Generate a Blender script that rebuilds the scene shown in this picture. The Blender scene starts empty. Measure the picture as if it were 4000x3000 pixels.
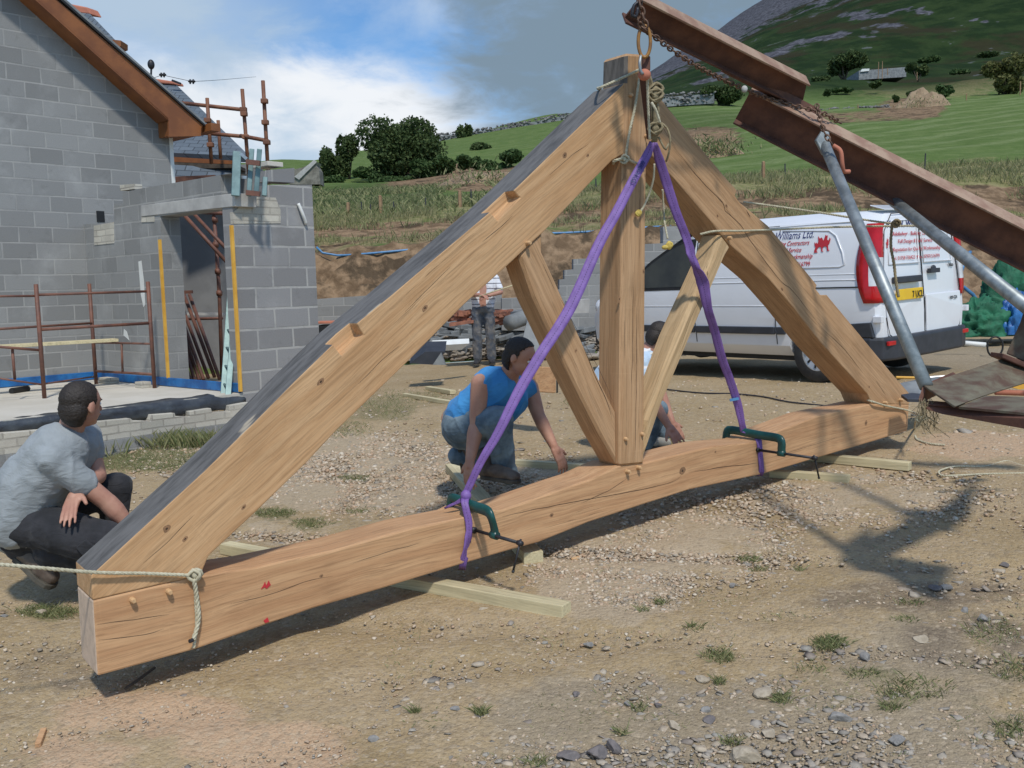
import bpy, bmesh, math, random
import numpy as np
from mathutils import Vector, Matrix, noise

# ------------------------------------------------------------------ camera, sky, sun, exposure
FPX = 3687.0; EYE = 1.5
PITCH = math.radians(5.7); ROLL = math.radians(1.5)
scene = bpy.context.scene
col = scene.collection
Fw = Vector((0, math.cos(PITCH), -math.sin(PITCH)))
up0 = Vector((0, math.sin(PITCH), math.cos(PITCH)))
r0 = Vector((1, 0, 0))
Rt = r0 * math.cos(ROLL) - up0 * math.sin(ROLL)
Up = up0 * math.cos(ROLL) + r0 * math.sin(ROLL)
cam_d = bpy.data.cameras.new("camera"); cam = bpy.data.objects.new("camera", cam_d); col.objects.link(cam)
cam.matrix_world = Matrix(((Rt.x, Up.x, -Fw.x, 0), (Rt.y, Up.y, -Fw.y, 0), (Rt.z, Up.z, -Fw.z, EYE), (0, 0, 0, 1)))
cam_d.sensor_width = 36; cam_d.lens = FPX / 4000 * 36; cam_d.clip_end = 5000; cam_d.clip_start = 0.05
scene.camera = cam

SUN_EL = math.radians(54)
sun_h = Vector((0.22, -1.0, 0)).normalized()
to_sun = Vector((sun_h.x * math.cos(SUN_EL), sun_h.y * math.cos(SUN_EL), math.sin(SUN_EL)))
ld = bpy.data.lights.new("sun", 'SUN'); ld.energy = 2.85; ld.angle = math.radians(4.0); ld.color = (1.0, 0.95, 0.87)
lo = bpy.data.objects.new("sun", ld); col.objects.link(lo)
lo.rotation_euler = to_sun.to_track_quat('Z', 'Y').to_euler(); lo.location = (0, 0, 50)

def raydir(px, py):
    return Rt * ((px - 2000) / FPX) + Up * (-(py - 1500) / FPX) + Fw

world = bpy.data.worlds.new("World"); scene.world = world; world.use_nodes = True
wt = world.node_tree; wn = wt.nodes; wl = wt.links; wn.clear()
def W(t, **k):
    n = wn.new(t)
    for a, b in k.items(): setattr(n, a, b)
    return n
wo = W('ShaderNodeOutputWorld'); wb = W('ShaderNodeBackground'); wl.new(wb.outputs[0], wo.inputs[0])
sky = W('ShaderNodeTexSky'); sky.sky_type = 'NISHITA'; sky.sun_disc = False
sky.sun_elevation = SUN_EL; sky.sun_rotation = math.atan2(to_sun.x, to_sun.y)
sky.air_density = 1.0; sky.dust_density = 0.6; sky.ozone_density = 2.0
wtc = W('ShaderNodeTexCoord')
def wmath(op, a, b=None, clamp=False):
    n = W('ShaderNodeMath', operation=op); n.use_clamp = clamp
    for i, v in enumerate((a, b)):
        if v is None: continue
        if isinstance(v, (int, float)): n.inputs[i].default_value = v
        else: wl.new(v, n.inputs[i])
    return n.outputs[0]
def wnoise(scale, detail, mapscale, rough=0.55, dist=0.0, loc=(0, 0, 0)):
    m = W('ShaderNodeMapping'); m.inputs['Scale'].default_value = mapscale; m.inputs['Location'].default_value = loc
    wl.new(wtc.outputs['Generated'], m.inputs[0])
    n = W('ShaderNodeTexNoise'); n.inputs['Scale'].default_value = scale; n.inputs['Detail'].default_value = detail
    n.inputs['Roughness'].default_value = rough; n.inputs['Distortion'].default_value = dist
    wl.new(m.outputs[0], n.inputs['Vector']); return n.outputs[0]
def wblob(px, py, inner, outer, nz, amt, zs=1.0):
    """mask round a sky direction, frayed by noise; zs squeezes it vertically"""
    d = raydir(px, py).normalized()
    v = W('ShaderNodeVectorMath', operation='SUBTRACT'); wl.new(wtc.outputs['Generated'], v.inputs[0]); v.inputs[1].default_value = d
    v2 = W('ShaderNodeVectorMath', operation='MULTIPLY'); wl.new(v.outputs[0], v2.inputs[0]); v2.inputs[1].default_value = (1, 1, zs)
    l = W('ShaderNodeVectorMath', operation='LENGTH'); wl.new(v2.outputs[0], l.inputs[0])
    dist = wmath('ADD', l.outputs['Value'], wmath('MULTIPLY', wmath('SUBTRACT', nz, 0.5), amt))
    m = W('ShaderNodeMapRange'); m.interpolation_type = 'SMOOTHSTEP'
    m.inputs['From Min'].default_value = outer; m.inputs['From Max'].default_value = inner
    wl.new(dist, m.inputs['Value']); return m.outputs[0]
def wmix(fac, a, b):
    n = W('ShaderNodeMix', data_type='RGBA'); wl.new(fac, n.inputs[0])
    for i, v in ((6, a), (7, b)):
        if isinstance(v, tuple): n.inputs[i].default_value = (*v, 1)
        else: wl.new(v, n.inputs[i])
    return n.outputs[2]
n1 = wnoise(5.0, 7, (1, 1, 2.2), 0.6, 0.4)
n2 = wnoise(11.0, 6, (1, 1, 2.6), 0.6, 0.3, (3, 1, 2))
base = W('ShaderNodeVectorMath', operation='MULTIPLY'); wl.new(sky.outputs[0], base.inputs[0]); base.inputs[1].default_value = (0.78, 1.10, 1.36)
c = base.outputs[0]
thin = W('ShaderNodeMapRange'); wl.new(n1, thin.inputs['Value']); thin.inputs['From Min'].default_value = 0.42; thin.inputs['From Max'].default_value = 0.68; thin.inputs['To Max'].default_value = 0.5
c = wmix(thin.outputs[0], c, (6.0, 6.9, 7.9))
c = wmix(wblob(620, 560, 0.12, 0.25, n2, 0.20, 2.2), c, (8.0, 8.4, 8.8))
c = wmix(wblob(1180, 540, 0.12, 0.24, n2, 0.20, 2.4), c, (8.3, 8.6, 9.0))       # bright bank low over the roofs
c = wmix(wblob(560, 40, 0.0, 0.17, n1, 0.40, 1.8), c, (4.2, 5.4, 6.8))       # grey veil top left
c = wmix(wblob(1130, 620, 0.005, 0.085, n2, 0.14, 1.3), c, (4.6, 5.9, 7.3))     # grey-blue foot of the bank
c = wmix(wblob(2400, 40, 0.10, 0.23, n2, 0.30, 1.05), c, (2.0, 2.8, 3.6))     # dark cloud by the hill
wl.new(c, wb.inputs[0]); wb.inputs[1].default_value = 0.106

vs = scene.view_settings; vs.view_transform = 'Standard'; vs.look = 'None'; vs.exposure = 0.0; vs.gamma = 1.0
scene.render.film_transparent = False

# ------------------------------------------------------------------ geometry helpers
CAM = Vector((0, 0, EYE))
def P(px, py, Y):
    d = raydir(px, py); return CAM + d * (Y / d.y)
def proj(p):
    v = Vector(p) - CAM; z = v.dot(Fw)
    return 2000 + FPX * v.dot(Rt) / z, 1500 - FPX * v.dot(Up) / z
Rn, Un, Fn = np.array(Rt), np.array(Up), np.array(Fw)
def projn(X, Y, Z):
    v = np.stack([X, Y, Z - EYE], -1); z = np.maximum(v @ Fn, 1e-3)
    return 2000 + FPX * (v @ Rn) / z, 1500 - FPX * (v @ Un) / z

T_COL = [-3500, 1250, 1600, 2000, 2300, 2400, 2540, 2680, 2815, 3000, 3500, 4000, 6500]
T_ROW = {
 19.0: [1000, 990, 965, 925, 905, 898, 890, 880, 872, 862, 900, 960, 1000],
 22.5: [960, 935, 925, 895, 860, 850, 835, 830, 820, 815, 815, 840, 850],
 25.5: [880, 868, 850, 818, 775, 765, 748, 738, 728, 722, 700, 690, 690],
 34.0: [800, 800, 792, 745, 715, 705, 690, 680, 668, 655, 625, 590, 560],
 60.0: [700, 705, 700, 655, 610, 600, 590, 580, 565, 545, 505, 460, 400],
 108.0: [620, 640, 572, 500, 452, 432, 405, 398, 394, 400, 385, 362, 330],
 240.0: [660, 670, 600, 520, 470, 425, 365, 345, 325, 300, 245, 215, 180],
 620.0: [700, 700, 640, 560, 480, 400, 291, 190, 114, -12, -330, -600, -1700]}
tu = np.array([(c_ - 2000) / FPX for c_ in T_COL])
tY = np.array([17.0] + list(T_ROW))
def near_z(x, Y):
    return 0.05 * (np.clip(Y, 0, 10) - 3.6) + 0.035 * (np.clip(x, -4, 6) + 1.6) - 0.11
tZ = [np.array([near_z(u * 17, 17.0) for u in tu])]
for Yv, pys in T_ROW.items(): tZ.append(np.array([P(c_, py, Yv).z for c_, py in zip(T_COL, pys)]))
tZ = np.array(tZ)
def tz(x, Y):
    x = np.asarray(x, float); Y = np.asarray(Y, float)
    u = x / np.maximum(Y, 1.0)
    i = np.clip(np.searchsorted(tY, Y) - 1, 0, len(tY) - 2)
    f = np.clip((Y - tY[i]) / (tY[i + 1] - tY[i]), 0, 1)
    j = np.clip(np.searchsorted(tu, u) - 1, 0, len(tu) - 2)
    g = np.clip((u - tu[j]) / (tu[j + 1] - tu[j]), 0, 1)
    z = (tZ[i, j] * (1 - g) + tZ[i, j + 1] * g) * (1 - f) + (tZ[i + 1, j] * (1 - g) + tZ[i + 1, j + 1] * g) * f
    return np.where(Y <= 17.0, near_z(x, Y), z)
def G(px, py, dz=0.0, Ymax=700):
    d = raydir(px, py); d = d / d.y
    lo_, Y = 1.2, 1.2
    while Y < Ymax:
        p = CAM + d * Y
        if p.z < float(tz(p.x, Y)) + dz: break
        lo_ = Y; Y *= 1.03
    hi = Y
    for _ in range(25):
        m = (lo_ + hi) / 2; p = CAM + d * m
        if p.z < float(tz(p.x, m)) + dz: hi = m
        else: lo_ = m
    return CAM + d * hi
def gz(x, y): return float(tz(x, y))

WM = {}   # world matrices of what we have built
def wm(o): return WM.get(o.name, Matrix.Identity(4))
def place(o, M, parent=None):
    WM[o.name] = M.copy()
    if parent is not None:
        o.parent = parent; M = wm(parent).inverted() @ M
    o.matrix_basis = M
def tag(o, label=None, cat=None, group=None, kind=None):
    if label: o['label'] = label
    if cat: o['category'] = cat
    if group: o['group'] = group
    if kind: o['kind'] = kind
    elif cat: o['kind'] = 'thing'
    return o
def thing(name, loc, label, cat, group=None, M=None):
    o = bpy.data.objects.new(name, None); col.objects.link(o); o.empty_display_size = 0.1
    place(o, M if M is not None else Matrix.Translation(Vector(loc))); return tag(o, label, cat, group)
def frame(origin, ex, ez=None):
    """4x4 with local X along ex and local Z near ez"""
    ex = Vector(ex).normalized(); ez = Vector(ez if ez is not None else (0, 0, 1))
    ey = ez.cross(ex)
    if ey.length < 1e-4: ey = Vector((0, 1, 0)).cross(ex)
    ey.normalize(); ez = ex.cross(ey)
    M = Matrix.Identity(4)
    for i in range(3): M[i][0], M[i][1], M[i][2], M[i][3] = ex[i], ey[i], ez[i], origin[i]
    return M

class MB:
    def __init__(s): s.v = []; s.f = []; s.m = []
    def add(s, vs, fs, mi=0):
        b = len(s.v); s.v += [Vector(v) for v in vs]; s.f += [[b + i for i in f] for f in fs]; s.m += [mi] * len(fs); return s
    def box(s, c, size, M=None, mi=0):
        c = Vector(c); hx, hy, hz = [q / 2 for q in size]
        vs = [Vector((x, y, z)) for x in (-hx, hx) for y in (-hy, hy) for z in (-hz, hz)]
        vs = [(M @ v if M is not None else v) + (c) for v in vs]
        return s.add(vs, [(0, 1, 3, 2), (4, 6, 7, 5), (0, 4, 5, 1), (2, 3, 7, 6), (0, 2, 6, 4), (1, 5, 7, 3)], mi)
    def prism(s, poly, off, mi=0):
        n = len(poly); off = Vector(off)
        vs = [Vector(p) for p in poly] + [Vector(p) + off for p in poly]
        fs = [list(range(n))[::-1], list(range(n, 2 * n))] + [[i, (i + 1) % n, n + (i + 1) % n, n + i] for i in range(n)]
        return s.add(vs, fs, mi)
    def beam(s, a, b, w, h, up=(0, 0, 1), mi=0):
        a = Vector(a); b = Vector(b); F_ = frame(a, b - a, up); R_ = F_.to_3x3()
        return s.box((a + b) / 2, ((b - a).length, w, h), R_, mi)
    def tube(s, pts, r, n=8, caps=True, mi=0, closed=False):
        pts = [Vector(p) for p in pts]; m = len(pts); rs = r if isinstance(r, (list, tuple)) else [r] * m
        b = len(s.v); prev = None
        for i, p in enumerate(pts):
            if closed: t = pts[(i + 1) % m] - pts[i - 1]
            else: t = (pts[min(i + 1, m - 1)] - pts[max(i - 1, 0)])
            t.normalize()
            if prev is None:
                a = t.cross(Vector((0, 0, 1)))
                if a.length < 0.1: a = t.cross(Vector((1, 0, 0)))
            else: a = prev - t * prev.dot(t)
            a.normalize(); prev = a; c_ = t.cross(a)
            for k in range(n):
                an = 2 * math.pi * k / n
                s.v.append(p + (a * math.cos(an) + c_ * math.sin(an)) * rs[i])
        for i in range(m if closed else m - 1):
            i2 = (i + 1) % m
            for k in range(n):
                s.f.append([b + i * n + k, b + i * n + (k + 1) % n, b + i2 * n + (k + 1) % n, b + i2 * n + k]); s.m.append(mi)
        if caps and not closed:
            s.f.append([b + k for k in range(n)][::-1]); s.f.append([b + (m - 1) * n + k for k in range(n)]); s.m += [mi, mi]
        return s
    def cap(s, a, b, ra, rb, n=14, flat=False):
        """tapered capsule"""
        a = Vector(a); b = Vector(b); d = (b - a)
        if d.length < 1e-5: d = Vector((0, 0, 1e-4))
        t = d.normalized(); pts = []; rs = []
        if not flat:
            for q in (85, 60, 35): pts.append(a - t * ra * math.sin(math.radians(q))); rs.append(ra * math.cos(math.radians(q)))
        pts += [a, b]; rs += [ra, rb]
        if not flat:
            for q in (35, 60, 85): pts.append(b + t * rb * math.sin(math.radians(q))); rs.append(rb * math.cos(math.radians(q)))
        return s.tube(pts, rs, n)
    def ell(s, c, size, M=None, n=12, m=18, mi=0):
        c = Vector(c); vs = []; fs = []
        for i in range(1, n):
            th = math.pi * i / n
            for k in range(m):
                ph = 2 * math.pi * k / m
                v = Vector((size[0] * math.sin(th) * math.cos(ph), size[1] * math.sin(th) * math.sin(ph), size[2] * math.cos(th)))
                vs.append((M @ v if M is not None else v) + c)
        top = Vector((0, 0, size[2])); vs.append((M @ top if M is not None else top) + c); vs.append((M @ -top if M is not None else -top) + c)
        for i in range(n - 2):
            for k in range(m): fs.append([i * m + k, (i + 1) * m + k, (i + 1) * m + (k + 1) % m, i * m + (k + 1) % m])
        T_ = len(vs) - 2
        for k in range(m):
            fs.append([T_, k, (k + 1) % m]); fs.append([T_ + 1, (n - 2) * m + (k + 1) % m, (n - 2) * m + k])
        return s.add(vs, fs, mi)
    def build(s, name, mats, parent=None, M=None, smooth=False, bevel=0, label=None, fixn=True, seg=2):
        if M is None: M = wm(parent) if parent is not None else Matrix.Identity(4)
        inv = M.inverted(); me = bpy.data.meshes.new(name)
        me.from_pydata([inv @ v for v in s.v], [], s.f)
        for m in (mats if isinstance(mats, (list, tuple)) else [mats]): me.materials.append(m)
        if any(s.m): me.polygons.foreach_set('material_index', s.m)
        if fixn:
            bm = bmesh.new(); bm.from_mesh(me); bmesh.ops.recalc_face_normals(bm, faces=bm.faces); bm.to_mesh(me); bm.free()
        if smooth: me.polygons.foreach_set('use_smooth', [True] * len(me.polygons))
        o = bpy.data.objects.new(name, me); col.objects.link(o); place(o, M, parent)
        if bevel:
            b = o.modifiers.new('b', 'BEVEL'); b.width = bevel; b.segments = seg; b.limit_method = 'ANGLE'; b.angle_limit = math.radians(35)
        if label: o['label'] = label
        return o
def bake(o, smooth=True):
    """apply the modifiers of o without bpy.ops"""
    dg = bpy.context.evaluated_depsgraph_get(); dg.update()
    me = bpy.data.meshes.new_from_object(o.evaluated_get(dg)); o.modifiers.clear(); old = o.data; o.data = me; bpy.data.meshes.remove(old)
    if smooth: me.polygons.foreach_set('use_smooth', [True] * len(me.polygons))
    return o
def npmesh(name, V, Fc, mat, kind=None, attr=None, smooth=False):
    """fast mesh from numpy arrays; Fc is (n,k)"""
    me = bpy.data.meshes.new(name); k = Fc.shape[1]
    me.vertices.add(len(V)); me.vertices.foreach_set('co', np.ascontiguousarray(V, np.float32).ravel())
    me.loops.add(Fc.size); me.loops.foreach_set('vertex_index', np.ascontiguousarray(Fc, np.int32).ravel())
    me.polygons.add(len(Fc)); me.polygons.foreach_set('loop_start', np.arange(0, Fc.size, k, dtype=np.int32))
    me.polygons.foreach_set('loop_total', np.full(len(Fc), k, np.int32))
    if smooth: me.polygons.foreach_set('use_smooth', np.ones(len(Fc), bool))
    me.update(calc_edges=True); me.validate()
    for nm, arr in (attr or {}).items():
        if arr.ndim == 1:
            a = me.attributes.new(nm, 'FLOAT', 'POINT'); a.data.foreach_set('value', arr.astype(np.float32))
        else:
            a = me.attributes.new(nm, 'FLOAT_COLOR', 'POINT'); a.data.foreach_set('color', np.concatenate([arr, np.ones((len(arr), 1))], 1).astype(np.float32).ravel())
    for m in (mat if isinstance(mat, (list, tuple)) else [mat]): me.materials.append(m)
    o = bpy.data.objects.new(name, me); col.objects.link(o); WM[o.name] = Matrix.Identity(4)
    if kind: o['kind'] = kind
    return o
def spline(pts, step=0.03):
    """Catmull-Rom resample"""
    pts = [Vector(p) for p in pts]; out = []
    q = [pts[0] * 2 - pts[1]] + pts + [pts[-1] * 2 - pts[-2]]
    for i in range(1, len(q) - 2):
        a, b, c_, d = q[i - 1:i + 3]; n = max(1, int((c_ - b).length / step))
        for k in range(n):
            t = k / n
            out.append(0.5 * ((2 * b) + (c_ - a) * t + (2 * a - 5 * b + 4 * c_ - d) * t * t + (3 * b - a - 3 * c_ + d) * t ** 3))
    out.append(pts[-1]); return out
def rope_mb(mb, pts, r=0.008, pitch=None, step=0.006):
    pts = spline(pts, step); pitch = pitch or r * 7
    L = 0; prev = None; strands = [[], [], []]
    for i, p in enumerate(pts):
        t = (pts[min(i + 1, len(pts) - 1)] - pts[max(i - 1, 0)]).normalized()
        if i: L += (p - pts[i - 1]).length
        a = (t.cross(Vector((0.1, 0.2, 1))) if prev is None else prev - t * prev.dot(t)).normalized(); prev = a; c_ = t.cross(a)
        for k in range(3):
            an = 2 * math.pi * (L / pitch + k / 3)
            strands[k].append(p + (a * math.cos(an) + c_ * math.sin(an)) * r * 0.5)
    for st in strands: mb.tube(st, r * 0.58, 6)
    return mb

# ------------------------------------------------------------------ materials
def newmat(name):
    m = bpy.data.materials.new(name); m.use_nodes = True; nt = m.node_tree
    return m, nt, nt.nodes['Principled BSDF']
def nd(nt, t, ins=None, **k):
    n = nt.nodes.new(t)
    for a, b in k.items(): setattr(n, a, b)
    for a, b in (ins or {}).items():
        if hasattr(b, 'is_linked') or hasattr(b, 'links'): nt.links.new(b, n.inputs[a])
        else: n.inputs[a].default_value = b
    return n
def rgb(c): return (*c, 1.0)
def mixc(nt, f, a, b, mode='MIX'):
    n = nd(nt, 'ShaderNodeMix', data_type='RGBA', blend_type=mode)
    for i, v in ((0, f), (6, a), (7, b)):
        if isinstance(v, tuple): n.inputs[i].default_value = rgb(v)
        elif isinstance(v, (int, float)): n.inputs[i].default_value = v
        else: nt.links.new(v, n.inputs[i])
    return n.outputs[2]
def mth(nt, op, a, b=None, clamp=False):
    n = nd(nt, 'ShaderNodeMath', operation=op); n.use_clamp = clamp
    for i, v in enumerate((a, b)):
        if v is None: continue
        if isinstance(v, (int, float)): n.inputs[i].default_value = v
        else: nt.links.new(v, n.inputs[i])
    return n.outputs[0]
def mrange(nt, v, a, b, c_=0.0, d=1.0, smooth=True):
    n = nd(nt, 'ShaderNodeMapRange'); n.interpolation_type = 'SMOOTHSTEP' if smooth else 'LINEAR'
    nt.links.new(v, n.inputs['Value'])
    for k, x in (('From Min', a), ('From Max', b), ('To Min', c_), ('To Max', d)): n.inputs[k].default_value = x
    return n.outputs[0]
def tcoord(nt, scale=(1, 1, 1), kind='Object', loc=(0, 0, 0)):
    tc = nd(nt, 'ShaderNodeTexCoord'); mp = nd(nt, 'ShaderNodeMapping', {'Scale': scale, 'Location': loc})
    nt.links.new(tc.outputs[kind], mp.inputs[0]); return mp.outputs[0]
def noisen(nt, vec, scale, detail=5, rough=0.55, dist=0.0):
    n = nd(nt, 'ShaderNodeTexNoise', {'Scale': scale, 'Detail': detail, 'Roughness': rough, 'Distortion': dist})
    nt.links.new(vec, n.inputs['Vector']); return n.outputs[0]
def bump(nt, bsdf, h, strength=0.3, dist=0.01):
    b = nd(nt, 'ShaderNodeBump', {'Strength': strength, 'Distance': dist}); nt.links.new(h, b.inputs['Height'])
    nt.links.new(b.outputs[0], bsdf.inputs['Normal'])
def simple(name, c1, c2=None, scale=8, rough=0.7, metal=0.0, bmp=0.15, bscale=None, detail=5, spec=0.5, bdist=0.004, coat=0.0, lo_=0.35, hi_=0.65):
    m, nt, b = newmat(name); c2 = c2 or tuple(x * 0.75 for x in c1)
    v = tcoord(nt); n = noisen(nt, v, scale, detail, 0.6)
    nt.links.new(mixc(nt, mrange(nt, n, lo_, hi_), c1, c2), b.inputs['Base Color'])
    b.inputs['Roughness'].default_value = rough; b.inputs['Metallic'].default_value = metal
    b.inputs['Specular IOR Level'].default_value = spec
    if coat: b.inputs['Coat Weight'].default_value = coat
    if bmp: bump(nt, b, noisen(nt, v, bscale or scale * 4, 4), bmp, bdist)
    return m
def oak(name, light, dark, crack=1.0, seed=0, weather=None):
    m, nt, b = newmat(name); o = (seed * 1.7, seed * 0.9, seed * 2.3)
    warp = noisen(nt, tcoord(nt, (0.9, 2, 2), loc=o), 1.3, 3)
    base = tcoord(nt, (1, 1, 1), loc=o)
    vm = nd(nt, 'ShaderNodeVectorMath', operation='ADD'); nt.links.new(base, vm.inputs[0])
    cx = nd(nt, 'ShaderNodeCombineXYZ'); nt.links.new(mth(nt, 'MULTIPLY', mth(nt, 'SUBTRACT', warp, 0.5), 0.07), cx.inputs[2])
    nt.links.new(mth(nt, 'MULTIPLY', mth(nt, 'SUBTRACT', warp, 0.5), 0.05), cx.inputs[1]); nt.links.new(cx.outputs[0], vm.inputs[1])
    def st(sc):
        mp = nd(nt, 'ShaderNodeMapping', {'Scale': sc}); nt.links.new(vm.outputs[0], mp.inputs[0]); return mp.outputs[0]
    g1 = noisen(nt, st((0.5, 9, 9)), 2.2, 6, 0.65)
    g2 = noisen(nt, st((1.2, 45, 45)), 2.0, 4, 0.6)
    g3 = noisen(nt, st((0.16, 13, 13)), 2.0, 2, 0.5)
    c_ = mixc(nt, mrange(nt, g1, 0.32, 0.68), light, dark)
    c_ = mixc(nt, mth(nt, 'MULTIPLY', mrange(nt, g2, 0.45, 0.72), 0.5), c_, tuple(q * 0.5 for q in dark))
    g4 = noisen(nt, st((0.30, 17, 17)), 2.4, 5, 0.7)
    c_ = mixc(nt, mrange(nt, mth(nt, 'ABSOLUTE', mth(nt, 'SUBTRACT', g4, 0.5)), 0.035, 0.0, 0, 0.26), c_, tuple(q * 0.5 for q in dark))
    c_ = mixc(nt, mrange(nt, noisen(nt, tcoord(nt, (60, 1.5, 1.5), loc=o), 2.0, 2), 0.6, 0.75, 0, .12), c_, tuple(min(1, q * 1.25) for q in light))
    # knots
    vo = nd(nt, 'ShaderNodeTexVoronoi', {'Scale': 1.0, 'Randomness': 1.0}); nt.links.new(st((2.1, 5.5, 5.5)), vo.inputs['Vector'])
    kn = mrange(nt, vo.outputs['Distance'], 0.10, 0.03)
    c_ = mixc(nt, mth(nt, 'MULTIPLY', kn, 0.2), c_, tuple(q * 0.35 for q in dark))
    # drying cracks: thin dark threads along the grain
    cr = mrange(nt, mth(nt, 'ABSOLUTE', mth(nt, 'SUBTRACT', g3, 0.5)), 0.0085, 0.002)
    cm = mrange(nt, noisen(nt, st((0.4, 3, 3)), 2.0, 2), 0.55, 0.68, 0, 0.85)
    crk = mth(nt, 'MULTIPLY', mth(nt, 'MULTIPLY', cr, cm), crack)
    c_ = mixc(nt, crk, c_, (0.03, 0.018, 0.01))
    # broad stains
    c_ = mixc(nt, mrange(nt, noisen(nt, base, 1.7, 4), 0.52, 0.75, 0, 0.4), c_, tuple(q * 0.6 for q in dark))
    if weather is not None:      # silver-grey weathered face, picked out by the vertex attribute of that face
        at = nd(nt, 'ShaderNodeAttribute'); at.attribute_name = 'grey'
        wn_ = noisen(nt, tcoord(nt, (2, 9, 9)), 2.5, 6, 0.65)
        wc = mixc(nt, mrange(nt, wn_, 0.35, 0.7), weather, tuple(q * (0.5 if weather[0] < .4 else .8) for q in weather))
        sp = mrange(nt, noisen(nt, tcoord(nt, (1.2, 3, 3)), 1.6, 3), 0.69, 0.72)
        wc = mixc(nt, sp, wc, (0.42, 0.36, 0.27))
        c_ = mixc(nt, at.outputs['Fac'], c_, wc)
    nt.links.new(c_, b.inputs['Base Color']); b.inputs['Roughness'].default_value = 0.72
    b.inputs['Specular IOR Level'].default_value = 0.25
    h = mth(nt, 'SUBTRACT', mth(nt, 'MULTIPLY', g2, 0.5), crk)
    bump(nt, b, h, 0.5, 0.004); return m

M_ = {}
M_['oak'] = oak('fresh_oak', (0.64, 0.405, 0.215), (0.52, 0.295, 0.14), 0.4, 0, (0.165, 0.158, 0.15))
M_['oak2'] = oak('fresh_oak_post', (0.55, 0.345, 0.19), (0.43, 0.25, 0.125), 0.6, 3, (0.17, 0.15, 0.13))
M_['oak3'] = oak('pale_oak', (0.62, 0.44, 0.25), (0.48, 0.32, 0.165), 1.0, 7)
M_['tie'] = oak('reddish_oak', (0.61, 0.37, 0.195), (0.49, 0.27, 0.135), 0.4, 5, (0.66, 0.50, 0.37))
M_['pine'] = oak('treated_pine', (0.70, 0.61, 0.38), (0.56, 0.48, 0.29), 0.15, 9)
M_['pinecut'] = oak('cut_pine', (0.70, 0.55, 0.36), (0.6, 0.45, 0.28), 0.2, 2)
M_['crack'] = simple('dark_crack', (0.035, 0.022, 0.014), (0.07, 0.04, 0.022), 60, .95, bmp=0)
M_['knot'] = simple('dark_knot', (0.20, 0.11, 0.055), (0.36, 0.20, 0.10), 70, .85, bmp=.3)
M_['peg'] = simple('oak_peg', (0.62, 0.40, 0.2), (0.5, 0.3, 0.15), 30, 0.6)
def blockmat(name, c1, c2, mortar, bw=0.45, bh=0.225, ms=0.012, dirty=0.35):
    m, nt, b = newmat(name); tc = nd(nt, 'ShaderNodeTexCoord'); sx = nd(nt, 'ShaderNodeSeparateXYZ'); nt.links.new(tc.outputs['Object'], sx.inputs[0])
    cx = nd(nt, 'ShaderNodeCombineXYZ'); nt.links.new(mth(nt, 'ADD', sx.outputs[0], sx.outputs[1]), cx.inputs[0]); nt.links.new(sx.outputs[2], cx.inputs[1])
    nz = noisen(nt, tc.outputs['Object'], 3, 3)
    vm = nd(nt, 'ShaderNodeVectorMath', operation='ADD'); nt.links.new(cx.outputs[0], vm.inputs[0])
    c2x = nd(nt, 'ShaderNodeCombineXYZ'); nt.links.new(mth(nt, 'MULTIPLY', mth(nt, 'SUBTRACT', nz, 0.5), 0.02), c2x.inputs[0]); nt.links.new(mth(nt, 'MULTIPLY', mth(nt, 'SUBTRACT', nz, 0.5), 0.02), c2x.inputs[1])
    nt.links.new(c2x.outputs[0], vm.inputs[1])
    br = nd(nt, 'ShaderNodeTexBrick', {'Scale': 1.0, 'Mortar Size': ms, 'Mortar Smooth': 0.2, 'Bias': 0.0, 'Brick Width': bw, 'Row Height': bh,
        'Color1': rgb(c1), 'Color2': rgb(c2), 'Mortar': rgb(mortar)}); br.offset = 0.5
    nt.links.new(vm.outputs[0], br.inputs['Vector'])
    jf = mrange(nt, noisen(nt, tc.outputs['Object'], 1.9, 4, 0.6), 0.45, 0.62, 0, 0.6); blk = tuple((p_ + q_) / 2 for p_, q_ in zip(c1, c2))
    f1 = noisen(nt, tc.outputs['Object'], 90, 3); f2 = noisen(nt, tc.outputs['Object'], 1.4, 5, 0.6)
    base_ = mixc(nt, mth(nt, 'MULTIPLY', br.outputs['Fac'], jf), br.outputs['Color'], blk)
    base_ = mixc(nt, mrange(nt, noisen(nt, tc.outputs['Object'], 5.5, 4, 0.65), 0.56, 0.70, 0, 0.28), base_, tuple(q * 0.62 for q in c2))
    c_ = mixc(nt, 0.34, base_, mixc(nt, f1, (0.1, 0.1, 0.1), (0.6, 0.6, 0.6)), 'OVERLAY')
    c_ = mixc(nt, mrange(nt, f2, 0.5, 0.75, 0, dirty), c_, tuple(min(1, q * 1.45) for q in c1))
    nt.links.new(c_, b.inputs['Base Color']); b.inputs['Roughness'].default_value = 0.9; b.inputs['Specular IOR Level'].default_value = 0.2
    h = mth(nt, 'SUBTRACT', mth(nt, 'MULTIPLY', f1, 0.35), br.outputs['Fac']); bump(nt, b, h, 0.6, 0.006); return m
M_['block'] = blockmat('concrete_block', (0.325, 0.325, 0.315), (0.245, 0.245, 0.237), (0.39, 0.385, 0.365), 0.40, 0.192, 0.010, 0.5)
M_['block2'] = blockmat('concrete_block_pier', (0.325, 0.32, 0.315), (0.245, 0.24, 0.235), (0.46, 0.45, 0.42), bh=0.22, ms=0.013, dirty=0.4)
M_['brick'] = blockmat('pale_brick', (0.58, 0.55, 0.47), (0.47, 0.44, 0.37), (0.36, 0.33, 0.28), 0.225, 0.075, 0.008)
M_['concrete'] = simple('concrete', (0.48, 0.47, 0.44), (0.36, 0.35, 0.33), 4, 0.9, bmp=0.3, bscale=60)
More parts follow.
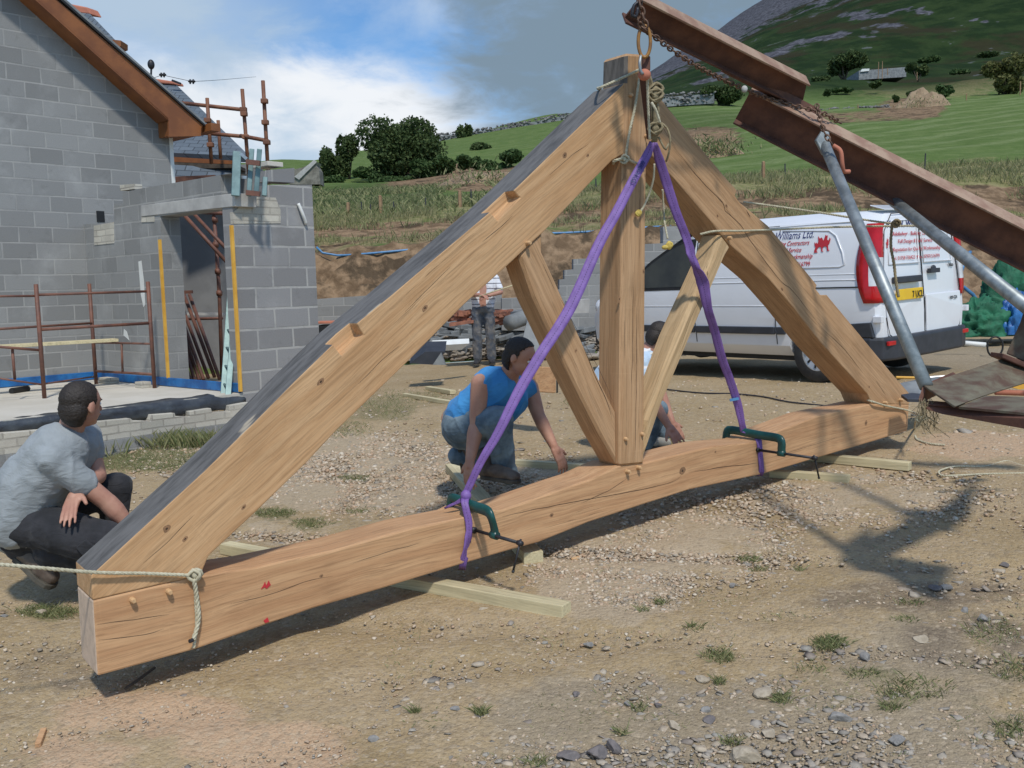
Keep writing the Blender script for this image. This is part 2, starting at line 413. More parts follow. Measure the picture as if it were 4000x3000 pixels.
M_['screed'] = simple('slab_concrete', (0.60, 0.56, 0.48), (0.52, 0.48, 0.40), 1.5, 0.9, bmp=0.15, bscale=50)
M_['blue_dpc'] = simple('blue_membrane', (0.02, 0.16, 0.42), (0.01, 0.08, 0.25), 5, 0.45, bmp=0.5, bscale=9, bdist=0.02)
M_['black_dpc'] = simple('black_membrane', (0.035, 0.04, 0.05), (0.07, 0.08, 0.09), 4, 0.42, bmp=0.8, bscale=7, bdist=0.03)
M_['stain'] = simple('orange_stained_timber', (0.29, 0.105, 0.03), (0.20, 0.07, 0.022), 3, 0.5, bmp=0.15, bscale=20)
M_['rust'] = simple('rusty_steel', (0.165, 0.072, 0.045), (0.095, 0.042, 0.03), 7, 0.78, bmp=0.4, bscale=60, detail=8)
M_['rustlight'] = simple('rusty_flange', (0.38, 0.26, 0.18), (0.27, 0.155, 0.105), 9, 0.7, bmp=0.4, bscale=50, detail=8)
M_['rusttube'] = simple('rusty_tube', (0.19, 0.08, 0.05), (0.12, 0.055, 0.04), 9, 0.6, bmp=0.3, bscale=60)
M_['orangetube'] = simple('orange_tube', (0.25, 0.105, 0.05), (0.15, 0.06, 0.032), 5, 0.6, bmp=0.2)
M_['paint'] = simple('flaked_steel', (0.17, 0.15, 0.10), (0.10, 0.055, 0.035), 9, 0.75, bmp=0.5, bscale=40, detail=8)
M_['galv'] = simple('galvanised_tube', (0.36, 0.39, 0.39), (0.22, 0.245, 0.25), 14, 0.5, 0.55, bmp=0.15, bscale=40)
M_['chain'] = simple('rusty_chain', (0.22, 0.13, 0.085), (0.11, 0.06, 0.04), 30, 0.6, 0.4, bmp=0.3)
M_['hook'] = simple('ochre_hook', (0.36, 0.17, 0.03), (0.22, 0.10, 0.03), 20, 0.45, bmp=0.1)
M_['rope'] = simple('rope_fibre', (0.56, 0.52, 0.38), (0.42, 0.38, 0.26), 60, 0.85, bmp=0.4, bscale=300, bdist=0.002)
M_['rope2'] = simple('rope_dark', (0.33, 0.27, 0.16), (0.20, 0.16, 0.09), 60, 0.85, bmp=0.4, bscale=300, bdist=0.002)
M_['yellowrope'] = simple('yellow_cord', (0.65, 0.5, 0.12), (0.5, 0.36, 0.08), 60, 0.8)
M_['clamp'] = simple('green_enamel', (0.012, 0.085, 0.075), (0.008, 0.055, 0.05), 9, 0.35, bmp=0.1)
M_['iron'] = simple('black_iron', (0.045, 0.043, 0.05), (0.03, 0.03, 0.03), 20, 0.5, 0.4, bmp=0.1)
M_['steel'] = simple('bright_steel', (0.5, 0.5, 0.5), (0.4, 0.4, 0.4), 20, 0.35, 0.8, bmp=0.1)
M_['slate'] = simple('slate_stone', (0.25, 0.262, 0.258), (0.15, 0.16, 0.165), 3, 0.75, bmp=0.4, bscale=14)
M_['tile'] = simple('terracotta_tile', (0.56, 0.20, 0.12), (0.42, 0.15, 0.09), 4, 0.8)
M_['redbrick'] = simple('weathered_brick', (0.36, 0.15, 0.09), (0.22, 0.10, 0.07), 9, .9)
M_['white'] = simple('white_plastic', (0.75, 0.76, 0.72), (0.68, 0.68, 0.64), 4, 0.5, bmp=0)
M_['yellow'] = simple('yellow_closer', (0.78, 0.44, 0.07), (0.66, 0.34, 0.04), 5, 0.6, bmp=0.1)
M_['alu'] = simple('pale_green_ladder', (0.17, 0.26, 0.255), (0.12, 0.19, 0.19), 9, 0.45, 0.3, bmp=0.1)
M_['bluepipe'] = simple('blue_pipe', (0.09, 0.26, 0.48), (0.07, 0.2, 0.38), 9, 0.4, bmp=0)
M_['tarp'] = simple('green_tarpaulin', (0.018, 0.15, 0.075), (0.012, 0.09, 0.045), 5, 0.75, bmp=0.5, bscale=14, bdist=0.03)
M_['bluetarp'] = simple('blue_tarpaulin', (0.03, 0.16, 0.42), (0.02, 0.09, 0.28), 5, 0.45, bmp=0.5, bscale=12, bdist=0.03)
M_['vanpaint'] = simple('white_paint', (0.78, 0.79, 0.81), (0.74, 0.75, 0.77), 1.5, 0.28, bmp=0, coat=0.6)
M_['blackpl'] = simple('black_plastic', (0.04, 0.042, 0.05), (0.03, 0.032, 0.038), 9, 0.5, bmp=0.1)
M_['rubber'] = simple('tyre_rubber', (0.035, 0.035, 0.036), (0.055, 0.052, 0.048), 12, 0.8, bmp=0.2)
M_['rim'] = simple('silver_rim', (0.5, 0.5, 0.5), (0.42, 0.42, 0.42), 9, 0.35, 0.5, bmp=0)
M_['red'] = simple('red_lens', (0.55, 0.01, 0.015), (0.42, 0.008, 0.01), 9, 0.12, bmp=0)
M_['clear'] = simple('clear_lens', (0.72, 0.74, 0.76), (0.6, 0.6, 0.62), 9, 0.12, bmp=0)
M_['plate'] = simple('yellow_plate', (0.85, 0.55, 0.02), (0.8, 0.5, 0.02), 9, 0.4, bmp=0)
M_['navy'] = simple('navy_print', (0.02, 0.03, 0.16), None, 9, 0.5, bmp=0)
M_['redprint'] = simple('red_print', (0.55, 0.03, 0.04), (0.5, 0.03, 0.04), 9, 0.5, bmp=0)
M_['black'] = simple('black_print', (0.015, 0.015, 0.015), None, 9, 0.6, bmp=0)
M_['skin'] = simple('skin', (0.49, 0.265, 0.185), (0.42, 0.20, 0.14), 9, 0.55, bmp=0.1, bscale=80)
M_['skin2'] = simple('tanned_skin', (0.52, 0.28, 0.19), (0.46, 0.225, 0.15), 9, 0.5, bmp=0.1, bscale=80)
def hairmat():
    m, nt, b = newmat('dark_hair'); v = tcoord(nt, (1, 1, 1))
    n = noisen(nt, v, 160, 3); nt.links.new(mixc(nt, n, (0.010, 0.008, 0.006), (0.045, 0.032, 0.024)), b.inputs['Base Color'])
    b.inputs['Roughness'].default_value = 0.6; bump(nt, b, n, 0.7, 0.006); return m
M_['hair'] = hairmat()
def cloth(name, c1, c2, sc=6, rough=0.9, bs=0.35):
    m, nt, b = newmat(name); v = tcoord(nt)
    nt.links.new(mixc(nt, mrange(nt, noisen(nt, v, sc, 5, 0.6), 0.35, 0.68), c1, c2), b.inputs['Base Color'])
    b.inputs['Roughness'].default_value = rough; b.inputs['Specular IOR Level'].default_value = 0.15
    b.inputs['Sheen Weight'].default_value = 0.1
    w = noisen(nt, tcoord(nt, (1, 1, 2.2)), 9, 4, 0.5, 1.2); bump(nt, b, w, bs, 0.03); return m
M_['grey_tee'] = cloth('grey_jersey', (0.33, 0.355, 0.365), (0.27, 0.295, 0.305))
M_['blue_tee'] = cloth('blue_jersey', (0.07, 0.30, 0.62), (0.05, 0.23, 0.52))
M_['blacktrs'] = cloth('black_work_cloth', (0.026, 0.027, 0.03), (0.045, 0.045, 0.05))
M_['jeans'] = cloth('worn_denim', (0.20, 0.265, 0.31), (0.09, 0.13, 0.165), 7)
M_['dusty'] = cloth('dusty_trousers', (0.075, 0.09, 0.115), (0.19, 0.18, 0.17), 9)
M_['boot'] = simple('brown_leather', (0.085, 0.06, 0.045), (0.16, 0.125, 0.095), 9, 0.65, bmp=0.3)
M_['sole'] = simple('boot_sole', (0.05, 0.045, 0.035), (0.1, 0.09, 0.07), 9, 0.8)
def striped(name, base_c, line_c, freq, axis=2, thr=0.3):
    m, nt, b = newmat(name); tc = nd(nt, 'ShaderNodeTexCoord'); sx = nd(nt, 'ShaderNodeSeparateXYZ'); nt.links.new(tc.outputs['Object'], sx.inputs[0])
    s_ = mth(nt, 'SINE', mth(nt, 'MULTIPLY', sx.outputs[axis], freq)); nt.links.new(mixc(nt, mrange(nt, s_, 0.8, 0.95), base_c, line_c), b.inputs['Base Color'])
    b.inputs['Roughness'].default_value = 0.9; bump(nt, b, noisen(nt, tc.outputs['Object'], 9, 3, 0.5, 1), 0.35, 0.03); return m
M_['stripe'] = striped('striped_shirt', (0.72, 0.72, 0.74), (0.1, 0.1, 0.13), 75)
M_['ltblue'] = striped('light_blue_shirt', (0.52, 0.66, 0.80), (0.80, 0.82, 0.85), 50)
def slingmat():
    m, nt, b = newmat('purple_webbing'); at = nd(nt, 'ShaderNodeAttribute'); at.attribute_name = 'across'
    a2 = nd(nt, 'ShaderNodeAttribute'); a2.attribute_name = 'along'
    v = tcoord(nt); n = noisen(nt, v, 14, 6, .7)
    c_ = mixc(nt, mrange(nt, n, 0.35, 0.65), (0.225, 0.125, 0.39), (0.17, 0.09, 0.30))
    seam = mrange(nt, mth(nt, 'ABSOLUTE', mth(nt, 'SUBTRACT', at.outputs['Fac'], 0.5)), 0.035, 0.02)
    dash = mrange(nt, mth(nt, 'SINE', mth(nt, 'MULTIPLY', a2.outputs['Fac'], 420)), -0.4, 0.2)
    c_ = mixc(nt, mth(nt, 'MULTIPLY', seam, dash), c_, (0.03, 0.01, 0.07))
    nt.links.new(c_, b.inputs['Base Color']); b.inputs['Roughness'].default_value = 0.6
    w = mth(nt, 'SINE', mth(nt, 'MULTIPLY', a2.outputs['Fac'], 900)); c_ = mixc(nt, mrange(nt, noisen(nt, v, 240, 2), 0.4, 0.7, 0, .35), c_, (0.13, 0.06, 0.2)); nt.links.new(c_, b.inputs['Base Color']); bump(nt, b, mth(nt, 'ADD', mth(nt, 'MULTIPLY', w, 0.15), seam), 0.25, 0.003); return m
M_['sling'] = slingmat()
M_['sling'].use_backface_culling = False
def leafmat(name, c1, c2):
    m, nt, b = newmat(name); oi = nd(nt, 'ShaderNodeAttribute'); oi.attribute_name = 'rnd'
    nt.links.new(mixc(nt, oi.outputs['Fac'], c1, c2), b.inputs['Base Color']); b.inputs['Roughness'].default_value = 0.7
    b.inputs['Specular IOR Level'].default_value = 0.25
    tr = nd(nt, 'ShaderNodeBsdfTranslucent'); nt.links.new(mixc(nt, oi.outputs['Fac'], c1, c2), tr.inputs[0])
    mx = nd(nt, 'ShaderNodeMixShader', {0: 0.25}); out = nt.nodes['Material Output']
    nt.links.new(b.outputs[0], mx.inputs[1]); nt.links.new(tr.outputs[0], mx.inputs[2]); nt.links.new(mx.outputs[0], out.inputs[0]); return m
M_['leaf'] = leafmat('leaves_dark', (0.040, 0.070, 0.022), (0.095, 0.13, 0.042))
M_['gorse'] = leafmat('leaves_gorse', (0.035, 0.075, 0.022), (0.085, 0.13, 0.04))
M_['autumn'] = leafmat('leaves_olive', (0.08, 0.09, 0.025), (0.15, 0.15, 0.05))
M_['drygrass'] = leafmat('dry_grass', (0.36, 0.31, 0.17), (0.16, 0.185, 0.07))
M_['tuft'] = leafmat('green_grass', (0.13, 0.17, 0.06), (0.34, 0.32, 0.16))
M_['bark'] = simple('bark', (0.09, 0.07, 0.05), (0.05, 0.04, 0.03), 9, 0.9, bmp=0.5)
M_['postw'] = simple('fence_timber', (0.34, 0.22, 0.12), (0.25, 0.15, 0.08), 9, 0.85)
M_['darkpost'] = simple('dark_stake', (0.03, 0.035, 0.03), (0.05, 0.05, 0.05), 9, 0.7)
# ------------------------------------------------------------------ ground, bank, fields, hillside
rng = np.random.default_rng(7); random.seed(5)
def fbm(X, Y, sc, oct=4, seed=0.0):
    out = np.empty(X.size); xf, yf = X.ravel() * sc + seed, Y.ravel() * sc - seed
    for i in range(X.size): out[i] = noise.fractal((xf[i], yf[i], seed), 1.0, 2.0, oct)
    return out.reshape(X.shape)
def ells(px, py, L):
    m = np.zeros(px.shape)
    for cx, cy, rx, ry, s in L:
        m = np.maximum(m, s * np.clip(1.35 - ((px - cx) / rx) ** 2 - ((py - cy) / ry) ** 2, 0, 1))
    return m
MASK = dict(
 gravel=[(1350, 1850, 620, 170, 1), (1900, 1900, 500, 130, .8), (900, 1780, 420, 90, .8), (2400, 2260, 330, 190, 1), (2750, 2120, 420, 170, .6), (3300, 1950, 600, 110, .55), (60, 2010, 160, 90, .6), (2800, 1900, 300, 90, .5), (1200, 2080, 300, 70, .5)],
 saw=[(620, 2780, 420, 110, .8), (1050, 2920, 420, 120, .8), (300, 2950, 260, 110, .7), (3850, 1740, 330, 60, .9), (3350, 1800, 200, 40, .3)],
 slate=[(3000, 2900, 1200, 270, .9), (2350, 2800, 500, 200, .8), (3600, 2600, 500, 250, .7), (1700, 2750, 250, 150, .35), (3700, 1400, 420, 60, 1), (1850, 1330, 500, 110, .6), (3550, 2250, 350, 90, .4)],
 painted_shade=[(3550, 2330, 520, 75, .75), (3800, 2500, 320, 130, .65), (3250, 2120, 330, 30, .45), (260, 2620, 260, 90, .5), (3050, 2250, 180, 30, .3)],  # jib's blurred shadow painted in at right, plus a darker patch at left
 green=[(560, 1790, 330, 55, 1), (60, 1780, 220, 110, 1), (1500, 1600, 160, 60, .8), (1620, 1560, 200, 40, .6), (3400, 2680, 320, 130, .55), (1080, 2010, 80, 30, .9), (1210, 2050, 80, 35, .8), (1380, 1870, 90, 22, .6), (190, 2400, 120, 40, .7), (2900, 2420, 180, 60, .35), (3850, 2700, 200, 120, .5), (1350, 1660, 130, 40, .5)])
M_gnd, nt, b = newmat('dirt_and_gravel')
def attr(nt, n): a = nd(nt, 'ShaderNodeAttribute'); a.attribute_name = n; return a.outputs['Fac']
v = tcoord(nt)
nA = noisen(nt, v, 1.1, 6, 0.6); nB = noisen(nt, v, 14, 5, 0.65); nC = noisen(nt, v, 120, 3, 0.6); nD = noisen(nt, v, 4.5, 5, 0.65)
c = mixc(nt, mrange(nt, nA, 0.35, 0.65), (0.35, 0.255, 0.135), (0.42, 0.315, 0.185))
c = mixc(nt, mrange(nt, nB, 0.5, 0.72, 0, 0.55), c, (0.20, 0.14, 0.078))
c = mixc(nt, mrange(nt, nD, 0.55, 0.75, 0, 0.5), c, (0.43, 0.34, 0.215))
def masked(nt, a, nz, soft=0.12, bias=0.0): return mrange(nt, mth(nt, 'ADD', a, mth(nt, 'MULTIPLY', mth(nt, 'SUBTRACT', nz, 0.5), 1.6)), 0.5 - soft + bias, 0.5 + soft + bias)
c = mixc(nt, mth(nt, 'MULTIPLY', masked(nt, attr(nt, 'slate'), nD, 0.25), 0.6), c, mixc(nt, nB, (0.19, 0.16, 0.115), (0.36, 0.305, 0.225)))
c = mixc(nt, mth(nt, 'MULTIPLY', masked(nt, attr(nt, 'gravel'), nD), 0.7), c, mixc(nt, nB, (0.34, 0.26, 0.17), (0.56, 0.46, 0.33)))
c = mixc(nt, mth(nt, 'MULTIPLY', masked(nt, attr(nt, 'saw'), nD, 0.2), 0.62), c, mixc(nt, nC, (0.46, 0.285, 0.165), (0.68, 0.47, 0.32)))
c = mixc(nt, mth(nt, 'MULTIPLY', masked(nt, attr(nt, 'green'), nD, 0.15, 0.1), 0.6), c, mixc(nt, nB, (0.11, 0.12, 0.045), (0.24, 0.20, 0.10)))
c = mixc(nt, mth(nt, 'MULTIPLY', masked(nt, attr(nt, 'painted_shade'), nD, 0.3), 0.72), c, mixc(nt, nB, (0.12, 0.09, 0.065), (0.19, 0.15, 0.11)))
vo = nd(nt, 'ShaderNodeTexVoronoi', {'Scale': 42.0}); nt.links.new(v, vo.inputs['Vector'])
vo2 = nd(nt, 'ShaderNodeTexVoronoi', {'Scale': 110.0}); nt.links.new(v, vo2.inputs['Vector'])
sep = nd(nt, 'ShaderNodeSeparateColor'); nt.links.new(vo.outputs['Color'], sep.inputs[0])
sep2 = nd(nt, 'ShaderNodeSeparateColor'); nt.links.new(vo2.outputs['Color'], sep2.inputs[0])
c = mixc(nt, mrange(nt, sep.outputs[0], 0.55, 1.0, 0, 0.45), c, mixc(nt, sep.outputs[1], (0.20, 0.16, 0.115), (0.55, 0.45, 0.32)))
c = mixc(nt, mrange(nt, sep2.outputs[0], 0.5, 1.0, 0, 0.5), c, mixc(nt, sep2.outputs[1], (0.15, 0.115, 0.075), (0.54, 0.43, 0.29)))
nt.links.new(c, b.inputs['Base Color']); b.inputs['Roughness'].default_value = 0.95; b.inputs['Specular IOR Level'].default_value = 0.15
hh = mth(nt, 'ADD', mth(nt, 'MULTIPLY', nB, 0.8), mth(nt, 'ADD', mth(nt, 'MULTIPLY', vo.outputs['Distance'], -0.5), mth(nt, 'MULTIPLY', vo2.outputs['Distance'], -0.3)))
bump(nt, b, hh, 0.9, 0.012)

uu = np.linspace(-1.5, 1.4, 330); ys = 1.0 + np.geomspace(0.3, 16.0, 300)
U_, Yg = np.meshgrid(uu, ys); X = U_ * (Yg + 2.5)
def rut(X, Y, a, b_, w, d):
    a = G(*a); b_ = G(*b_); dx, dy = b_.x - a.x, b_.y - a.y; L = math.hypot(dx, dy); s_ = ((X - a.x) * dy - (Y - a.y) * dx) / L + .05 * np.sin(Y * 2.1)
    return -d * np.exp(-(s_ / w) ** 2) + d * .6 * (np.exp(-((s_ - 2 * w) / w) ** 2) + np.exp(-((s_ + 2 * w) / w) ** 2))
Z = tz(X, Yg) + rut(X, Yg, (2300, 2150), (4000, 2230), .09, .014) + rut(X, Yg, (1900, 2480), (4000, 2620), .10, .012) + rut(X, Yg, (300, 2900), (2600, 2500), .10, .010) + 0.016 * fbm(X, Yg, 1.6, 4, 3.0) + 0.005 * fbm(X, Yg, 9.0, 3, 8.0)
def gridfaces(r, c_):
    i = np.arange(r - 1)[:, None] * c_ + np.arange(c_ - 1)[None, :]
    return np.stack([i, i + 1, i + c_ + 1, i + c_], -1).reshape(-1, 4)
PXg, PYg = projn(X.ravel(), Yg.ravel(), Z.ravel())
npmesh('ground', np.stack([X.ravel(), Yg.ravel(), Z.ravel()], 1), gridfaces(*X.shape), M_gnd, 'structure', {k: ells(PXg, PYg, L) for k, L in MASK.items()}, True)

# far land
M_far, nt, b = newmat('grass_earth_and_scree')
v = tcoord(nt, (1, 1, 1)); vfar = tcoord(nt, (0.12, 0.12, 0.12))
n0 = noisen(nt, v, 0.9, 6, 0.65); n1_ = noisen(nt, v, 4.0, 5, 0.6); n2_ = noisen(nt, vfar, 0.9, 7, 0.68); n3_ = noisen(nt, tcoord(nt, (0.05, 0.05, 0.05)), 0.8, 6, 0.6)
# mown grass with pale swathes
sx = nd(nt, 'ShaderNodeSeparateXYZ'); nt.links.new(v, sx.inputs[0])
sw = mth(nt, 'ADD', mth(nt, 'MULTIPLY', sx.outputs[1], 1.0), mth(nt, 'MULTIPLY', sx.outputs[0], -0.55))
swv = mth(nt, 'SINE', mth(nt, 'ADD', mth(nt, 'MULTIPLY', sw, 1.5), mth(nt, 'MULTIPLY', n2_, 6)))
grass = mixc(nt, mrange(nt, n0, 0.35, 0.7), (0.095, 0.145, 0.042), (0.14, 0.185, 0.065))
grass = mixc(nt, mth(nt, 'MULTIPLY', mrange(nt, swv, 0.2, 1.0), mth(nt, 'MULTIPLY', attr(nt, 'mown'), mrange(nt, n1_, 0.3, 0.7, 0.2, 0.8))), grass, (0.195, 0.235, 0.105))
c = grass
dry = mixc(nt, mrange(nt, n1_, 0.35, 0.65), (0.27, 0.235, 0.12), (0.15, 0.16, 0.06))
c = mixc(nt, masked(nt, attr(nt, 'dry'), n0, 0.2), c, dry)
earth = mixc(nt, mrange(nt, n1_, 0.35, 0.65), (0.30, 0.205, 0.125), (0.15, 0.10, 0.06))
earth = mixc(nt, mrange(nt, n0, 0.52, 0.60, 0, 0.8), earth, (0.06, 0.045, 0.03))
c = mixc(nt, masked(nt, attr(nt, 'earth'), n0, 0.15), c, earth)
heath = mixc(nt, mrange(nt, n2_, 0.4, 0.6), (0.014, 0.028, 0.010), (0.028, 0.047, 0.016))  # heath and scree colours kept dark to carry cloud shade over the hillside
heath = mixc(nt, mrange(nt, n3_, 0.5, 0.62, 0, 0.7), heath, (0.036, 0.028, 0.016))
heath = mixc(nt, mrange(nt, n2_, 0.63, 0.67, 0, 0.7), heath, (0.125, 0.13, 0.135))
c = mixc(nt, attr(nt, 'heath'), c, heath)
scree = mixc(nt, mrange(nt, noisen(nt, vfar, 4.5, 6, 0.7), 0.4, 0.62), (0.05, 0.05, 0.058), (0.125, 0.125, 0.14))
c = mixc(nt, masked(nt, attr(nt, 'scree'), n2_, 0.08), c, scree)
nt.links.new(c, b.inputs['Base Color']); b.inputs['Roughness'].default_value = 1.0; b.inputs['Specular IOR Level'].default_value = 0.05
bump(nt, b, mth(nt, 'ADD', n1_, mth(nt, 'MULTIPLY', n2_, 6)), 0.8, 0.12)
def sstep(x, a, b_): t = np.clip((x - a) / (b_ - a), 0, 1); return t * t * (3 - 2 * t)
def farpatch(name, ya, yb, rows, cols, amp, asc, lo_=-1.6, hi_=1.35):
    uu = np.linspace(lo_, hi_, cols); ys = np.geomspace(ya, yb, rows)
    U_, Yg = np.meshgrid(uu, ys); X = U_ * Yg; Z = tz(X, Yg)
    px, py = projn(X.ravel(), Yg.ravel(), Z.ravel()); px = px.reshape(X.shape); py = py.reshape(X.shape)
    e = sstep(Yg, ya, ya * 1.02) * sstep(-Yg, -yb, -yb * 0.98) if name != 'hillside' else sstep(Yg, ya, ya * 1.05)
    nz = fbm(X, Yg, asc, 5, 2.0)
    face = sstep(Yg, 17.0, 17.3) * sstep(-Yg, -19.6, -18.8); bank2 = sstep(Yg, 22.4, 22.9) * sstep(-Yg, -25.2, -24.2)
    Zd = Z + amp * nz * e + (face * 0.22 * fbm(X, Z * 2 + Yg * .3, 2.4, 4, 5.0) if name == 'cut_bank' else 0)
    earth = np.maximum(face, bank2 * 1.0) + sstep(Yg, 19, 19.6) * sstep(-Yg, -22.6, -22) * 0.55
    earth = np.maximum(earth, ells(px, py, [(1800, 690, 330, 62, 1), (1560, 730, 90, 35, .7), (2760, 540, 160, 60, .75), (3560, 425, 150, 48, .9), (3350, 455, 250, 26, .6), (1350, 870, 60, 25, .5), (2700, 510, 200, 30, .4)]))
    dry = (sstep(Yg, 19, 20) * sstep(-Yg, -33, -27)) * .8 + ells(px, py, [(3600, 330, 400, 60, .7), (3900, 760, 400, 150, .6), (1700, 660, 500, 20, .2)])
    mown = sstep(Yg, 30, 40) * sstep(-Yg, -110, -95) * sstep(px, 2300, 2800)
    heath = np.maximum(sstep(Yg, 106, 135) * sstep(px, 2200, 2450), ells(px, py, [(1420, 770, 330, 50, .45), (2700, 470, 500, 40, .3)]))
    ridge = np.interp(px, [2400, 2540, 2680, 2815, 2992, 3100, 3900], [400, 291, 190, 114, 0, -70, -420])
    dR = py - ridge
    scree = np.clip(1.15 - dR / np.interp(px, [2500, 2700, 3000, 3900], [60, 105, 150, 330]), 0, 1) * (px > 2450)
    scree = np.maximum(scree, 0.62 * np.clip(1 - abs(dR - np.interp(px, [2500, 2800, 3400], [110, 175, 330])) / 28, 0, 1) * (px > 2450) * (px < 3500)) * sstep(Yg, 180, 260)
    scree = np.maximum(scree, ells(px, py, [(3380, 60, 130, 22, .62), (3560, 40, 110, 14, .62), (3480, 95, 80, 16, .6), (3290, 135, 40, 14, .6), (3400, 145, 50, 14, .55), (3870, 88, 60, 14, .6), (3820, 80, 22, 8, .8)]))
    V = np.stack([X.ravel(), Yg.ravel(), Zd.ravel()], 1)
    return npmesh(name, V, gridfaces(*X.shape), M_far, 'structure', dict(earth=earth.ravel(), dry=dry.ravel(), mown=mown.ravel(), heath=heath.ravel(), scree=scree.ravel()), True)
farpatch('cut_bank', 17.0, 34.0, 150, 330, 0.10, 0.9)
farpatch('field', 34.0, 108.0, 110, 200, 0.16, 0.18)
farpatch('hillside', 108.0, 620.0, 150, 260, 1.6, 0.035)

# ---- stones: every visible pebble is a small solid
ico_v = []; phi = (1 + 5 ** 0.5) / 2
for a, b_ in ((1, phi), (-1, phi), (1, -phi), (-1, -phi)): ico_v += [(0, a, b_), (a, b_, 0), (b_, 0, a)]
ico_v = np.array(ico_v, float); ico_v /= np.linalg.norm(ico_v[0])
bm = bmesh.new(); [bm.verts.new(q) for q in ico_v]; r_ = bmesh.ops.convex_hull(bm, input=bm.verts); bm.verts.ensure_lookup_table(); bm.verts.index_update()
ico_f = np.array([[q.index for q in f.verts] for f in bm.faces]); ico_v = np.array([q.co[:] for q in bm.verts]); bm.free()
def solids(pos, size, flat=0.6, sink=0.24):
    """numpy array of deformed rocks -> (verts, faces)"""
    n = len(pos); k = len(ico_v)
    V = ico_v[None] * (1 + 0.38 * rng.standard_normal((n, k, 1)).clip(-1.1, 1.3))
    V = V * np.stack([rng.uniform(.7, 1.25, n), rng.uniform(.7, 1.25, n), flat * rng.uniform(.7, 1.2, n)], 1)[:, None]
    a = rng.uniform(0, 6.28, n); t = rng.normal(0, .25, n)
    ca, sa, ct, st_ = np.cos(a), np.sin(a), np.cos(t), np.sin(t)
    x, y, z = V[..., 0], V[..., 1], V[..., 2]
    y, z = y * ct[:, None] - z * st_[:, None], y * st_[:, None] + z * ct[:, None]
    x, y = x * ca[:, None] - y * sa[:, None], x * sa[:, None] + y * ca[:, None]
    V = np.stack([x, y, z], -1) * size[:, None, None] + pos[:, None]
    V[..., 2] += size[:, None] * (flat * 0.5 - sink)
    Fc = (ico_f[None] + (np.arange(n) * k)[:, None, None]).reshape(-1, 3)
    return V.reshape(-1, 3), Fc
def stonemat(name, cols):
    m, nt, b = newmat(name); a = attr(nt, 'rnd'); r = nd(nt, 'ShaderNodeValToRGB'); nt.links.new(a, r.inputs[0])
    el = r.color_ramp.elements; el[0].color = rgb(cols[0]); el[1].color = rgb(cols[-1]); el[1].position = 1
    for i, q in enumerate(cols[1:-1]): e = el.new((i + 1) / (len(cols) - 1)); e.color = rgb(q)
    n = noisen(nt, tcoord(nt), 60, 4); nt.links.new(mixc(nt, 0.5, r.outputs[0], mixc(nt, n, (0.2, 0.2, 0.2), (0.85, 0.85, 0.85)), 'OVERLAY'), b.inputs['Base Color'])
    b.inputs['Roughness'].default_value = 0.9; b.inputs['Specular IOR Level'].default_value = 0.2; return m
M_peb = stonemat('pebbles', [(0.30, 0.22, 0.145), (0.53, 0.42, 0.30), (0.41, 0.28, 0.18), (0.62, 0.53, 0.41), (0.25, 0.215, 0.17), (0.49, 0.38, 0.25)])
M_wst = stonemat('wall_stones', [(0.10, 0.10, 0.098), (0.20, 0.195, 0.185), (0.14, 0.135, 0.13), (0.27, 0.26, 0.24)])
M_slt = stonemat('slate_chips', [(0.21, 0.19, 0.16), (0.36, 0.32, 0.265), (0.26, 0.215, 0.175), (0.47, 0.385, 0.28), (0.30, 0.28, 0.24)])
def unproj_ground(px, py):
    """vectorised ray/ground hit for the near yard"""
    D = Rn[None] * ((px - 2000) / FPX)[:, None] - Un[None] * ((py - 1500) / FPX)[:, None] + Fn[None]; D = D / D[:, 1:2]
    Y = np.full(len(px), 5.0)
    for _ in range(30): Y = 0.5 * Y + 0.5 * np.clip((near_z(D[:, 0] * Y, Y) - EYE) / np.minimum(D[:, 2], -1e-3), 1.2, 16.8)
    x = D[:, 0] * Y; return np.stack([x, Y, near_z(x, Y)], 1)
def scatter(name, n, mask, base_d, smin, smax, mat, flat, py0=1480, py1=3100, power=2.2, need=None):
    px = rng.uniform(-300, 4300, n * 4); py = py0 + (py1 - py0) * rng.uniform(0, 1, n * 4) ** 1.15
    m = ells(px, py, MASK[mask]) if mask else np.zeros(len(px)); keep = rng.uniform(0, 1, len(px)) < base_d + m
    px, py = px[keep][:n], py[keep][:n]; pos = unproj_ground(px, py)
    ok = pos[:, 1] < 16; pos = pos[ok]
    size = smin + (smax - smin) * rng.uniform(0, 1, len(pos)) ** power; size *= np.clip(pos[:, 1] / 4.5, 0.8, 1.8)
    V, Fc = solids(pos, size, flat)
    return npmesh(name, V, Fc, mat, 'stuff', {'rnd': np.repeat(rng.uniform(0, 1, len(pos)), len(ico_v))})
scatter('gravel', 48000, 'gravel', 0.012, 0.003, 0.014, M_peb, 0.6)
scatter('loose_stones', 38000, None, 1.0, 0.0015, 0.012, M_peb, 0.55, power=5.0)
scatter('slate_chips', 9000, 'slate', 0.04, 0.003, 0.030, M_slt, 0.3, power=5.0)

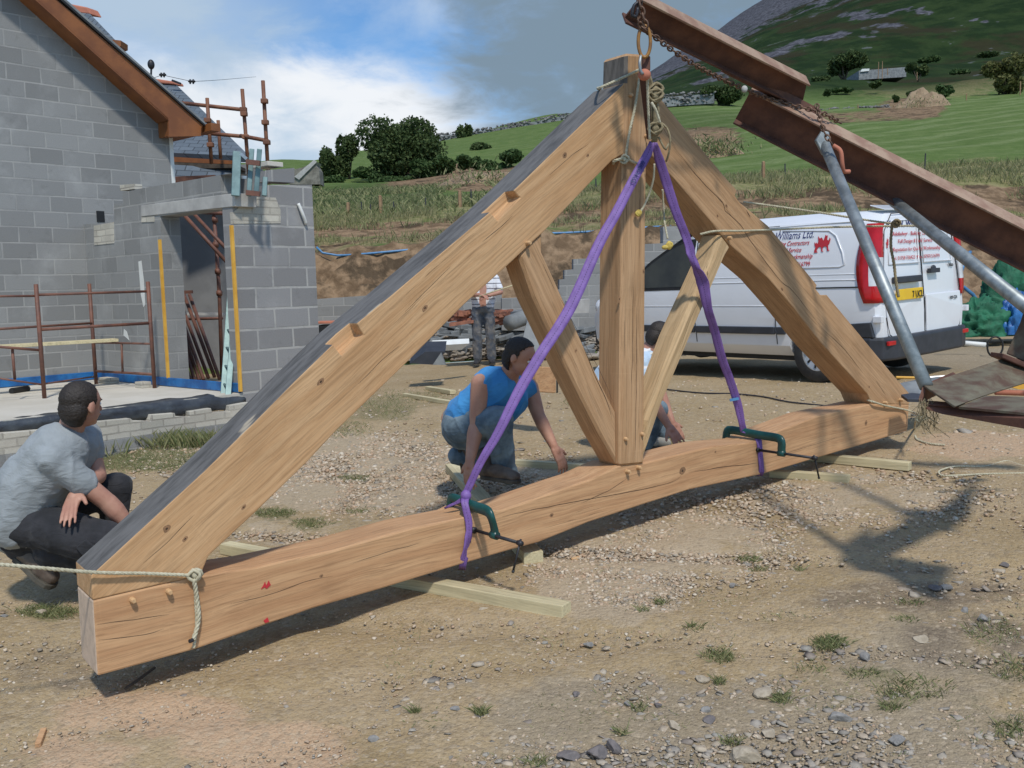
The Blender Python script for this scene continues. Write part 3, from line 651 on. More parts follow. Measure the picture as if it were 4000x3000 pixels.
# ---- grass
def blades(name, pos, h, w, mat, lean=0.35, per=1):
    n = len(pos); a = rng.uniform(0, 6.28, n); hx = h * rng.uniform(.5, 1.15, n); lx = rng.normal(0, lean, n) * hx; ly = rng.normal(0, lean, n) * hx
    d = np.stack([np.cos(a), np.sin(a), np.zeros(n)], 1) * w / 2
    B = np.stack([pos - d, pos + d, pos + np.stack([lx * .45, ly * .45, hx * .62], 1) + d * .6, pos + np.stack([lx, ly, hx], 1)], 1)
    Fc = np.array([[0, 1, 2], [0, 2, 3]])[None] + (np.arange(n) * 4)[:, None, None]
    return npmesh(name, B.reshape(-1, 3), Fc.reshape(-1, 3), mat, 'stuff', {'rnd': np.repeat(rng.uniform(0, 1, n), 4)})
def tuft_pos(px, py, rx, ry, n):
    a = rng.uniform(0, 6.28, n); r = np.sqrt(rng.uniform(0, 1, n)) ; k = rng.normal(0, .18, n)
    return unproj_ground(px + rx * (r + k) * np.cos(a), py + ry * (r + k) * np.sin(a))
tufts = [(560, 1800, 300, 40, 5200), (60, 1790, 150, 90, 1800), (1080, 2010, 75, 18, 650), (1215, 2052, 75, 20, 500), (1385, 1872, 70, 12, 300), (190, 2395, 120, 24, 800),
 (1510, 1590, 110, 45, 800), (1620, 1545, 160, 25, 500), (1340, 1680, 110, 30, 600), (1880, 2790, 26, 10, 150), (1620, 2785, 18, 6, 60), (2580, 2358, 24, 7, 80), (2920, 2190, 50, 12, 110), (3120, 2230, 18, 6, 40),
 (3240, 2520, 62, 24, 420), (2810, 2570, 66, 26, 260), (3370, 2640, 60, 20, 130), (3560, 2700, 150, 44, 330), (3480, 2770, 50, 16, 80), (2810, 2668, 26, 10, 70), (3050, 2735, 34, 18, 150), (3870, 2480, 100, 50, 200),
 (3960, 2620, 90, 50, 180), (2850, 2905, 40, 12, 70), (2490, 2775, 36, 10, 40), (2430, 2870, 24, 12, 40), (2100, 2980, 50, 20, 70), (3950, 2850, 80, 40, 130), (1400, 2000, 60, 10, 90), (2710, 2455, 45, 10, 60),
 (3560, 2360, 60, 12, 70), (3530, 2430, 50, 12, 60), (820, 1690, 160, 24, 600), (2230, 1575, 40, 14, 90), (3170, 2620, 60, 16, 50), (2960, 2230, 40, 8, 40), (2510, 2390, 22, 8, 40)]
blades('grass_tufts', np.concatenate([tuft_pos(*t) for t in tufts]), 0.030, 0.0032, M_['tuft'], 0.7)
w_ = unproj_ground(rng.uniform(1500, 4200, 5200), rng.uniform(2050, 3050, 5200)); w_ = w_[np.array([noise.noise((q[0] * 3.1, q[1] * 3.1, 4.0)) for q in w_]) > .12]
blades('sparse_weeds', w_, 0.016, 0.003, M_['tuft'], 1.0)
# longer grass against the footing and weeds
pp = np.concatenate([tuft_pos(700, 1745, 300, 14, 900), tuft_pos(40, 1740, 160, 30, 900), tuft_pos(250, 1775, 200, 20, 400)])
blades('long_grass', pp, 0.16, 0.007, M_['tuft'], 0.4)
def bank_pos(y0, y1, px0, px1, n):
    Yv = rng.uniform(y0, y1, n); u = (rng.uniform(px0, px1, n) - 2000) / FPX; x = u * Yv; return np.stack([x, Yv, tz(x, Yv)], 1)
def lumpy(p, sc=0.5, thr=0.0): return p[np.array([noise.noise((q[0] * sc, q[1] * sc, 0)) for q in p]) > thr]
blades('bank_grass', np.concatenate([lumpy(bank_pos(24.9, 30, 1050, 4300, 17000), .5, -.02), lumpy(bank_pos(19.0, 22.5, 1050, 4300, 7000), .9, 0.12), lumpy(bank_pos(23.6, 24.9, 1050, 4300, 5000), .8, 0.0)]), 0.21, 0.018, M_['drygrass'], 0.35)
blades('bank_green', np.concatenate([lumpy(bank_pos(23.6, 30, 1050, 4300, 9000), .7, .1), lumpy(bank_pos(19.2, 22.3, 1050, 4300, 5000), .5, .2)]), 0.22, 0.03, M_['tuft'], 0.35)

sg = lumpy(bank_pos(27, 46, 1100, 2100, 16000), .35, -.1)
blades('rough_grass', sg[:9000], 0.24, 0.05, M_['tuft'], 0.6)
# ---- leaves
def leaves(name, blobs, n, size, mat, parent=None, M=None, squash=1.0, kind=None):
    """many small leaf clusters through the volume of the listed ellipsoids (centre, radii)"""
    vol = np.array([b_[1][0] * b_[1][1] * b_[1][2] for b_ in blobs]); vol = vol ** 0.8 / (vol ** 0.8).sum()
    k = rng.choice(len(blobs), n, p=vol); C = np.array([list(b_[0]) for b_ in blobs])[k]; R_ = np.array([b_[1] for b_ in blobs])[k]
    d = rng.standard_normal((n, 3)); d /= np.linalg.norm(d, axis=1)[:, None]; r = rng.uniform(0.35, 1.0, n) ** 0.5
    r *= 1 + 0.22 * np.array([noise.noise(q * 2.3) for q in d]) + rng.normal(0, .06, n)
    pos = C + d * R_ * r[:, None]
    t1 = rng.standard_normal((n, 3)); t1 /= np.linalg.norm(t1, axis=1)[:, None]; t2 = np.cross(t1, rng.standard_normal((n, 3))); t2 /= np.linalg.norm(t2, axis=1)[:, None]
    s = (size * rng.uniform(.5, 1.3, n))[:, None]
    V = np.stack([pos - t1 * s, pos + t2 * s * .6, pos + t1 * s, pos - t2 * s * .6], 1)
    o = npmesh(name, V.reshape(-1, 3), np.arange(n * 4).reshape(-1, 4), mat, kind, {'rnd': np.repeat(np.clip(rng.normal(.5, .3, n), 0, 1), 4)})
    if parent is not None:
        M = wm(parent); o.data.transform(M.inverted()); place(o, M, parent)
    return o
def mound_tree(name, label, cat, px, py, Y, wpx, hpx, mat, leaf=None, n=6000, group=None, nb=9, lean=0.0, trunk=True):
    """tree or bush whose foot stands at the terrain; wpx, hpx: crown size seen in the photo"""
    k = Y / FPX; base = P(px, py, Y); w = wpx * k / 2; h = hpx * k
    t = thing(name, base, label, cat, group)
    blobs = []
    for i in range(nb):
        a = random.uniform(0, 6.28); r = random.uniform(0.15, .72); hz = random.uniform(.20, .80)
        blobs.append((base + Vector((math.cos(a) * r * w + lean * hz * w, math.sin(a) * r * w * .8, h * (.55 + (hz - .55) * (1.25 - r * .7)))), (w * random.uniform(.3, .5), w * random.uniform(.3, .5), h * random.uniform(.17, .27))))
    if trunk:
        mb = MB()
        for q in range(4):
            tip = blobs[q % nb][0]; b0 = base + Vector((random.uniform(-.05, .05) * w, 0, -0.2)); mid = b0.lerp(tip, .5) + Vector((random.uniform(-.1, .1) * w, 0, 0))
            mb.tube(spline([b0, mid, tip], h * .12), [max(.03, w * .06 * (1 - j / 12)) for j in range(len(spline([b0, mid, tip], h * .12)))], 6)
        mb.build('trunk', M_['bark'], t, smooth=True)
    leaves('crown', blobs, n, leaf or (k * 7), mat, t)
    return t
# ------------------------------------------------------------------ trees, walls and far things
LF, GO, AU = M_['leaf'], M_['gorse'], M_['autumn']
mound_tree('tree', 'large round dark tree on the skyline left of the truss', 'tree', 1555, 705, 60, 340, 255, LF, n=20000, nb=20)
mound_tree('tree', 'small wispy tree close against the left side of the large round tree', 'tree', 1365, 700, 62, 110, 185, LF, n=2600, nb=6)
mound_tree('tree', 'broad low tree rising just behind the block pier', 'tree', 1300, 720, 60, 130, 150, LF, n=4500, nb=8)
mound_tree('tree', 'thin windblown tree standing alone before the skyline wall', 'tree', 1808, 580, 104, 66, 112, LF, n=1200, nb=6, lean=.2)
mound_tree('bush', 'low olive bush in front of the thin windblown tree', 'bush', 1885, 640, 80, 120, 90, LF, n=2600, nb=6)
for i, (px, py, w, h, lab) in enumerate([(1910, 690, 200, 60, 'dark wide gorse bush on the crest of the bare spoil bank'), (1560, 735, 260, 60, 'low dark scrub right under the large round tree'), (1650, 700, 150, 75, 'dark gorse bush at the right foot of the large round tree'), (1740, 675, 150, 80, 'dark gorse bush above the bare spoil bank, left of the olive bush'),
        (1830, 665, 120, 70, 'dark gorse bush below the thin windblown tree'), (1985, 640, 130, 60, 'dark gorse bush nearest the rafter on the upper bank'),
        (1280, 745, 170, 60, 'low green bush just above the stepped pier top'), (1430, 715, 130, 60, 'low green bush under the left side of the large round tree')]):
    mound_tree('gorse_bush', lab, 'bush', px, py, 58, w, h, GO, n=2400, nb=7, group='bushes in the hedge line left of the truss', trunk=False)
mound_tree('tree', 'round dark hillside tree beside the far stone barn', 'tree', 3298, 318, 150, 150, 125, LF, n=4500, nb=9)
mound_tree('tree', 'sprawling dark bush at the end of the drystone wall behind the truss peak', 'tree', 2815, 425, 100, 190, 100, LF, n=4000, nb=9)
mound_tree('tree', 'rounded olive tree at the right edge above the field', 'tree', 3925, 375, 105, 190, 150, AU, n=5500, nb=10)
mound_tree('tree', 'small dark tree right of the far stone barn', 'tree', 3585, 312, 135, 80, 75, LF, n=1600, nb=6)
hz = [(3215, 335, 140, 90, 40), (3085, 400, 108, 60, 30), (3560, 385, 100, 60, 30), (3680, 385, 100, 110, 50), (3740, 295, 140, 90, 26), (3500, 400, 98, 30, 26), (3450, 435, 92, 60, 26), (3300, 365, 120, 100, 26),
      (3640, 250, 170, 120, 26), (3850, 230, 180, 130, 22), (3420, 340, 118, 60, 24), (3960, 700, 30, 90, 60), (2950, 380, 115, 70, 26), (3230, 375, 110, 50, 24)]
for px, py, Y, w, h in hz:
    mound_tree('bush', 'dark bush on the rough slope between the field and the mountain', 'bush', px, py, Y, w, h, GO if random.random() < .6 else LF, n=700, nb=5, group='bushes dotted over the slope', trunk=False)

M_['drystone'] = M_slt
def drystone(name, label, pts, h, thick=0.5, size=0.17, dens=60):
    """wall of single stones following pixel points (px, py, Y) along its foot"""
    t = thing(name, P(*pts[0]), label, 'wall'); base = [P(*q) for q in pts]
    mb = MB()
    core = spline(base, 2.0)
    for a, b_ in zip(core, core[1:]): mb.beam(a + Vector((0, 0, h * .40)), b_ + Vector((0, 0, h * .40)), thick * .6, h * .85)
    mb.build('core', M_['slate'], t)
    pos = []
    for a, b_ in zip(core, core[1:]):
        n = int((b_ - a).length * dens * h)
        for _ in range(n):
            q = a.lerp(b_, random.random()); pos.append((q.x + random.uniform(-.1, .1), q.y + random.choice((-1, 1)) * thick * .33, q.z + random.uniform(0, h)))
        for _ in range(int((b_ - a).length * 4)):
            q = a.lerp(b_, random.random()); pos.append((q.x, q.y, q.z + h + random.uniform(-.05, .08)))
    pos = np.array(pos); V, Fc = solids(pos, size * rng.uniform(.6, 1.3, len(pos)), .7, 0)
    o = npmesh('stonework', V, Fc, M_wst, None, {'rnd': np.repeat(rng.uniform(0, 1, len(pos)), len(ico_v))}); o['kind'] = 'stuff'
    o.data.transform(wm(t).inverted()); place(o, wm(t), t)
drystone('drystone_wall', 'long grey drystone wall climbing the skyline above the trees', [(1680, 566, 106), (1900, 540, 106), (2080, 508, 106), (2300, 464, 106), (2420, 440, 106)], 1.0, 0.8, 0.14, 30)
drystone('drystone_wall', 'grey drystone wall crossing behind the truss peak at the mountain foot', [(2560, 420, 100), (2700, 410, 100), (2790, 404, 99)], 1.15, .7, 0.16, 22)
drystone('drystone_wall', 'low broken stone wall along the far edge of the mown field', [(3180, 458, 88), (3300, 448, 89), (3420, 440, 90), (3480, 436, 90)], 0.5, .5, 0.16, 20)
# stone gable glimpsed behind the pier top
M_['greystone0'] = simple('lichened_stone', (0.27, 0.25, 0.21), (0.13, 0.12, 0.10), 2.5, .95, bmp=.6, bscale=6)
t = thing('ruined_gable', P(1215, 700, 48), 'pale ruined stone gable showing between the pier top and the trees', 'ruin')
MB().prism([P(1130, 720, 48), P(1130, 665, 48), P(1180, 655, 48), P(1228, 632, 48), P(1246, 665, 48), P(1252, 720, 48)], (0, 1.0, 0)).build('stonework', M_['greystone0'], t)
MB().prism([P(1150, 690, 47.9), P(1226, 624, 47.9), P(1238, 632, 47.9), P(1168, 702, 47.9)], (0, 1.2, 0)).build('coping', M_['concrete'], t)
# far barn
t = thing('stone_barn', P(3450, 310, 140), 'long low grey stone barn far up the slope', 'barn')
a, b_, c_, d = P(3355, 312, 140), P(3540, 300, 140), P(3540, 262, 140), P(3355, 276, 140)
MB().prism([a, b_, c_, d], (0, 5, 0)).build('wall', M_['slate'], t)
MB().prism([P(3362, 280, 139.8), P(3394, 277, 139.8), P(3397, 268, 139.8), P(3368, 269, 139.8)], (0, .4, 0)).build('skylight', M_['white'], t)
# fence posts along the field edge
def post(px, py, Y, hpx, dark, label, group):
    b0 = P(px, py, Y); h = hpx * Y / FPX; lean = Vector((random.uniform(-.05, .05), 0, 1)) * h
    mb = MB(); r = 0.022 if dark else 0.06
    mb.tube([b0 - Vector((0, 0, .3)), b0 + lean * .5, b0 + lean * .96, b0 + lean], [r, r, r * .9, r * .35], 7 if dark else 5)
    tag(mb.build('fence_post', M_['darkpost' if dark else 'postw']), label, 'fence post', group)
for px, py, h in [(1262, 862, 35), (1330, 862, 50), (1415, 852, 62), (1448, 835, 38), (1540, 838, 50), (1663, 832, 58), (1842, 800, 60), (1965, 800, 45), (2328, 760, 62), (3067, 705, 65), (3612, 655, 55)]:
    post(px, py, 28, h, True, 'thin dark stake in the wire fence along the field edge', 'dark stakes of the field fence')
for px, py, h in [(1360, 862, 70), (1488, 822, 58), (1797, 805, 60), (2982, 702, 70)]:
    post(px, py, 27.5, h, False, 'pale square wooden fence post in the wire fence along the field edge', 'wooden posts of the field fence')
for px, py, h, Y in [(3240, 455, 30, 88), (3352, 445, 36, 88), (3775, 400, 34, 95), (3985, 360, 40, 95), (3430, 300, 56, 138), (3446, 300, 58, 138), (3467, 285, 18, 139), (3582, 305, 22, 130)]:
    post(px, py, Y, h, False, 'tiny pale post standing out on the far rough slope', 'far pale posts')
# spoil heaps
def heap(name, label, px, py, Y, wpx, hpx, mat, seed):
    k = Y / FPX; base = P(px, py, Y); n = 40; th = np.linspace(0, 2 * math.pi, n, endpoint=False); V = []; Fc = []; R_ = 14
    for j in range(R_ + 1):
        r = j / R_
        for q in th:
            nn = noise.fractal((math.cos(q) * r * 2 + seed, math.sin(q) * r * 2, seed), 1, 2, 4)
            rr = r * (1 + .18 * noise.noise((math.cos(q) * 1.5, math.sin(q) * 1.5, seed)))
            V.append((base.x + rr * math.cos(q) * wpx * k / 2, base.y + rr * math.sin(q) * wpx * k * .3, base.z + hpx * k * (max(0, (1 - r * r)) * (1 + .45 * nn)) - .15 * (j == R_)))
    V = np.array(V)
    for j in range(R_):
        for i in range(n): Fc.append([j * n + i, (j + 1) * n + i, (j + 1) * n + (i + 1) % n, j * n + (i + 1) % n])
    o = npmesh(name, V, np.array(Fc), mat, None, None, True); tag(o, label, 'spoil heap'); return o
M_['earth'] = simple('bare_earth', (0.33, 0.24, 0.15), (0.20, 0.14, 0.085), 1.6, 1.0, bmp=0.8, bscale=5, bdist=0.1, detail=7)
heap('spoil_heap', 'bare tan spoil heap at the top edge of the mown field', 3610, 448, 88, 260, 78, M_['earth'], 2.2)
heap('spoil_heap', 'weedy spoil heap just right of the truss peak', 2760, 640, 45, 360, 80, M_['earth'], 5.1)
heap('spoil_heap', 'long bare spoil bank below the gorse bushes left of the truss', 1900, 738, 42, 480, 60, M_['earth'], 8.1)
pv = []
for px, py, Y, w, h, n in [(2760, 590, 44.6, 330, 60, 900), (3600, 410, 87, 260, 40, 300), (2680, 640, 43.8, 200, 30, 500), (1900, 700, 41, 420, 60, 300)]:
    for _ in range(n):
        q = P(px + random.gauss(0, w * .22), py + random.gauss(0, h * .4), Y - random.uniform(0, 1)); pv.append(q[:])
blades('heap_weeds', np.array(pv), 0.22, 0.07, M_['tuft'], 0.6)
# blue water pipe along the terrace
tag(MB().tube(spline([P(1236, 965, 18.9), P(1260, 988, 18.9), P(1320, 998, 18.9), P(1500, 985, 18.9), P(1700, 962, 19.1), P(1900, 915, 19.2), P(2120, 912, 19.2), P(2300, 905, 19.2), P(2560, 886, 19.2), P(2620, 884, 19.3)], .3), .024, 6).build('water_pipe', M_['bluepipe'], smooth=True), 'bright blue water pipe snaking along the top of the cut bank', 'pipe')
tag(MB().tube(spline([P(3620, 1250, 15), P(3722, 1130, 15), P(3772, 1012, 15.2), P(3790, 985, 15.5)], .1), .03, 7).build('water_pipe', M_['bluepipe'], smooth=True), 'steep blue pipe end standing up behind the rear corner of the white van', 'pipe')
tag(MB().tube(spline([P(3735, 1115, 15), P(3765, 1122, 15), P(3800, 1150, 15), P(3830, 1200, 15)], .1), .03, 7).build('water_pipe', M_['bluepipe'], smooth=True), 'curved blue pipe end arching down into the green tarpaulin', 'pipe')

# ------------------------------------------------------------------ block walls and rubble at the back of the yard
def blockwall(label, pts, Y0, Y1, mat='block', thick=.22, name='block_wall', cat='wall', ground=True):
    """pts: pixel outline; depth runs linearly with px from Y0 to Y1"""
    x0, x1 = pts[0][0], max(p[0] for p in pts)
    q = [P(px, py, Y0 + (Y1 - Y0) * (px - x0) / max(1, x1 - x0)) for px, py in pts]
    e = (q[-1] if abs((q[-1] - q[0]).x) > .1 else q[1]) - q[0]; ex = Vector((abs(e.x), e.y if e.x > 0 else -e.y, 0)).normalized()
    M = frame(q[0], ex); nb = Vector((-ex.y, ex.x, 0)) * thick
    return tag(MB().prism(q, nb).build(name, M_[mat], None, M), label, cat)
blockwall('long low grey block wall at the foot of the cut bank behind the pier', [(1180, 1320), (1180, 1172), (1500, 1150), (1700, 1144), (1960, 1140), (1960, 1250)], 17.4, 17.4)
blockwall('stepped grey block wall rising to the right behind the struts', [(1960, 1290), (1960, 1165), (2100, 1160), (2118, 1160), (2118, 1132), (2185, 1130), (2185, 1092), (2205, 1090), (2205, 1055), (2240, 1052), (2240, 1012), (2330, 1008), (2480, 1000), (2480, 955), (2590, 950), (2590, 885), (2760, 880), (2760, 1300)], 17.0, 17.3)
# slate rubble: 90 slabs large enough to tell apart, then chips
def slab(px, py, s, thin, label, group=None, tilt=None, mat='slate', cat='stone slab', name='slate_piece', Y=None):
    c0 = G(px, py) if Y is None else P(px, py, Y); n = random.randint(5, 8); a0 = random.uniform(0, 6)
    poly = []
    for i in range(n):
        a = a0 + 2 * math.pi * i / n; r = s * random.uniform(.6, 1.1); poly.append(Vector((math.cos(a) * r, math.sin(a) * r * .7, 0)))
    tilt = tilt if tilt is not None else random.uniform(-.35, .35)
    R_ = Matrix.Rotation(random.uniform(0, 6.28), 3, 'Z') @ Matrix.Rotation(tilt, 3, 'X') @ Matrix.Rotation(random.uniform(-.25, .25), 3, 'Y')
    o = MB().prism([R_ @ p + c0 + Vector((0, 0, thin * .2)) for p in poly], R_ @ Vector((0, 0, thin))).build(name, M_[mat], None, Matrix.Translation(c0), bevel=thin * .12)
    return tag(o, label, cat, group)
k_ = 0
for i in range(150):
    px = random.uniform(1560, 2320); py = random.uniform(1275, 1395)
    if px < 1700 and py < 1290: continue
    hgt = max(0, (1 - abs(px - 1950) / 480)) * random.uniform(0, .35)
    o = slab(px, py, random.uniform(.12, .38), random.uniform(.03, .10), 'flat grey-blue slate slab tumbled in the rubble behind the kneeling man', 'slates in the rubble heap')
    o.location.z += hgt * .6 + .03; WM[o.name] = o.matrix_basis.copy()
V = []
for i in range(2600):
    px = random.gauss(1930, 260); py = random.uniform(1270, 1410); q = G(px, py); V.append((q.x, q.y, q.z + max(0, (1 - abs(px - 1950) / 480)) * random.uniform(0, .2)))
V = np.array(V); Vv, Fc = solids(V, rng.uniform(.03, .12, len(V)), .35, 0)
npmesh('slate_rubble', Vv, Fc, M_slt, 'stuff', {'rnd': np.repeat(rng.uniform(0, .6, len(V)), len(ico_v))})
# upright slab, grey pipe offcuts, brick pile, boards in the background
tag(MB().prism([P(2048, 1420, 14.6), P(2040, 1330, 14.8), P(2062, 1240, 15.1), P(2108, 1236, 15.1), P(2130, 1330, 14.8), P(2120, 1420, 14.6)], (0, .09, 0)).build('standing_slab', M_['slate'], bevel=.02), 'tall pale slate slab standing on end behind the left strut', 'stone slab')
tag(MB().tube([P(1990, 1262, 15.2), P(2150, 1205, 16.2)], .13, 12).build('drain_pipe', M_['slate'], smooth=True), 'thick grey pipe lying slanted above the brick pile', 'pipe')
tag(MB().prism([P(1955, 1225, 15.6), P(2150, 1195, 15.6), P(2156, 1208, 15.6), P(1962, 1240, 15.6)], (0, .7, 0)).build('grey_sheet', M_['slate']), 'flat grey sheet resting over the pipe above the brick pile', 'sheet')
t = thing('brick_pile', P(1900, 1265, 15.8), 'low pile of orange bricks behind the standing man', 'brick pile')
for i in range(40):
    px = random.choice([random.uniform(1930, 1985), random.uniform(1760, 1830)]); py = random.uniform(1215, 1262)
    c0 = P(px, py, 15.6 + random.uniform(0, .5)); R_ = Matrix.Rotation(random.uniform(-.5, .5), 3, 'Z') @ Matrix.Rotation(random.uniform(-.2, .2), 3, 'Y')
    MB().box(c0, (.215, .10, .065), R_).build('brick', M_['redbrick'], t)
MB().prism([P(1755, 1262, 15.5), P(1850, 1250, 15.5), P(1850, 1262, 15.5), P(1755, 1276, 15.5)], (0, .4, 0)).build('bottom_layer', M_['redbrick'], t)
tag(MB().prism([P(2205, 1225, 14.4), P(2300, 1222, 14.4), P(2305, 1168, 14.4), P(2215, 1175, 14.4)], (0, .5, 0)).build('block_pallet', M_['concrete']), 'pale stack of slabs left of the van bonnet', 'stack')
tag(MB().prism([P(1660, 1375, 13.2), P(1690, 1350, 13.2), P(1690, 1330, 13.3), P(1660, 1352, 13.3)], (.5, .3, 0)).build('white_offcut', M_['white']), 'white plastic offcut left of the slate rubble', 'offcut')
tag(MB().prism([P(1600, 1420, 12.6), P(1660, 1374, 12.6), P(1740, 1372, 12.6), P(1700, 1425, 12.6)], (0, .3, .12)).build('dark_board', M_['blackpl']), 'dark board lying at the left end of the slate rubble', 'board')
tag(MB().prism([P(1690, 1425, 12.5), P(1722, 1378, 12.5), P(1740, 1425, 12.5)], (0, .12, 0)).build('dark_wedge', M_['slate']), 'dark pointed slate leaning by the dark board', 'stone slab')
# generator behind the pier
t = thing('site_generator', P(1290, 1330, 12.4), 'small black and orange site machine just right of the pier', 'generator')
MB().box(P(1290, 1300, 12.5), (.24, .3, .22)).build('body', M_['black'], t, bevel=.01)
MB().box(P(1288, 1258, 12.5), (.30, .34, .03)).build('orange_top', M_['tile'], t, bevel=.005)
MB().tube([P(1322, 1320, 12.3), P(1326, 1252, 12.3), P(1318, 1248, 12.5)], .012, 8).build('frame', M_['iron'], t)
MB().box(P(1290, 1285, 12.3), (.05, .03, .07)).build('control', M_['white'], t)
# tarpaulins right of the van
def crumple(name, label, cpx, cpy, Y, rx, rz, mat, seed):
    c0 = P(cpx, cpy, Y); n, m = 60, 36; V = []
    for j in range(m):
        th = math.pi * .5 * j / (m - 1)
        for i in range(n):
            ph = 2 * math.pi * i / n; d = Vector((math.sin(th) * math.cos(ph), math.sin(th) * math.sin(ph), math.cos(th)))
            f = 1 + .28 * noise.fractal(d * 2.2 + Vector((seed, 0, 0)), 1, 2, 3) + .16 * (1 - abs(noise.noise(d * 5 + Vector((0, seed, 0)))) * 3)
            V.append((c0.x + d.x * rx * f, c0.y + d.y * rx * .7 * f, c0.z + d.z * rz * f))
    o = npmesh(name, np.array(V), np.array([[j * n + i, (j + 1) * n + i, (j + 1) * n + (i + 1) % n, j * n + (i + 1) % n] for j in range(m - 1) for i in range(n)]), mat, None, None, True)
    return tag(o, label, 'tarpaulin')
crumple('tarpaulin', 'crumpled green tarpaulin heaped low beside the van bumper', 3825, 1312, 14.2, .48, .5, M_['tarp'], 1.1)
crumple('tarpaulin', 'taller mound of green tarpaulin at the right edge of the yard', 3960, 1290, 14.8, .55, .95, M_['tarp'], 4.1)
crumple('tarpaulin', 'blue tarpaulin bundle in front of the taller green mound', 3975, 1305, 14.0, .24, .55, M_['bluetarp'], 7.4)
tag(MB().tube([P(3680, 1332, 12.8), P(3760, 1340, 12.6), P(3850, 1348, 12.4)], .035, 7).build('white_pipe', M_['white'], smooth=True), 'white plastic pipe lying on the ground below the green tarpaulin', 'pipe')
tag(MB().tube([P(3675, 1325, 13.2), P(3730, 1318, 13.5)], .03, 7).build('white_pipe', M_['white'], smooth=True), 'short white pipe offcut touching the van bumper shadow', 'pipe')
tag(MB().tube([G(3886, 1394) + Vector((.10 * math.cos(a / 3.), 0, .13 + .13 * math.sin(a / 3.))) for a in range(19)], .012, 6, closed=True).build('cable_hoop', M_['black'], smooth=True), 'thin black hoop standing by the base of the leaning post', 'hoop')
def rock(px, py, r, mat, label, group=None):
    c0 = G(px, py); bm = bmesh.new(); bmesh.ops.create_icosphere(bm, subdivisions=3, radius=1.0); sd = random.uniform(0, 99)
    cuts = [(Vector((random.gauss(0, 1), random.gauss(0, 1), random.gauss(0, .7))).normalized(), random.uniform(.45, .8)) for _ in range(9)]
    sc_ = Vector((random.uniform(.8, 1.3), random.uniform(.7, 1.0), random.uniform(.4, .65))) * r; rz = Matrix.Rotation(random.uniform(0, 6.28), 3, 'Z')
    for v in bm.verts:
        for n_, d_ in cuts:
            k = v.co.dot(n_)
            if k > d_: v.co -= n_ * (k - d_)
        v.co += v.co.normalized() * .06 * noise.noise(v.co * 3 + Vector((sd, 0, 0))); v.co = rz @ Vector([v.co[i] * sc_[i] for i in range(3)])
    me = bpy.data.meshes.new('loose_stone'); bm.to_mesh(me); bm.free(); me.materials.append(M_[mat]); o = bpy.data.objects.new('loose_stone', me); col.objects.link(o)
    place(o, Matrix.Translation(c0 + Vector((0, 0, r * .18)))); tag(o, label, 'stone', group)
M_['buffstone'] = simple('buff_stone', (0.46, 0.39, 0.29), (0.34, 0.28, 0.20), 30, .9, bmp=.5, bscale=120, detail=7)
M_['greystone'] = simple('grey_stone', (0.30, 0.285, 0.26), (0.20, 0.19, 0.175), 30, .9, bmp=.5, bscale=120, detail=7)
M_['purplestone'] = simple('purple_slate', (0.19, 0.165, 0.155), (0.13, 0.115, 0.11), 30, .8, bmp=.4, bscale=90)
# larger single stones on the near ground
for px, py, s, g in [(2740, 2655, .045, 'pointed tan stone at the edge of the slate ground'), (3022, 2335, .03, 'pale squarish stone right of the gravel patch'), (3592, 2505, .05, 'largest pale stone on the right, near the painted jib shadow'),
        (2860, 2290, .03, None), (3220, 2350, .03, None), (2390, 2440, .025, None), (2570, 2760, .03, None), (2300, 2520, .03, None), (2990, 2720, .055, 'broad flat buff stone half sunk behind the bright green tuft'), (2450, 2750, .03, None), (1890, 2385, .035, None),
        (160, 2400, .05, 'pale rounded stone beside the grass at the left edge'), (15, 2410, .035, None), (2760, 2780, .03, None), (3380, 2570, .04, None), (3650, 2300, .04, None), (3920, 2210, .04, None), (3700, 2300, .035, None), (2330, 2950, .06, 'dark purple slate flat at the bottom edge'), (2400, 2925, .05, None),
        (2900, 2960, .06, None), (2220, 2960, .05, None), (2630, 2840, .04, None), (2770, 2820, .04, None), (1780, 2775, .03, None), (1460, 2890, .03, None), (3280, 2810, .045, None), (3000, 2870, .04, None), (3500, 2900, .04, None), (3840, 2420, .05, None), (3770, 2390, .035, None), (2250, 2720, .03, None)]:
    rock(px, py, s * .8, 'purplestone' if g and 'purple' in g else ('buffstone' if g else random.choice(['buffstone', 'greystone', 'greystone', 'purplestone'])), g or 'loose angular stone lying on the near gravel', None if g else 'loose stones on the near ground')
tag(MB().beam(G(148, 2912), G(172, 2860) + Vector((0, 0, .01)), .022, .02).build('wood_chip', M_['tie'], bevel=.003), 'small brown wood chip on the ground at the lower left', 'wood chip')
tag(MB().beam(G(2232, 2186), G(2262, 2180) + Vector((0, 0, .004)), .02, .015).build('wood_chip', M_['peg'], bevel=.003), 'small orange wood chip right of the batten end under the clamp', 'wood chip')
tag(MB().tube([G(490, 2700) + Vector((0, 0, .01)), G(560, 2655) + Vector((0, 0, .015)), G(605, 2617) + Vector((0, 0, .01))], .006, 6).build('twig', M_['bark']), 'dark twig lying in the shadow under the near end of the tie beam', 'twig')
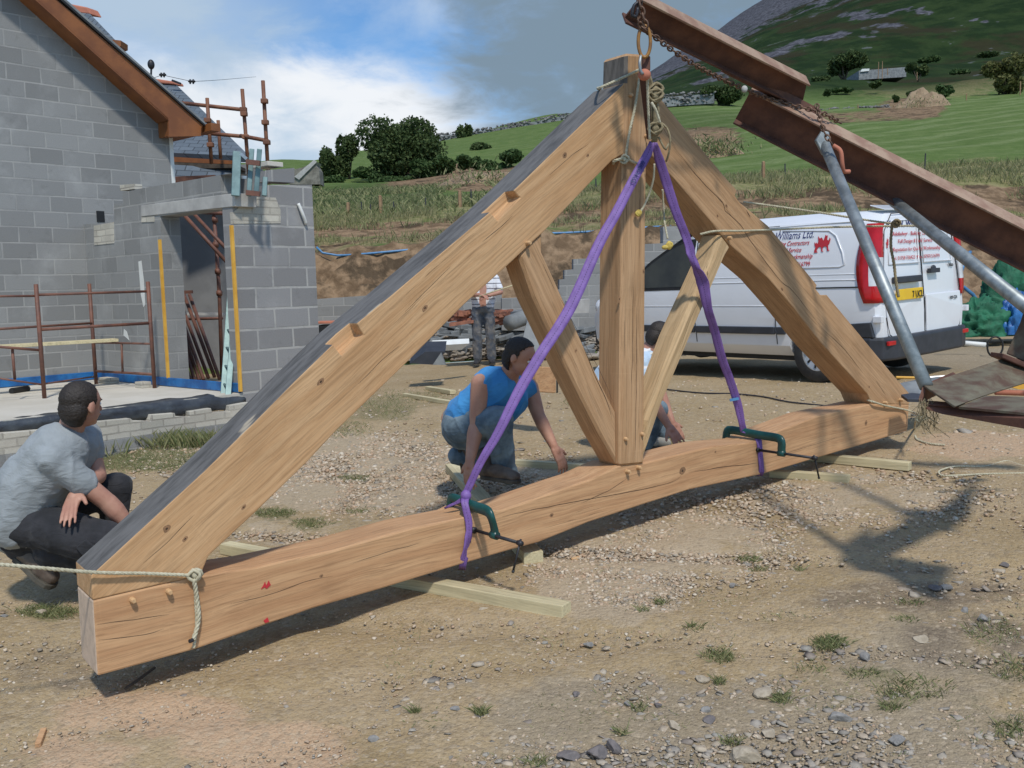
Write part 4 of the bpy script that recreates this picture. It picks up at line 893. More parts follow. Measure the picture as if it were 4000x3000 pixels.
# ------------------------------------------------------------------ the unfinished house
def hit(px, py, o, n):
    d = raydir(px, py); n = Vector(n); return CAM + d * ((Vector(o) - CAM).dot(n) / d.dot(n))
Kp = P(948, 1540, 9.9); Qp = P(370, 1479, 12.1); ZS = (Kp.z + Qp.z) / 2
K = Vector((Kp.x, Kp.y, ZS)); Q = Vector((Qp.x, Qp.y, ZS))
LB = (K - Q).length; bd = (K - Q) / LB; ad = Vector((-bd.y, bd.x, 0))        # bd: Q towards K; ad: to the right and away
if ad.x < 0: ad = -ad
def onA(px, py, off=0): return hit(px, py, Q + bd * off, bd)
def onB(px, py, off=0): return hit(px, py, Q - ad * off, ad)
def onC(px, py, off=0): return hit(px, py, K + bd * off, bd)
def slabpt(px, py): return hit(px, py, (0, 0, ZS), (0, 0, 1))
FA = frame(Q, ad); FB = frame(Q, bd); FC = frame(K, ad)
house = thing('gable_house', Q, 'unfinished grey blockwork house with an orange stained verge at the left', 'house', M=FA)
zlow = -0.3
sR = (onA(676, 800) - Q).dot(ad)
v1, v0 = onA(664, 476), onA(105, 0); sl = (v1.z - v0.z) / ((v1 - v0).dot(ad))
def verge_z(s, lift=0): return v1.z + sl * (s - (v1 - Q).dot(ad)) + lift
sL = -7.0
wa = [Q + ad * sL + Vector((0, 0, zlow)), Q + ad * sR + Vector((0, 0, zlow))]
wa += [Vector((*(Q + ad * sR)[:2], verge_z(sR, .12))), Vector((*(Q + ad * sL)[:2], verge_z(sL, .12)))]
MB().prism(wa, -bd * .3).build('gable_wall', M_['block'], house, FA)
MB().prism([Q + ad * (sR + .001) + Vector((0, 0, 0)), Q + ad * (sR + .055), Vector((*(Q + ad * (sR + .055))[:2], verge_z(sR, -.02))), Vector((*(Q + ad * (sR + .001))[:2], verge_z(sR, -.02)))], -bd * .06 ).build('corner_bead', M_['white'], house)
# side wall of the house going back
MB().prism([Q + ad * sR - bd * .3 + Vector((0, 0, zlow)), Q + ad * sR - bd * 5 + Vector((0, 0, zlow)), Vector((*(Q + ad * sR - bd * 5)[:2], verge_z(sR))), Vector((*(Q + ad * sR - bd * .3)[:2], verge_z(sR)))], -ad * .3).build('side_wall', M_['block'], house, frame(Q + ad * sR, bd))
OV = .30
bt = [onC(0, 0)] and [hit(px, py, Q + bd * OV, bd) for px, py in ((-420, -573), (223, 0), (797, 487), (786, 500), (785, 531), (660, 534), (658, 470), (200, 48), (-420, -505))]
MB().prism(bt, -bd * .03).build('bargeboard', M_['stain'], house, FA)
e0, e1 = hit(-420, -505, Q + bd * OV, bd), hit(658, 470, Q + bd * OV, bd)
so = [e0, e1, e1 - bd * (OV - .002), e0 - bd * (OV - .002)]
MB().prism(so, (0, 0, .03)).build('soffit', M_['stain'], house, FA)
f0, f1, f2 = [hit(px, py, Q + bd * (OV - .04), bd) for px, py in ((660, 530), (785, 528), (797, 490))]
MB().prism([f0, f1, f2, f0 + Vector((0, 0, .3))], -bd * 3.2).build('eaves_box', M_['stain'], house, FA)
g0, g1 = hit(-420, -588, Q + bd * (OV + .02), bd), hit(803, 488, Q + bd * (OV + .02), bd)
MB().prism([g0, g1, g1 - bd * 5, g0 - bd * 5], (0, 0, .035)).build('roof_slates', M_['slate'], house, FA)
MB().prism([hit(px, py, Q + bd * (OV + .03), bd) for px, py in ((-420, -588), (800, 484), (803, 494), (-420, -574))], -bd * .03).build('slate_edge', M_['black'], house, FA)
MB().box(hit(803, 506, Q + bd * .2, bd), (.14, .5, .10), frame((0, 0, 0), ad).to_3x3()).build('gutter_end', M_['stain'], house)
MB().box(onA(392, 846) , (.10, .02, .14), FA.to_3x3()).build('vent_hole', M_['black'], house)
# extension: wall B with a doorway, lintel, pier C
ext = thing('extension_walls', Q, 'half-built grey block extension with a lintel over a doorway and a stepped pier', 'wall', M=FB)
s1 = (onB(648, 1200) - Q).dot(bd); s2 = (onB(884, 1100) - Q).dot(bd)
def vB(s, z): return Vector((*(Q + bd * s)[:2], z))
def zB(px, py): return onB(px, py).z
topz = [(s, z) for s, z in [((onB(px, py) - Q).dot(bd), zB(px, py)) for px, py in ((445, 868), (445, 795), (480, 795), (480, 752), (527, 740), (905, 676))]]
poly = [vB(.002, ZS), vB(.002, zB(372, 870))] + [vB(s, z) for s, z in topz] + [vB(s2, zB(905, 676)), vB(s2, zB(884, 808)), vB(s1, zB(640, 842)), vB(s1, ZS)]
MB().prism(poly, ad * .24).build('door_wall', M_['block'], ext, FB)
MB().prism([onB(px, py, .012) for px, py in ((551, 803), (918, 754), (918, 806), (551, 846))], ad * .26).build('lintel', M_['concrete'], ext, FB, bevel=.005)
MB().prism([onB(px, py, .008) for px, py in ((552, 848), (601, 845), (601, 866), (552, 868))], ad * .1).build('packing_brick', M_['brick'], ext, FB)
MB().prism([onB(px, py, .006) for px, py in ((366, 882), (443, 868), (445, 950), (368, 958))], ad * .1).build('brick_patch', M_['brick'], ext, FB)
MB().prism([onB(px, py, .006) for px, py in ((468, 722), (523, 718), (525, 738), (470, 745))], ad * .1).build('loose_half_brick', M_['brick'], ext, FB)
sm = MB()
for pts in (((540, 1022), (552, 1018), (562, 1100), (567, 1190), (560, 1200), (550, 1150)), ((484, 1285), (495, 1295), (505, 1330), (492, 1318), (482, 1310))):
    MB().prism([onB(px, py, .004) for px, py in pts], ad * .002).build('paint_smear', M_['white'], ext, FB)
def strip(px0, py0, hh, o, n, d, wdt, name):
    wdt = .032
    a = hit(px0, py0, o, n); lo2 = ZS + .02; MB().box(Vector((a.x, a.y, (a.z + lo2) / 2)), (wdt, .03, a.z - lo2), frame((0, 0, 0), d).to_3x3()).build(name, M_['yellow'], ext)
strip(624, 936, 0, Q - ad * .012, ad, bd, .032, 'yellow_cavity_closer'); strip(904, 880, 0, K + bd * .012 , bd, ad, .03, 'yellow_cavity_closer')
dp = LB - s2
def zC(px, py): return onC(px, py).z
def vC(px, py, z=None): p = onC(px, py); return p
sC = (onC(1236, 1100) - K).dot(ad)
def cC(s, z): return Vector((*(K + ad * s)[:2], z))
cz = [((onC(px, py) - K).dot(ad), onC(px, py).z) for px, py in ((1046, 770), (1046, 730), (1080, 722))]
poly = [cC(0, ZS - .35), cC(0, zC(935, 766)), cC(cz[0][0], zC(935, 766)), cC(cz[1][0], cz[2][1] - .01), cC(cz[2][0], cz[2][1]), cC(sC, zC(1228, 722)), cC(sC, ZS - .35)]
MB().prism(poly, -bd * dp).build('pier', M_['block2'], ext, FC)
MB().prism([onC(px, py, .006) for px, py in ((928, 766), (1077, 772), (1096, 820), (1096, 872), (912, 874), (908, 830), (930, 815))], -bd * .05).build('pale_brick_courses', M_['brick'], ext, FC)
cb = MB()
cb.tube(spline([onC(1165, 795, .02), onC(1182, 835, .04), onC(1196, 875, .02)], .02), .02, 6); cb.build('plastic_tie', M_['white'], ext, smooth=True)
o1 = MB().prism([onC(1045, 708, -.1), onC(1150, 714, -.1), onC(1150, 656, -.1), onC(1048, 664, -.1)], -bd * .2).build('concrete_block', M_['block2'], None, FC); tag(o1, 'single loose grey block on top of the stepped pier', 'block')
tag(MB().box(onC(1045, 646, -.3), (.2, .3, .05), FC.to_3x3()).build('concrete_slab', M_['screed'], bevel=.005), 'small pale flat slab on top of the loose block of the pier', 'slab')
# slab, membranes, footing
tag(MB().prism([Q + ad * sL, Q, K - ad * .0, K + ad * (sL + .5)], (0, 0, -.15)).build('concrete_slab', M_['screed'], None, FA), 'pale concrete floor slab inside the extension', 'floor slab')
MB().box(Q + ad * (sL / 2) + bd * .012 + Vector((0, 0, .055)), (-sL, .02, .10), FA.to_3x3()).build('blue_membrane', M_['blue_dpc'], house, FA, bevel=.008)
bm_ = MB(); bm_.box(Q + bd * (LB / 2) - ad * .015 + Vector((0, 0, .055)), (LB - .05, .025, .10), FB.to_3x3()); bm_.build('blue_membrane', M_['blue_dpc'], ext, FB, bevel=.008)
foot = thing('footing_wall', K, 'low stepped pale brick footing under the edge of the slab', 'wall', M=FC)
step = [(971, 1571), (897, 1584), (897, 1607), (829, 1611), (825, 1594), (740, 1607), (743, 1628), (686, 1626), (683, 1613), (593, 1620), (589, 1645), (521, 1643), (509, 1634), (353, 1649), (350, 1662), (145, 1680), (0, 1692), (-700, 1790)]
fo = .14
fp = [hit(px, py, K + bd * fo, bd) for px, py in step]; bot = ZS - .28
MB().prism([Vector((fp[0].x, fp[0].y, bot))] + fp + [Vector((fp[-1].x, fp[-1].y, bot))], -bd * .11).build('pale_bricks', M_['brick'], foot, FC, bevel=.006)
MB().prism([Vector((fp[0].x, fp[0].y, bot)) + bd * .02, Vector((fp[-1].x, fp[-1].y, bot)) + bd * .02, Vector((fp[-1].x, fp[-1].y, bot - .4)) + bd * .02, Vector((fp[0].x, fp[0].y, bot - .4)) + bd * .02], -bd * .2).build('grey_blocks', M_['block'], foot, FC)
mt = [(952, 1552), (900, 1550), (855, 1550), (835, 1543), (800, 1550), (770, 1558), (675, 1562), (590, 1575), (500, 1588), (350, 1606), (200, 1622), (0, 1650), (-700, 1740)]
mbm = [(955, 1572), (900, 1590), (880, 1600), (830, 1600), (740, 1612), (690, 1620), (590, 1632), (500, 1636), (350, 1652), (145, 1675), (0, 1690), (-700, 1790)]
n_ = 80; V = []; rows = 7
for i in range(n_ + 1):
    px = 955 - i * (955 + 700) / n_
    yt = np.interp(px, [p[0] for p in mt[::-1]], [p[1] for p in mt[::-1]]); yb = np.interp(px, [p[0] for p in mbm[::-1]], [p[1] for p in mbm[::-1]])
    for j in range(rows):
        f = j / (rows - 1); bulge = .018 * math.sin(math.pi * f) + .015 * noise.noise((i * .35, j * .8, 2)) + (.0 if j else -.10)
        p = hit(px, yt + (yb - yt) * f, K + bd * (fo - .09 - (.06 if j == 0 else 0)), bd) + bd * bulge + Vector((0, 0, .012 * noise.noise((i * .4, j, 0))))
        V.append(p[:])
o = npmesh('black_membrane', np.array(V), gridfaces(n_ + 1, rows), M_['black_dpc'], None, None, True); o.modifiers.new('s', 'SOLIDIFY').thickness = .012
o.data.transform(wm(foot).inverted()); place(o, wm(foot), foot)
for px, py, w, n in ((425, 1497, .3, 'white block lying on the slab by the corner of the house'), (560, 1514, .16, 'small pinkish white brick lying on the slab by the trestle foot')):
    tag(MB().box(slabpt(px, py) + Vector((0, 0, .035)), (w, .12, .07), FB.to_3x3()).build('white_brick', M_['brick'], bevel=.006), n, 'brick')
tag(MB().tube([slabpt(45, 1538) + Vector((0, 0, .03)), slabpt(110, 1528) + Vector((0, 0, .03))], .035, 8).build('dark_tube', M_['black']), 'short dark tube lying on the slab at the left edge', 'tube')
# trestle scaffold on the slab
tr = thing('trestle_scaffold', slabpt(174, 1556), 'rusty tube trestle frame carrying a plank, standing on the concrete slab', 'scaffold')
def vpost(fx, fy, tx, ty):
    f = slabpt(fx, fy); t_ = P(tx, ty, f.y); return f, Vector((f.x, f.y, t_.z))
for (fx, fy, ty) in ((174, 1556, 1110), (376, 1500, 1108), (604, 1516, 1100)):
    f, t_ = vpost(fx, fy, fx - 28, ty); MB().tube([f, t_], .022, 10).build('post', M_['rusttube'], tr, smooth=True)
Y1, Y2, Y3 = slabpt(174, 1556).y, slabpt(376, 1500).y, slabpt(604, 1516).y
for a, ya, b_, yb, r in [((140, 1152), Y1, (575, 1138), Y3, .014), ((150, 1288), Y1, (585, 1262), Y3, .017), ((-80, 1290), Y1 + .3, (362, 1262), Y2, .014), ((-80, 1158), Y1 - .3, (138, 1156), Y1, .012), ((372, 1450), Y2, (598, 1462), Y3, .015),
     ((365, 1338), Y2, (590, 1343), Y3, .012), ((475, 1343), (Y2 + Y3) / 2, (479, 1456), (Y2 + Y3) / 2, .014), ((-60, 1350), Y1 - .3, (158, 1368), Y1, .014), ((48, 1362), Y1 - .12, (58, 1483), Y1 - .12, .015), ((-60, 1470), Y1 - .3, (168, 1503), Y1, .01), ((170, 1500), Y1, (376, 1470), Y2, .01)]:
    MB().tube([P(*a, ya), P(*b_, yb)], r, 8).build('rail', M_['rusttube'], tr, smooth=True)
tag(MB().beam(P(-220, 1366, Y1 + .1), P(452, 1328, Y2 - .35), .22, .035).build('plank', M_['pine'], bevel=.003), 'long wooden plank laid across the rusty trestle', 'plank')
# tubes and ladder in the doorway
tb = thing('scaffold_prop_frame', P(850, 1200, 12.5), 'rusty scaffold pole with diagonal braces seen through the doorway', 'scaffold')
for nm, pts, r in [('standard', [(836, 836, 12.6), (857, 1150, 12.6), (868, 1480, 12.6)], .026), ('brace', [(712, 832, 12.4), (895, 1034, 12.2)], .026), ('brace', [(750, 828, 12.6), (890, 978, 12.2)], .024), ('ledger', [(765, 828, 12.8), (885, 834, 12.4)], .024), ('ledger', [(730, 1246, 12.9), (868, 1243, 12.6)], .02)]:
    MB().tube([P(*q) for q in pts], r, 8).build(nm, M_['rusttube'], tb, smooth=True)
cpl = MB(); [cpl.tube([P(x - 9, y, 12.58), P(x + 9, y, 12.58)], .04, 8) for x, y in ((840, 858), (843, 955), (851, 1060), (857, 1145))]; cpl.build('coupler', M_['rusttube'], tb, smooth=True)
for i, (a, b_) in enumerate([((707, 1185), (814, 1476)), ((719, 1151), (838, 1472)), ((740, 1151), (858, 1480)), ((711, 1286), (778, 1484)), ((712, 1250), (795, 1482)), ((716, 1330), (760, 1486)), ((700, 1360), (745, 1486))]):
    tag(MB().tube([P(*a, 12.6 - i * .05), P(*b_, 11.9 - i * .05)], .024, 8).build('scaffold_tube', M_['rusttube'], smooth=True), 'loose rusty tube leaning in the bundle inside the doorway', 'scaffold tube', 'tubes leaning inside the doorway')
tag(MB().beam(P(700, 1142, 12.3), P(752, 1140, 12.3), .05, .04).build('tube_clip', M_['rusttube']), 'rusty clip head on the tubes inside the doorway', 'clip')
lad = thing('ladder', P(880, 1545, 10.3), 'pale green metal ladder leaning at the left side of the pier', 'ladder')
fL, fR = P(872, 1545, 9.95), P(890, 1552, 9.8)
tL, tR = P(908, 1000, 10.9), P(935, 1000, 10.75)
for a, b_ in ((fL, tL), (fR, tR)): MB().beam(a, b_, .06, .03, (.3, -1, 0)).build('stile', M_['alu'], lad, bevel=.004)
for i in range(8):
    f = (i + .6) / 8; MB().tube([fL.lerp(tL, f), fR.lerp(tR, f)], .014, 8).build('rung', M_['alu'], lad, smooth=True)
frm = thing('folded_trestle', P(960, 765, 9.95), 'pale green folded metal trestle standing on top of the pier', 'trestle')
for a, b_, w in ((P(920, 766, 9.8), P(926, 592, 9.9), .085), (P(972, 766, 9.85), P(984, 582, 9.95), .05), (P(1000, 766, 9.85), P(1014, 582, 9.9), .05), (P(1032, 766, 9.85), P(1036, 692, 9.9), .05)): MB().beam(a, b_, w, .03, (.3, -1, 0)).build('leg', M_['alu'], frm, bevel=.006)
MB().beam(P(940, 600, 9.9), P(965, 622, 9.9), .03, .03).build('brace', M_['steel'], frm); MB().beam(P(925, 690, 9.9), P(965, 694, 9.9), .03, .03).build('brace', M_['steel'], frm)
for py in (632, 752): MB().beam(P(962, py, 9.8), P(1016, py + 6, 9.8), .04, .05).build('bracket', M_['rusttube'], frm)
# ------------------------------------------------------------------ rear house
M_['greywall'] = simple('grey_render', (0.23, 0.23, 0.225), (0.18, 0.18, 0.178), 2, .9, bmp=.2, bscale=30)
rh = thing('rear_house', P(800, 900, 17), 'rear house with a dark slate roof and orange ridge tiles behind the gable', 'house')
slt2 = blockmat('roof_slate', (0.15, 0.18, 0.21), (0.115, 0.14, 0.165), (0.06, 0.07, 0.08), 0.25, 0.16, 0.01, .3)
def roofpoly(pts, thick, name, mat):
    q = [P(*p) for p in pts]; ex = (q[-1] - q[-2]); n = (q[1] - q[0]).cross(q[2] - q[0]).normalized()
    if n.dot(CAM - q[0]) < 0: n = -n
    ez = n.cross(ex.normalized()); Mx = frame(q[0], ex, ez)
    return MB().prism(q, -n * thick).build(name, mat, rh, Mx)
roofpoly([(520, 318, 20), (688, 330, 20), (975, 610, 17), (560, 592, 17)], .12, 'roof', slt2)
roofpoly([(640, 640, 16.6), (930, 660, 16.6), (930, 720, 16.2), (640, 712, 16.2)], .08, 'lower_roof', slt2)
MB().prism([P(575, 302, 19.9), P(680, 318, 19.9), P(686, 330, 19.9), P(590, 322, 19.9)], (.1, .25, 0)).build('ridge_tiles', M_['tile'], rh, bevel=.02)
MB().prism([P(668, 612, 16.9), P(925, 628, 16.5), P(925, 642, 16.5), P(668, 632, 16.9)], (0, .15, 0)).build('fascia', M_['stain'], rh)
MB().prism([P(668, 633, 16.7), P(925, 643, 16.4), P(925, 655, 16.4), P(668, 660, 16.7)], (0, .7, 0)).build('scaffold_boards', M_['bark'], rh)
MB().prism([P(655, 655, 17.2), P(1010, 640, 16.9), P(1010, 1560, 16.9), P(655, 1560, 17.2)], (0, .3, 0)).build('wall', M_['greywall'], rh)
MB().prism([P(676, 690, 16.1), P(838, 683, 16.1), P(838, 720, 16.1), P(676, 740, 16.1)], (0, .1, 0)).build('window', M_['rust'], rh)
MB().prism([P(720, 1222, 13.4), P(870, 1222, 13.4), P(870, 1232, 13.4), P(720, 1232, 13.4)], (0, .1, 0)).build('pale_rail', M_['concrete'], rh)
MB().prism([P(240, 8, 18), P(340, 28, 18), P(357, 56, 18), P(250, 42, 18)], (.1, .25, 0)).build('ridge_tiles', M_['tile'], rh, bevel=.02)
roofpoly([(200, 36, 18), (352, 54, 18), (452, 158, 16.8), (330, 150, 16.8)], .1, 'upper_roof', slt2)
MB().prism([P(395, 150, 16.7), P(472, 158, 16.7), P(472, 180, 16.7), P(440, 192, 16.7), P(400, 165, 16.7)], (0, .3, 0)).build('fascia', M_['stain'], rh)
MB().tube([P(590, 302, 19.9), P(591, 262, 19.9)], .02, 6).build('vent_stem', M_['iron'], rh); MB().ell(P(590, 252, 19.9), (.07, .07, .10)).build('vent_cowl', M_['iron'], rh, smooth=True)
MB().beam(P(672, 314, 19.6), P(706, 327, 19.6), .05, .04).build('ridge_end', M_['iron'], rh)
ov = MB()
for px in (630, 641, 743, 755): ov.tube([P(px, 284 + (px > 700) * 26, 22), P(px, 302 + (px > 700) * 26, 22)], .02, 6); ov.ell(P(px, 292 + (px > 700) * 26, 22), (.05, .05, .03))
ov.tube(spline([P(560, 318, 22), P(634, 293, 22), P(748, 318, 22), P(1000, 300, 40)], .5), .006, 5)
tag(ov.build('overhead_cable', M_['iron']), 'thin overhead cable with small insulators above the rear roof', 'cable')
sc = thing('roof_scaffold', P(960, 600, 15), 'orange-brown tube scaffold standing up beside the rear roof', 'scaffold')
for nm, a, b_ in [('standard', (809, 383, 15.2), (826, 640, 15.2)), ('standard', (946, 348, 15), (975, 720, 15)), ('standard', (1027, 315, 14.6), (1050, 720, 14.6)), ('standard', (852, 470, 16.2), (862, 620, 16.2)), ('ledger', (690, 400, 15.4), (960, 430, 15)), ('ledger', (790, 519, 15.3), (962, 534, 15)), ('ledger', (940, 530, 15), (1046, 550, 14.6))]:
    MB().tube([P(*a), P(*b_)], .03, 8).build(nm, M_['orangetube'], sc, smooth=True)
for px, py, Y in [(811, 470, 15.15), (822, 566, 15.15), (951, 428, 14.95), (959, 534, 14.95), (1033, 395, 14.55), (1036, 478, 14.55), (1042, 556, 14.55), (953, 445, 14.95)]:
    MB().box(P(px, py, Y), (.1, .09, .07)).build('coupler', M_['orangetube'], sc, bevel=.01)
# ------------------------------------------------------------------ the oak truss
L0 = P(380, 2641, 3.6); R0 = P(3545, 1683, 7.2)
es = Vector((R0.x - L0.x, R0.y - L0.y, 0)).normalized(); nb = Vector((-es.y, es.x, 0))
def tp(px, py, w=0.0): return hit(px, py, L0 + nb * w, nb)
def sh(px, py): p = tp(px, py) - L0; return p.dot(es), p.z
def Tf(s, h, w=0.0): return L0 + es * s + Vector((0, 0, h)) + nb * w
truss = thing('roof_truss', L0, 'large king post roof truss of fresh pegged oak hanging just above the ground', 'roof truss')
def member(name, px, w0, w1, mat, a, b_, grey=None, bevel=0.007, extra=None, label=None, seg=2):
    ex = tp(*b_) - tp(*a); M = frame(tp(*a), ex, nb.cross(ex).normalized() if False else None)
    pts = [tp(x, y, 0) + nb * w0 for x, y in px]; mb = MB().prism(pts, nb * (w1 - w0))
    for e in (extra or []): mb.prism([tp(x, y, 0) + nb * e[1] for x, y in e[0]], nb * (e[2] - e[1]))
    o = mb.build(name, M_[mat], truss, M, bevel=bevel, label=label, seg=seg)
    at = o.data.attributes.new('grey', 'FLOAT', 'FACE'); R_ = M.to_3x3()
    for i, f in enumerate(o.data.polygons): at.data[i].value = 1.0 if grey and grey(M @ f.center, R_ @ f.normal) else 0.0
    return o
tie = [(380, 2642), (761, 2538), (1000, 2455), (1222, 2377), (1491, 2300), (1790, 2208), (1988, 2150), (2106, 2118), (2300, 2040), (2500, 1975), (2700, 1911), (2980, 1852), (3175, 1794), (3423, 1721), (3545, 1683),
       (3552, 1580), (3405, 1577), (3197, 1624), (3043, 1683), (2944, 1728), (2790, 1742), (2700, 1762), (2600, 1788), (2520, 1808), (2420, 1820), (2300, 1876), (2212, 1905), (2080, 1952), (1959, 1992), (1853, 2000), (1811, 2022), (1600, 2066), (1300, 2150), (994, 2216), (783, 2248), (362, 2345)]
# resample so that the waney edges read as softly uneven sawn faces
member('tie_beam', tie, 0, .25, 'tie', (380, 2500), (3545, 1630), lambda c_, n: n.dot(es) < -.9 and c_.z < L0.z + .5 and (c_ - L0).dot(es) < .1, bevel=.009)
lr_top = [(356, 2246), (796, 1842), (1000, 1642), (1150, 1490), (1310, 1335)]
lr_top2 = [(1341, 1305), (1520, 1160), (1703, 1005), (1932, 812)]
lr_top3 = [(2028, 722), (2245, 511), (2438, 325)]
bot = [(2438, 600), (2392, 626), (2300, 721), (2125, 905), (2060, 965), (1985, 1035), (1811, 1192), (1598, 1408), (1315, 1682), (1205, 1800), (1000, 2000), (826, 2162), (812, 2180), (783, 2250), (640, 2280), (362, 2345)]
grL = lambda c_, n: n.dot(Vector((-es.x * .7, -es.y * .7, .72))) > .8
f1_ = [(1310, 1335), (1335, 1378), (1412, 1305), (1400, 1262)]
f2_ = [(1932, 812), (1958, 812), (2020, 750), (2008, 728)]
front = lr_top[:4] + [(1300, 1345), (1335, 1385), (1425, 1308), (1400, 1256)] + [(1520, 1160), (1703, 1005), (1915, 828), (1950, 862), (2030, 752), (1990, 758), (2028, 722)] + lr_top3[1:] + bot
front = lr_top[:4] + [(1305, 1340), (1352, 1390), (1462, 1290), (1425, 1242)] + [(1520, 1160), (1703, 1005), (1918, 825), (1952, 812 + 48), (2056, 770), (2022, 728)] + lr_top3[1:] + bot
front = lr_top[:4] + [(1302, 1342), (1352, 1392), (1462, 1296), (1418, 1248)] + [(1520, 1160), (1703, 1005), (1912, 830), (1955, 868), (2056, 772), (2020, 730)] + lr_top3[1:] + bot
back = lr_top + lr_top2 + lr_top3 + bot
nrf = member('rafter', back, 0, .25, 'oak', (362, 2300), (2438, 460), grL, 0, label='near rafter with a silver-grey weathered top face')
cutm = MB()
for q in ([(1290, 1333), (1335, 1390), (1421, 1309), (1385, 1250), (1330, 1270)], [(1905, 818), (1945, 863), (2032, 772), (1992, 730), (1940, 760)]):
    cutm.prism([tp(x, y) - nb * .05 for x, y in q], nb * .125)
cutm.build('cut', M_['oak'], None, wm(nrf)); cto = bpy.data.objects[-1] if False else [o for o in bpy.data.objects if o.name.startswith('cut')][0]
bo = nrf.modifiers.new('bool', 'BOOLEAN'); bo.object = cto; bo.solver = 'EXACT'; b2_ = nrf.modifiers.new('b', 'BEVEL'); b2_.width = .006; b2_.segments = 2; b2_.limit_method = 'ANGLE'; b2_.angle_limit = .6
bake(nrf, False); bpy.data.objects.remove(cto)
king = [(2440, 208), (2437, 325), (2430, 620), (2424, 1000), (2420, 1400), (2417, 1822), (2514, 1812), (2517, 1400), (2520, 1000), (2524, 620), (2530, 215)]
member('king_post', king, -.012, .185, 'oak2', (2440, 208), (2417, 1820), lambda c_, n: n.dot(es) < -.8 and c_.z > tp(2437, 330).z, .016, seg=1)
rr_up = [(2528, 330), (2577, 380), (2730, 568), (2841, 700), (2879, 742), (2872, 765), (2890, 790), (3000, 881), (3100, 1000), (3192, 1113), (3187, 1128), (3206, 1152), (3231, 1152), (3477, 1450), (3556, 1540)]
rr_lo = [(3552, 1581), (3405, 1578), (3389, 1539), (3199, 1331), (3100, 1202), (3000, 1086), (2896, 995), (2858, 962), (2803, 902), (2787, 877), (2635, 700), (2524, 585)]
member('rafter', rr_up + rr_lo, 0, .23, 'oak2', (2528, 450), (3500, 1560), None, .007, label='far rafter with small notches cut in its top edge')
st1 = [(2034, 1000), (2060, 962), (2126, 902), (2126, 985), (2178, 1100), (2240, 1240), (2335, 1454), (2385, 1555), (2414, 1611), (2417, 1817), (2346, 1692), (2221, 1443), (2089, 1161)]
member('strut', st1, .012, .17, 'oak2', (2060, 1000), (2400, 1750), None, .014, seg=1, label='strut left of the king post')
st2 = [(2516, 1640), (2530, 1600), (2570, 1500), (2618, 1372), (2640, 1313), (2780, 1004), (2812, 905), (2856, 966), (2833, 1004), (2700, 1313), (2585, 1584), (2514, 1795)]
member('strut', st2, -.01, .16, 'oak3', (2517, 1700), (2800, 960), None, .024, seg=1, label='strut right of the king post with chamfered edges')
for px, py in ((515, 2342), (657, 2309), (2058, 950), (2436, 1714), (2501, 1695), (2447, 1841), (2490, 1826), (2455, 374), (2516, 534), (3452, 1573), (3513, 1562), (2842, 930)):
    p = tp(px, py); MB().tube([p + nb * .05, p - nb * .022, p - nb * .032], [.013, .012, .008], 10).build('peg', M_['peg'], truss, frame(p, nb), smooth=False)
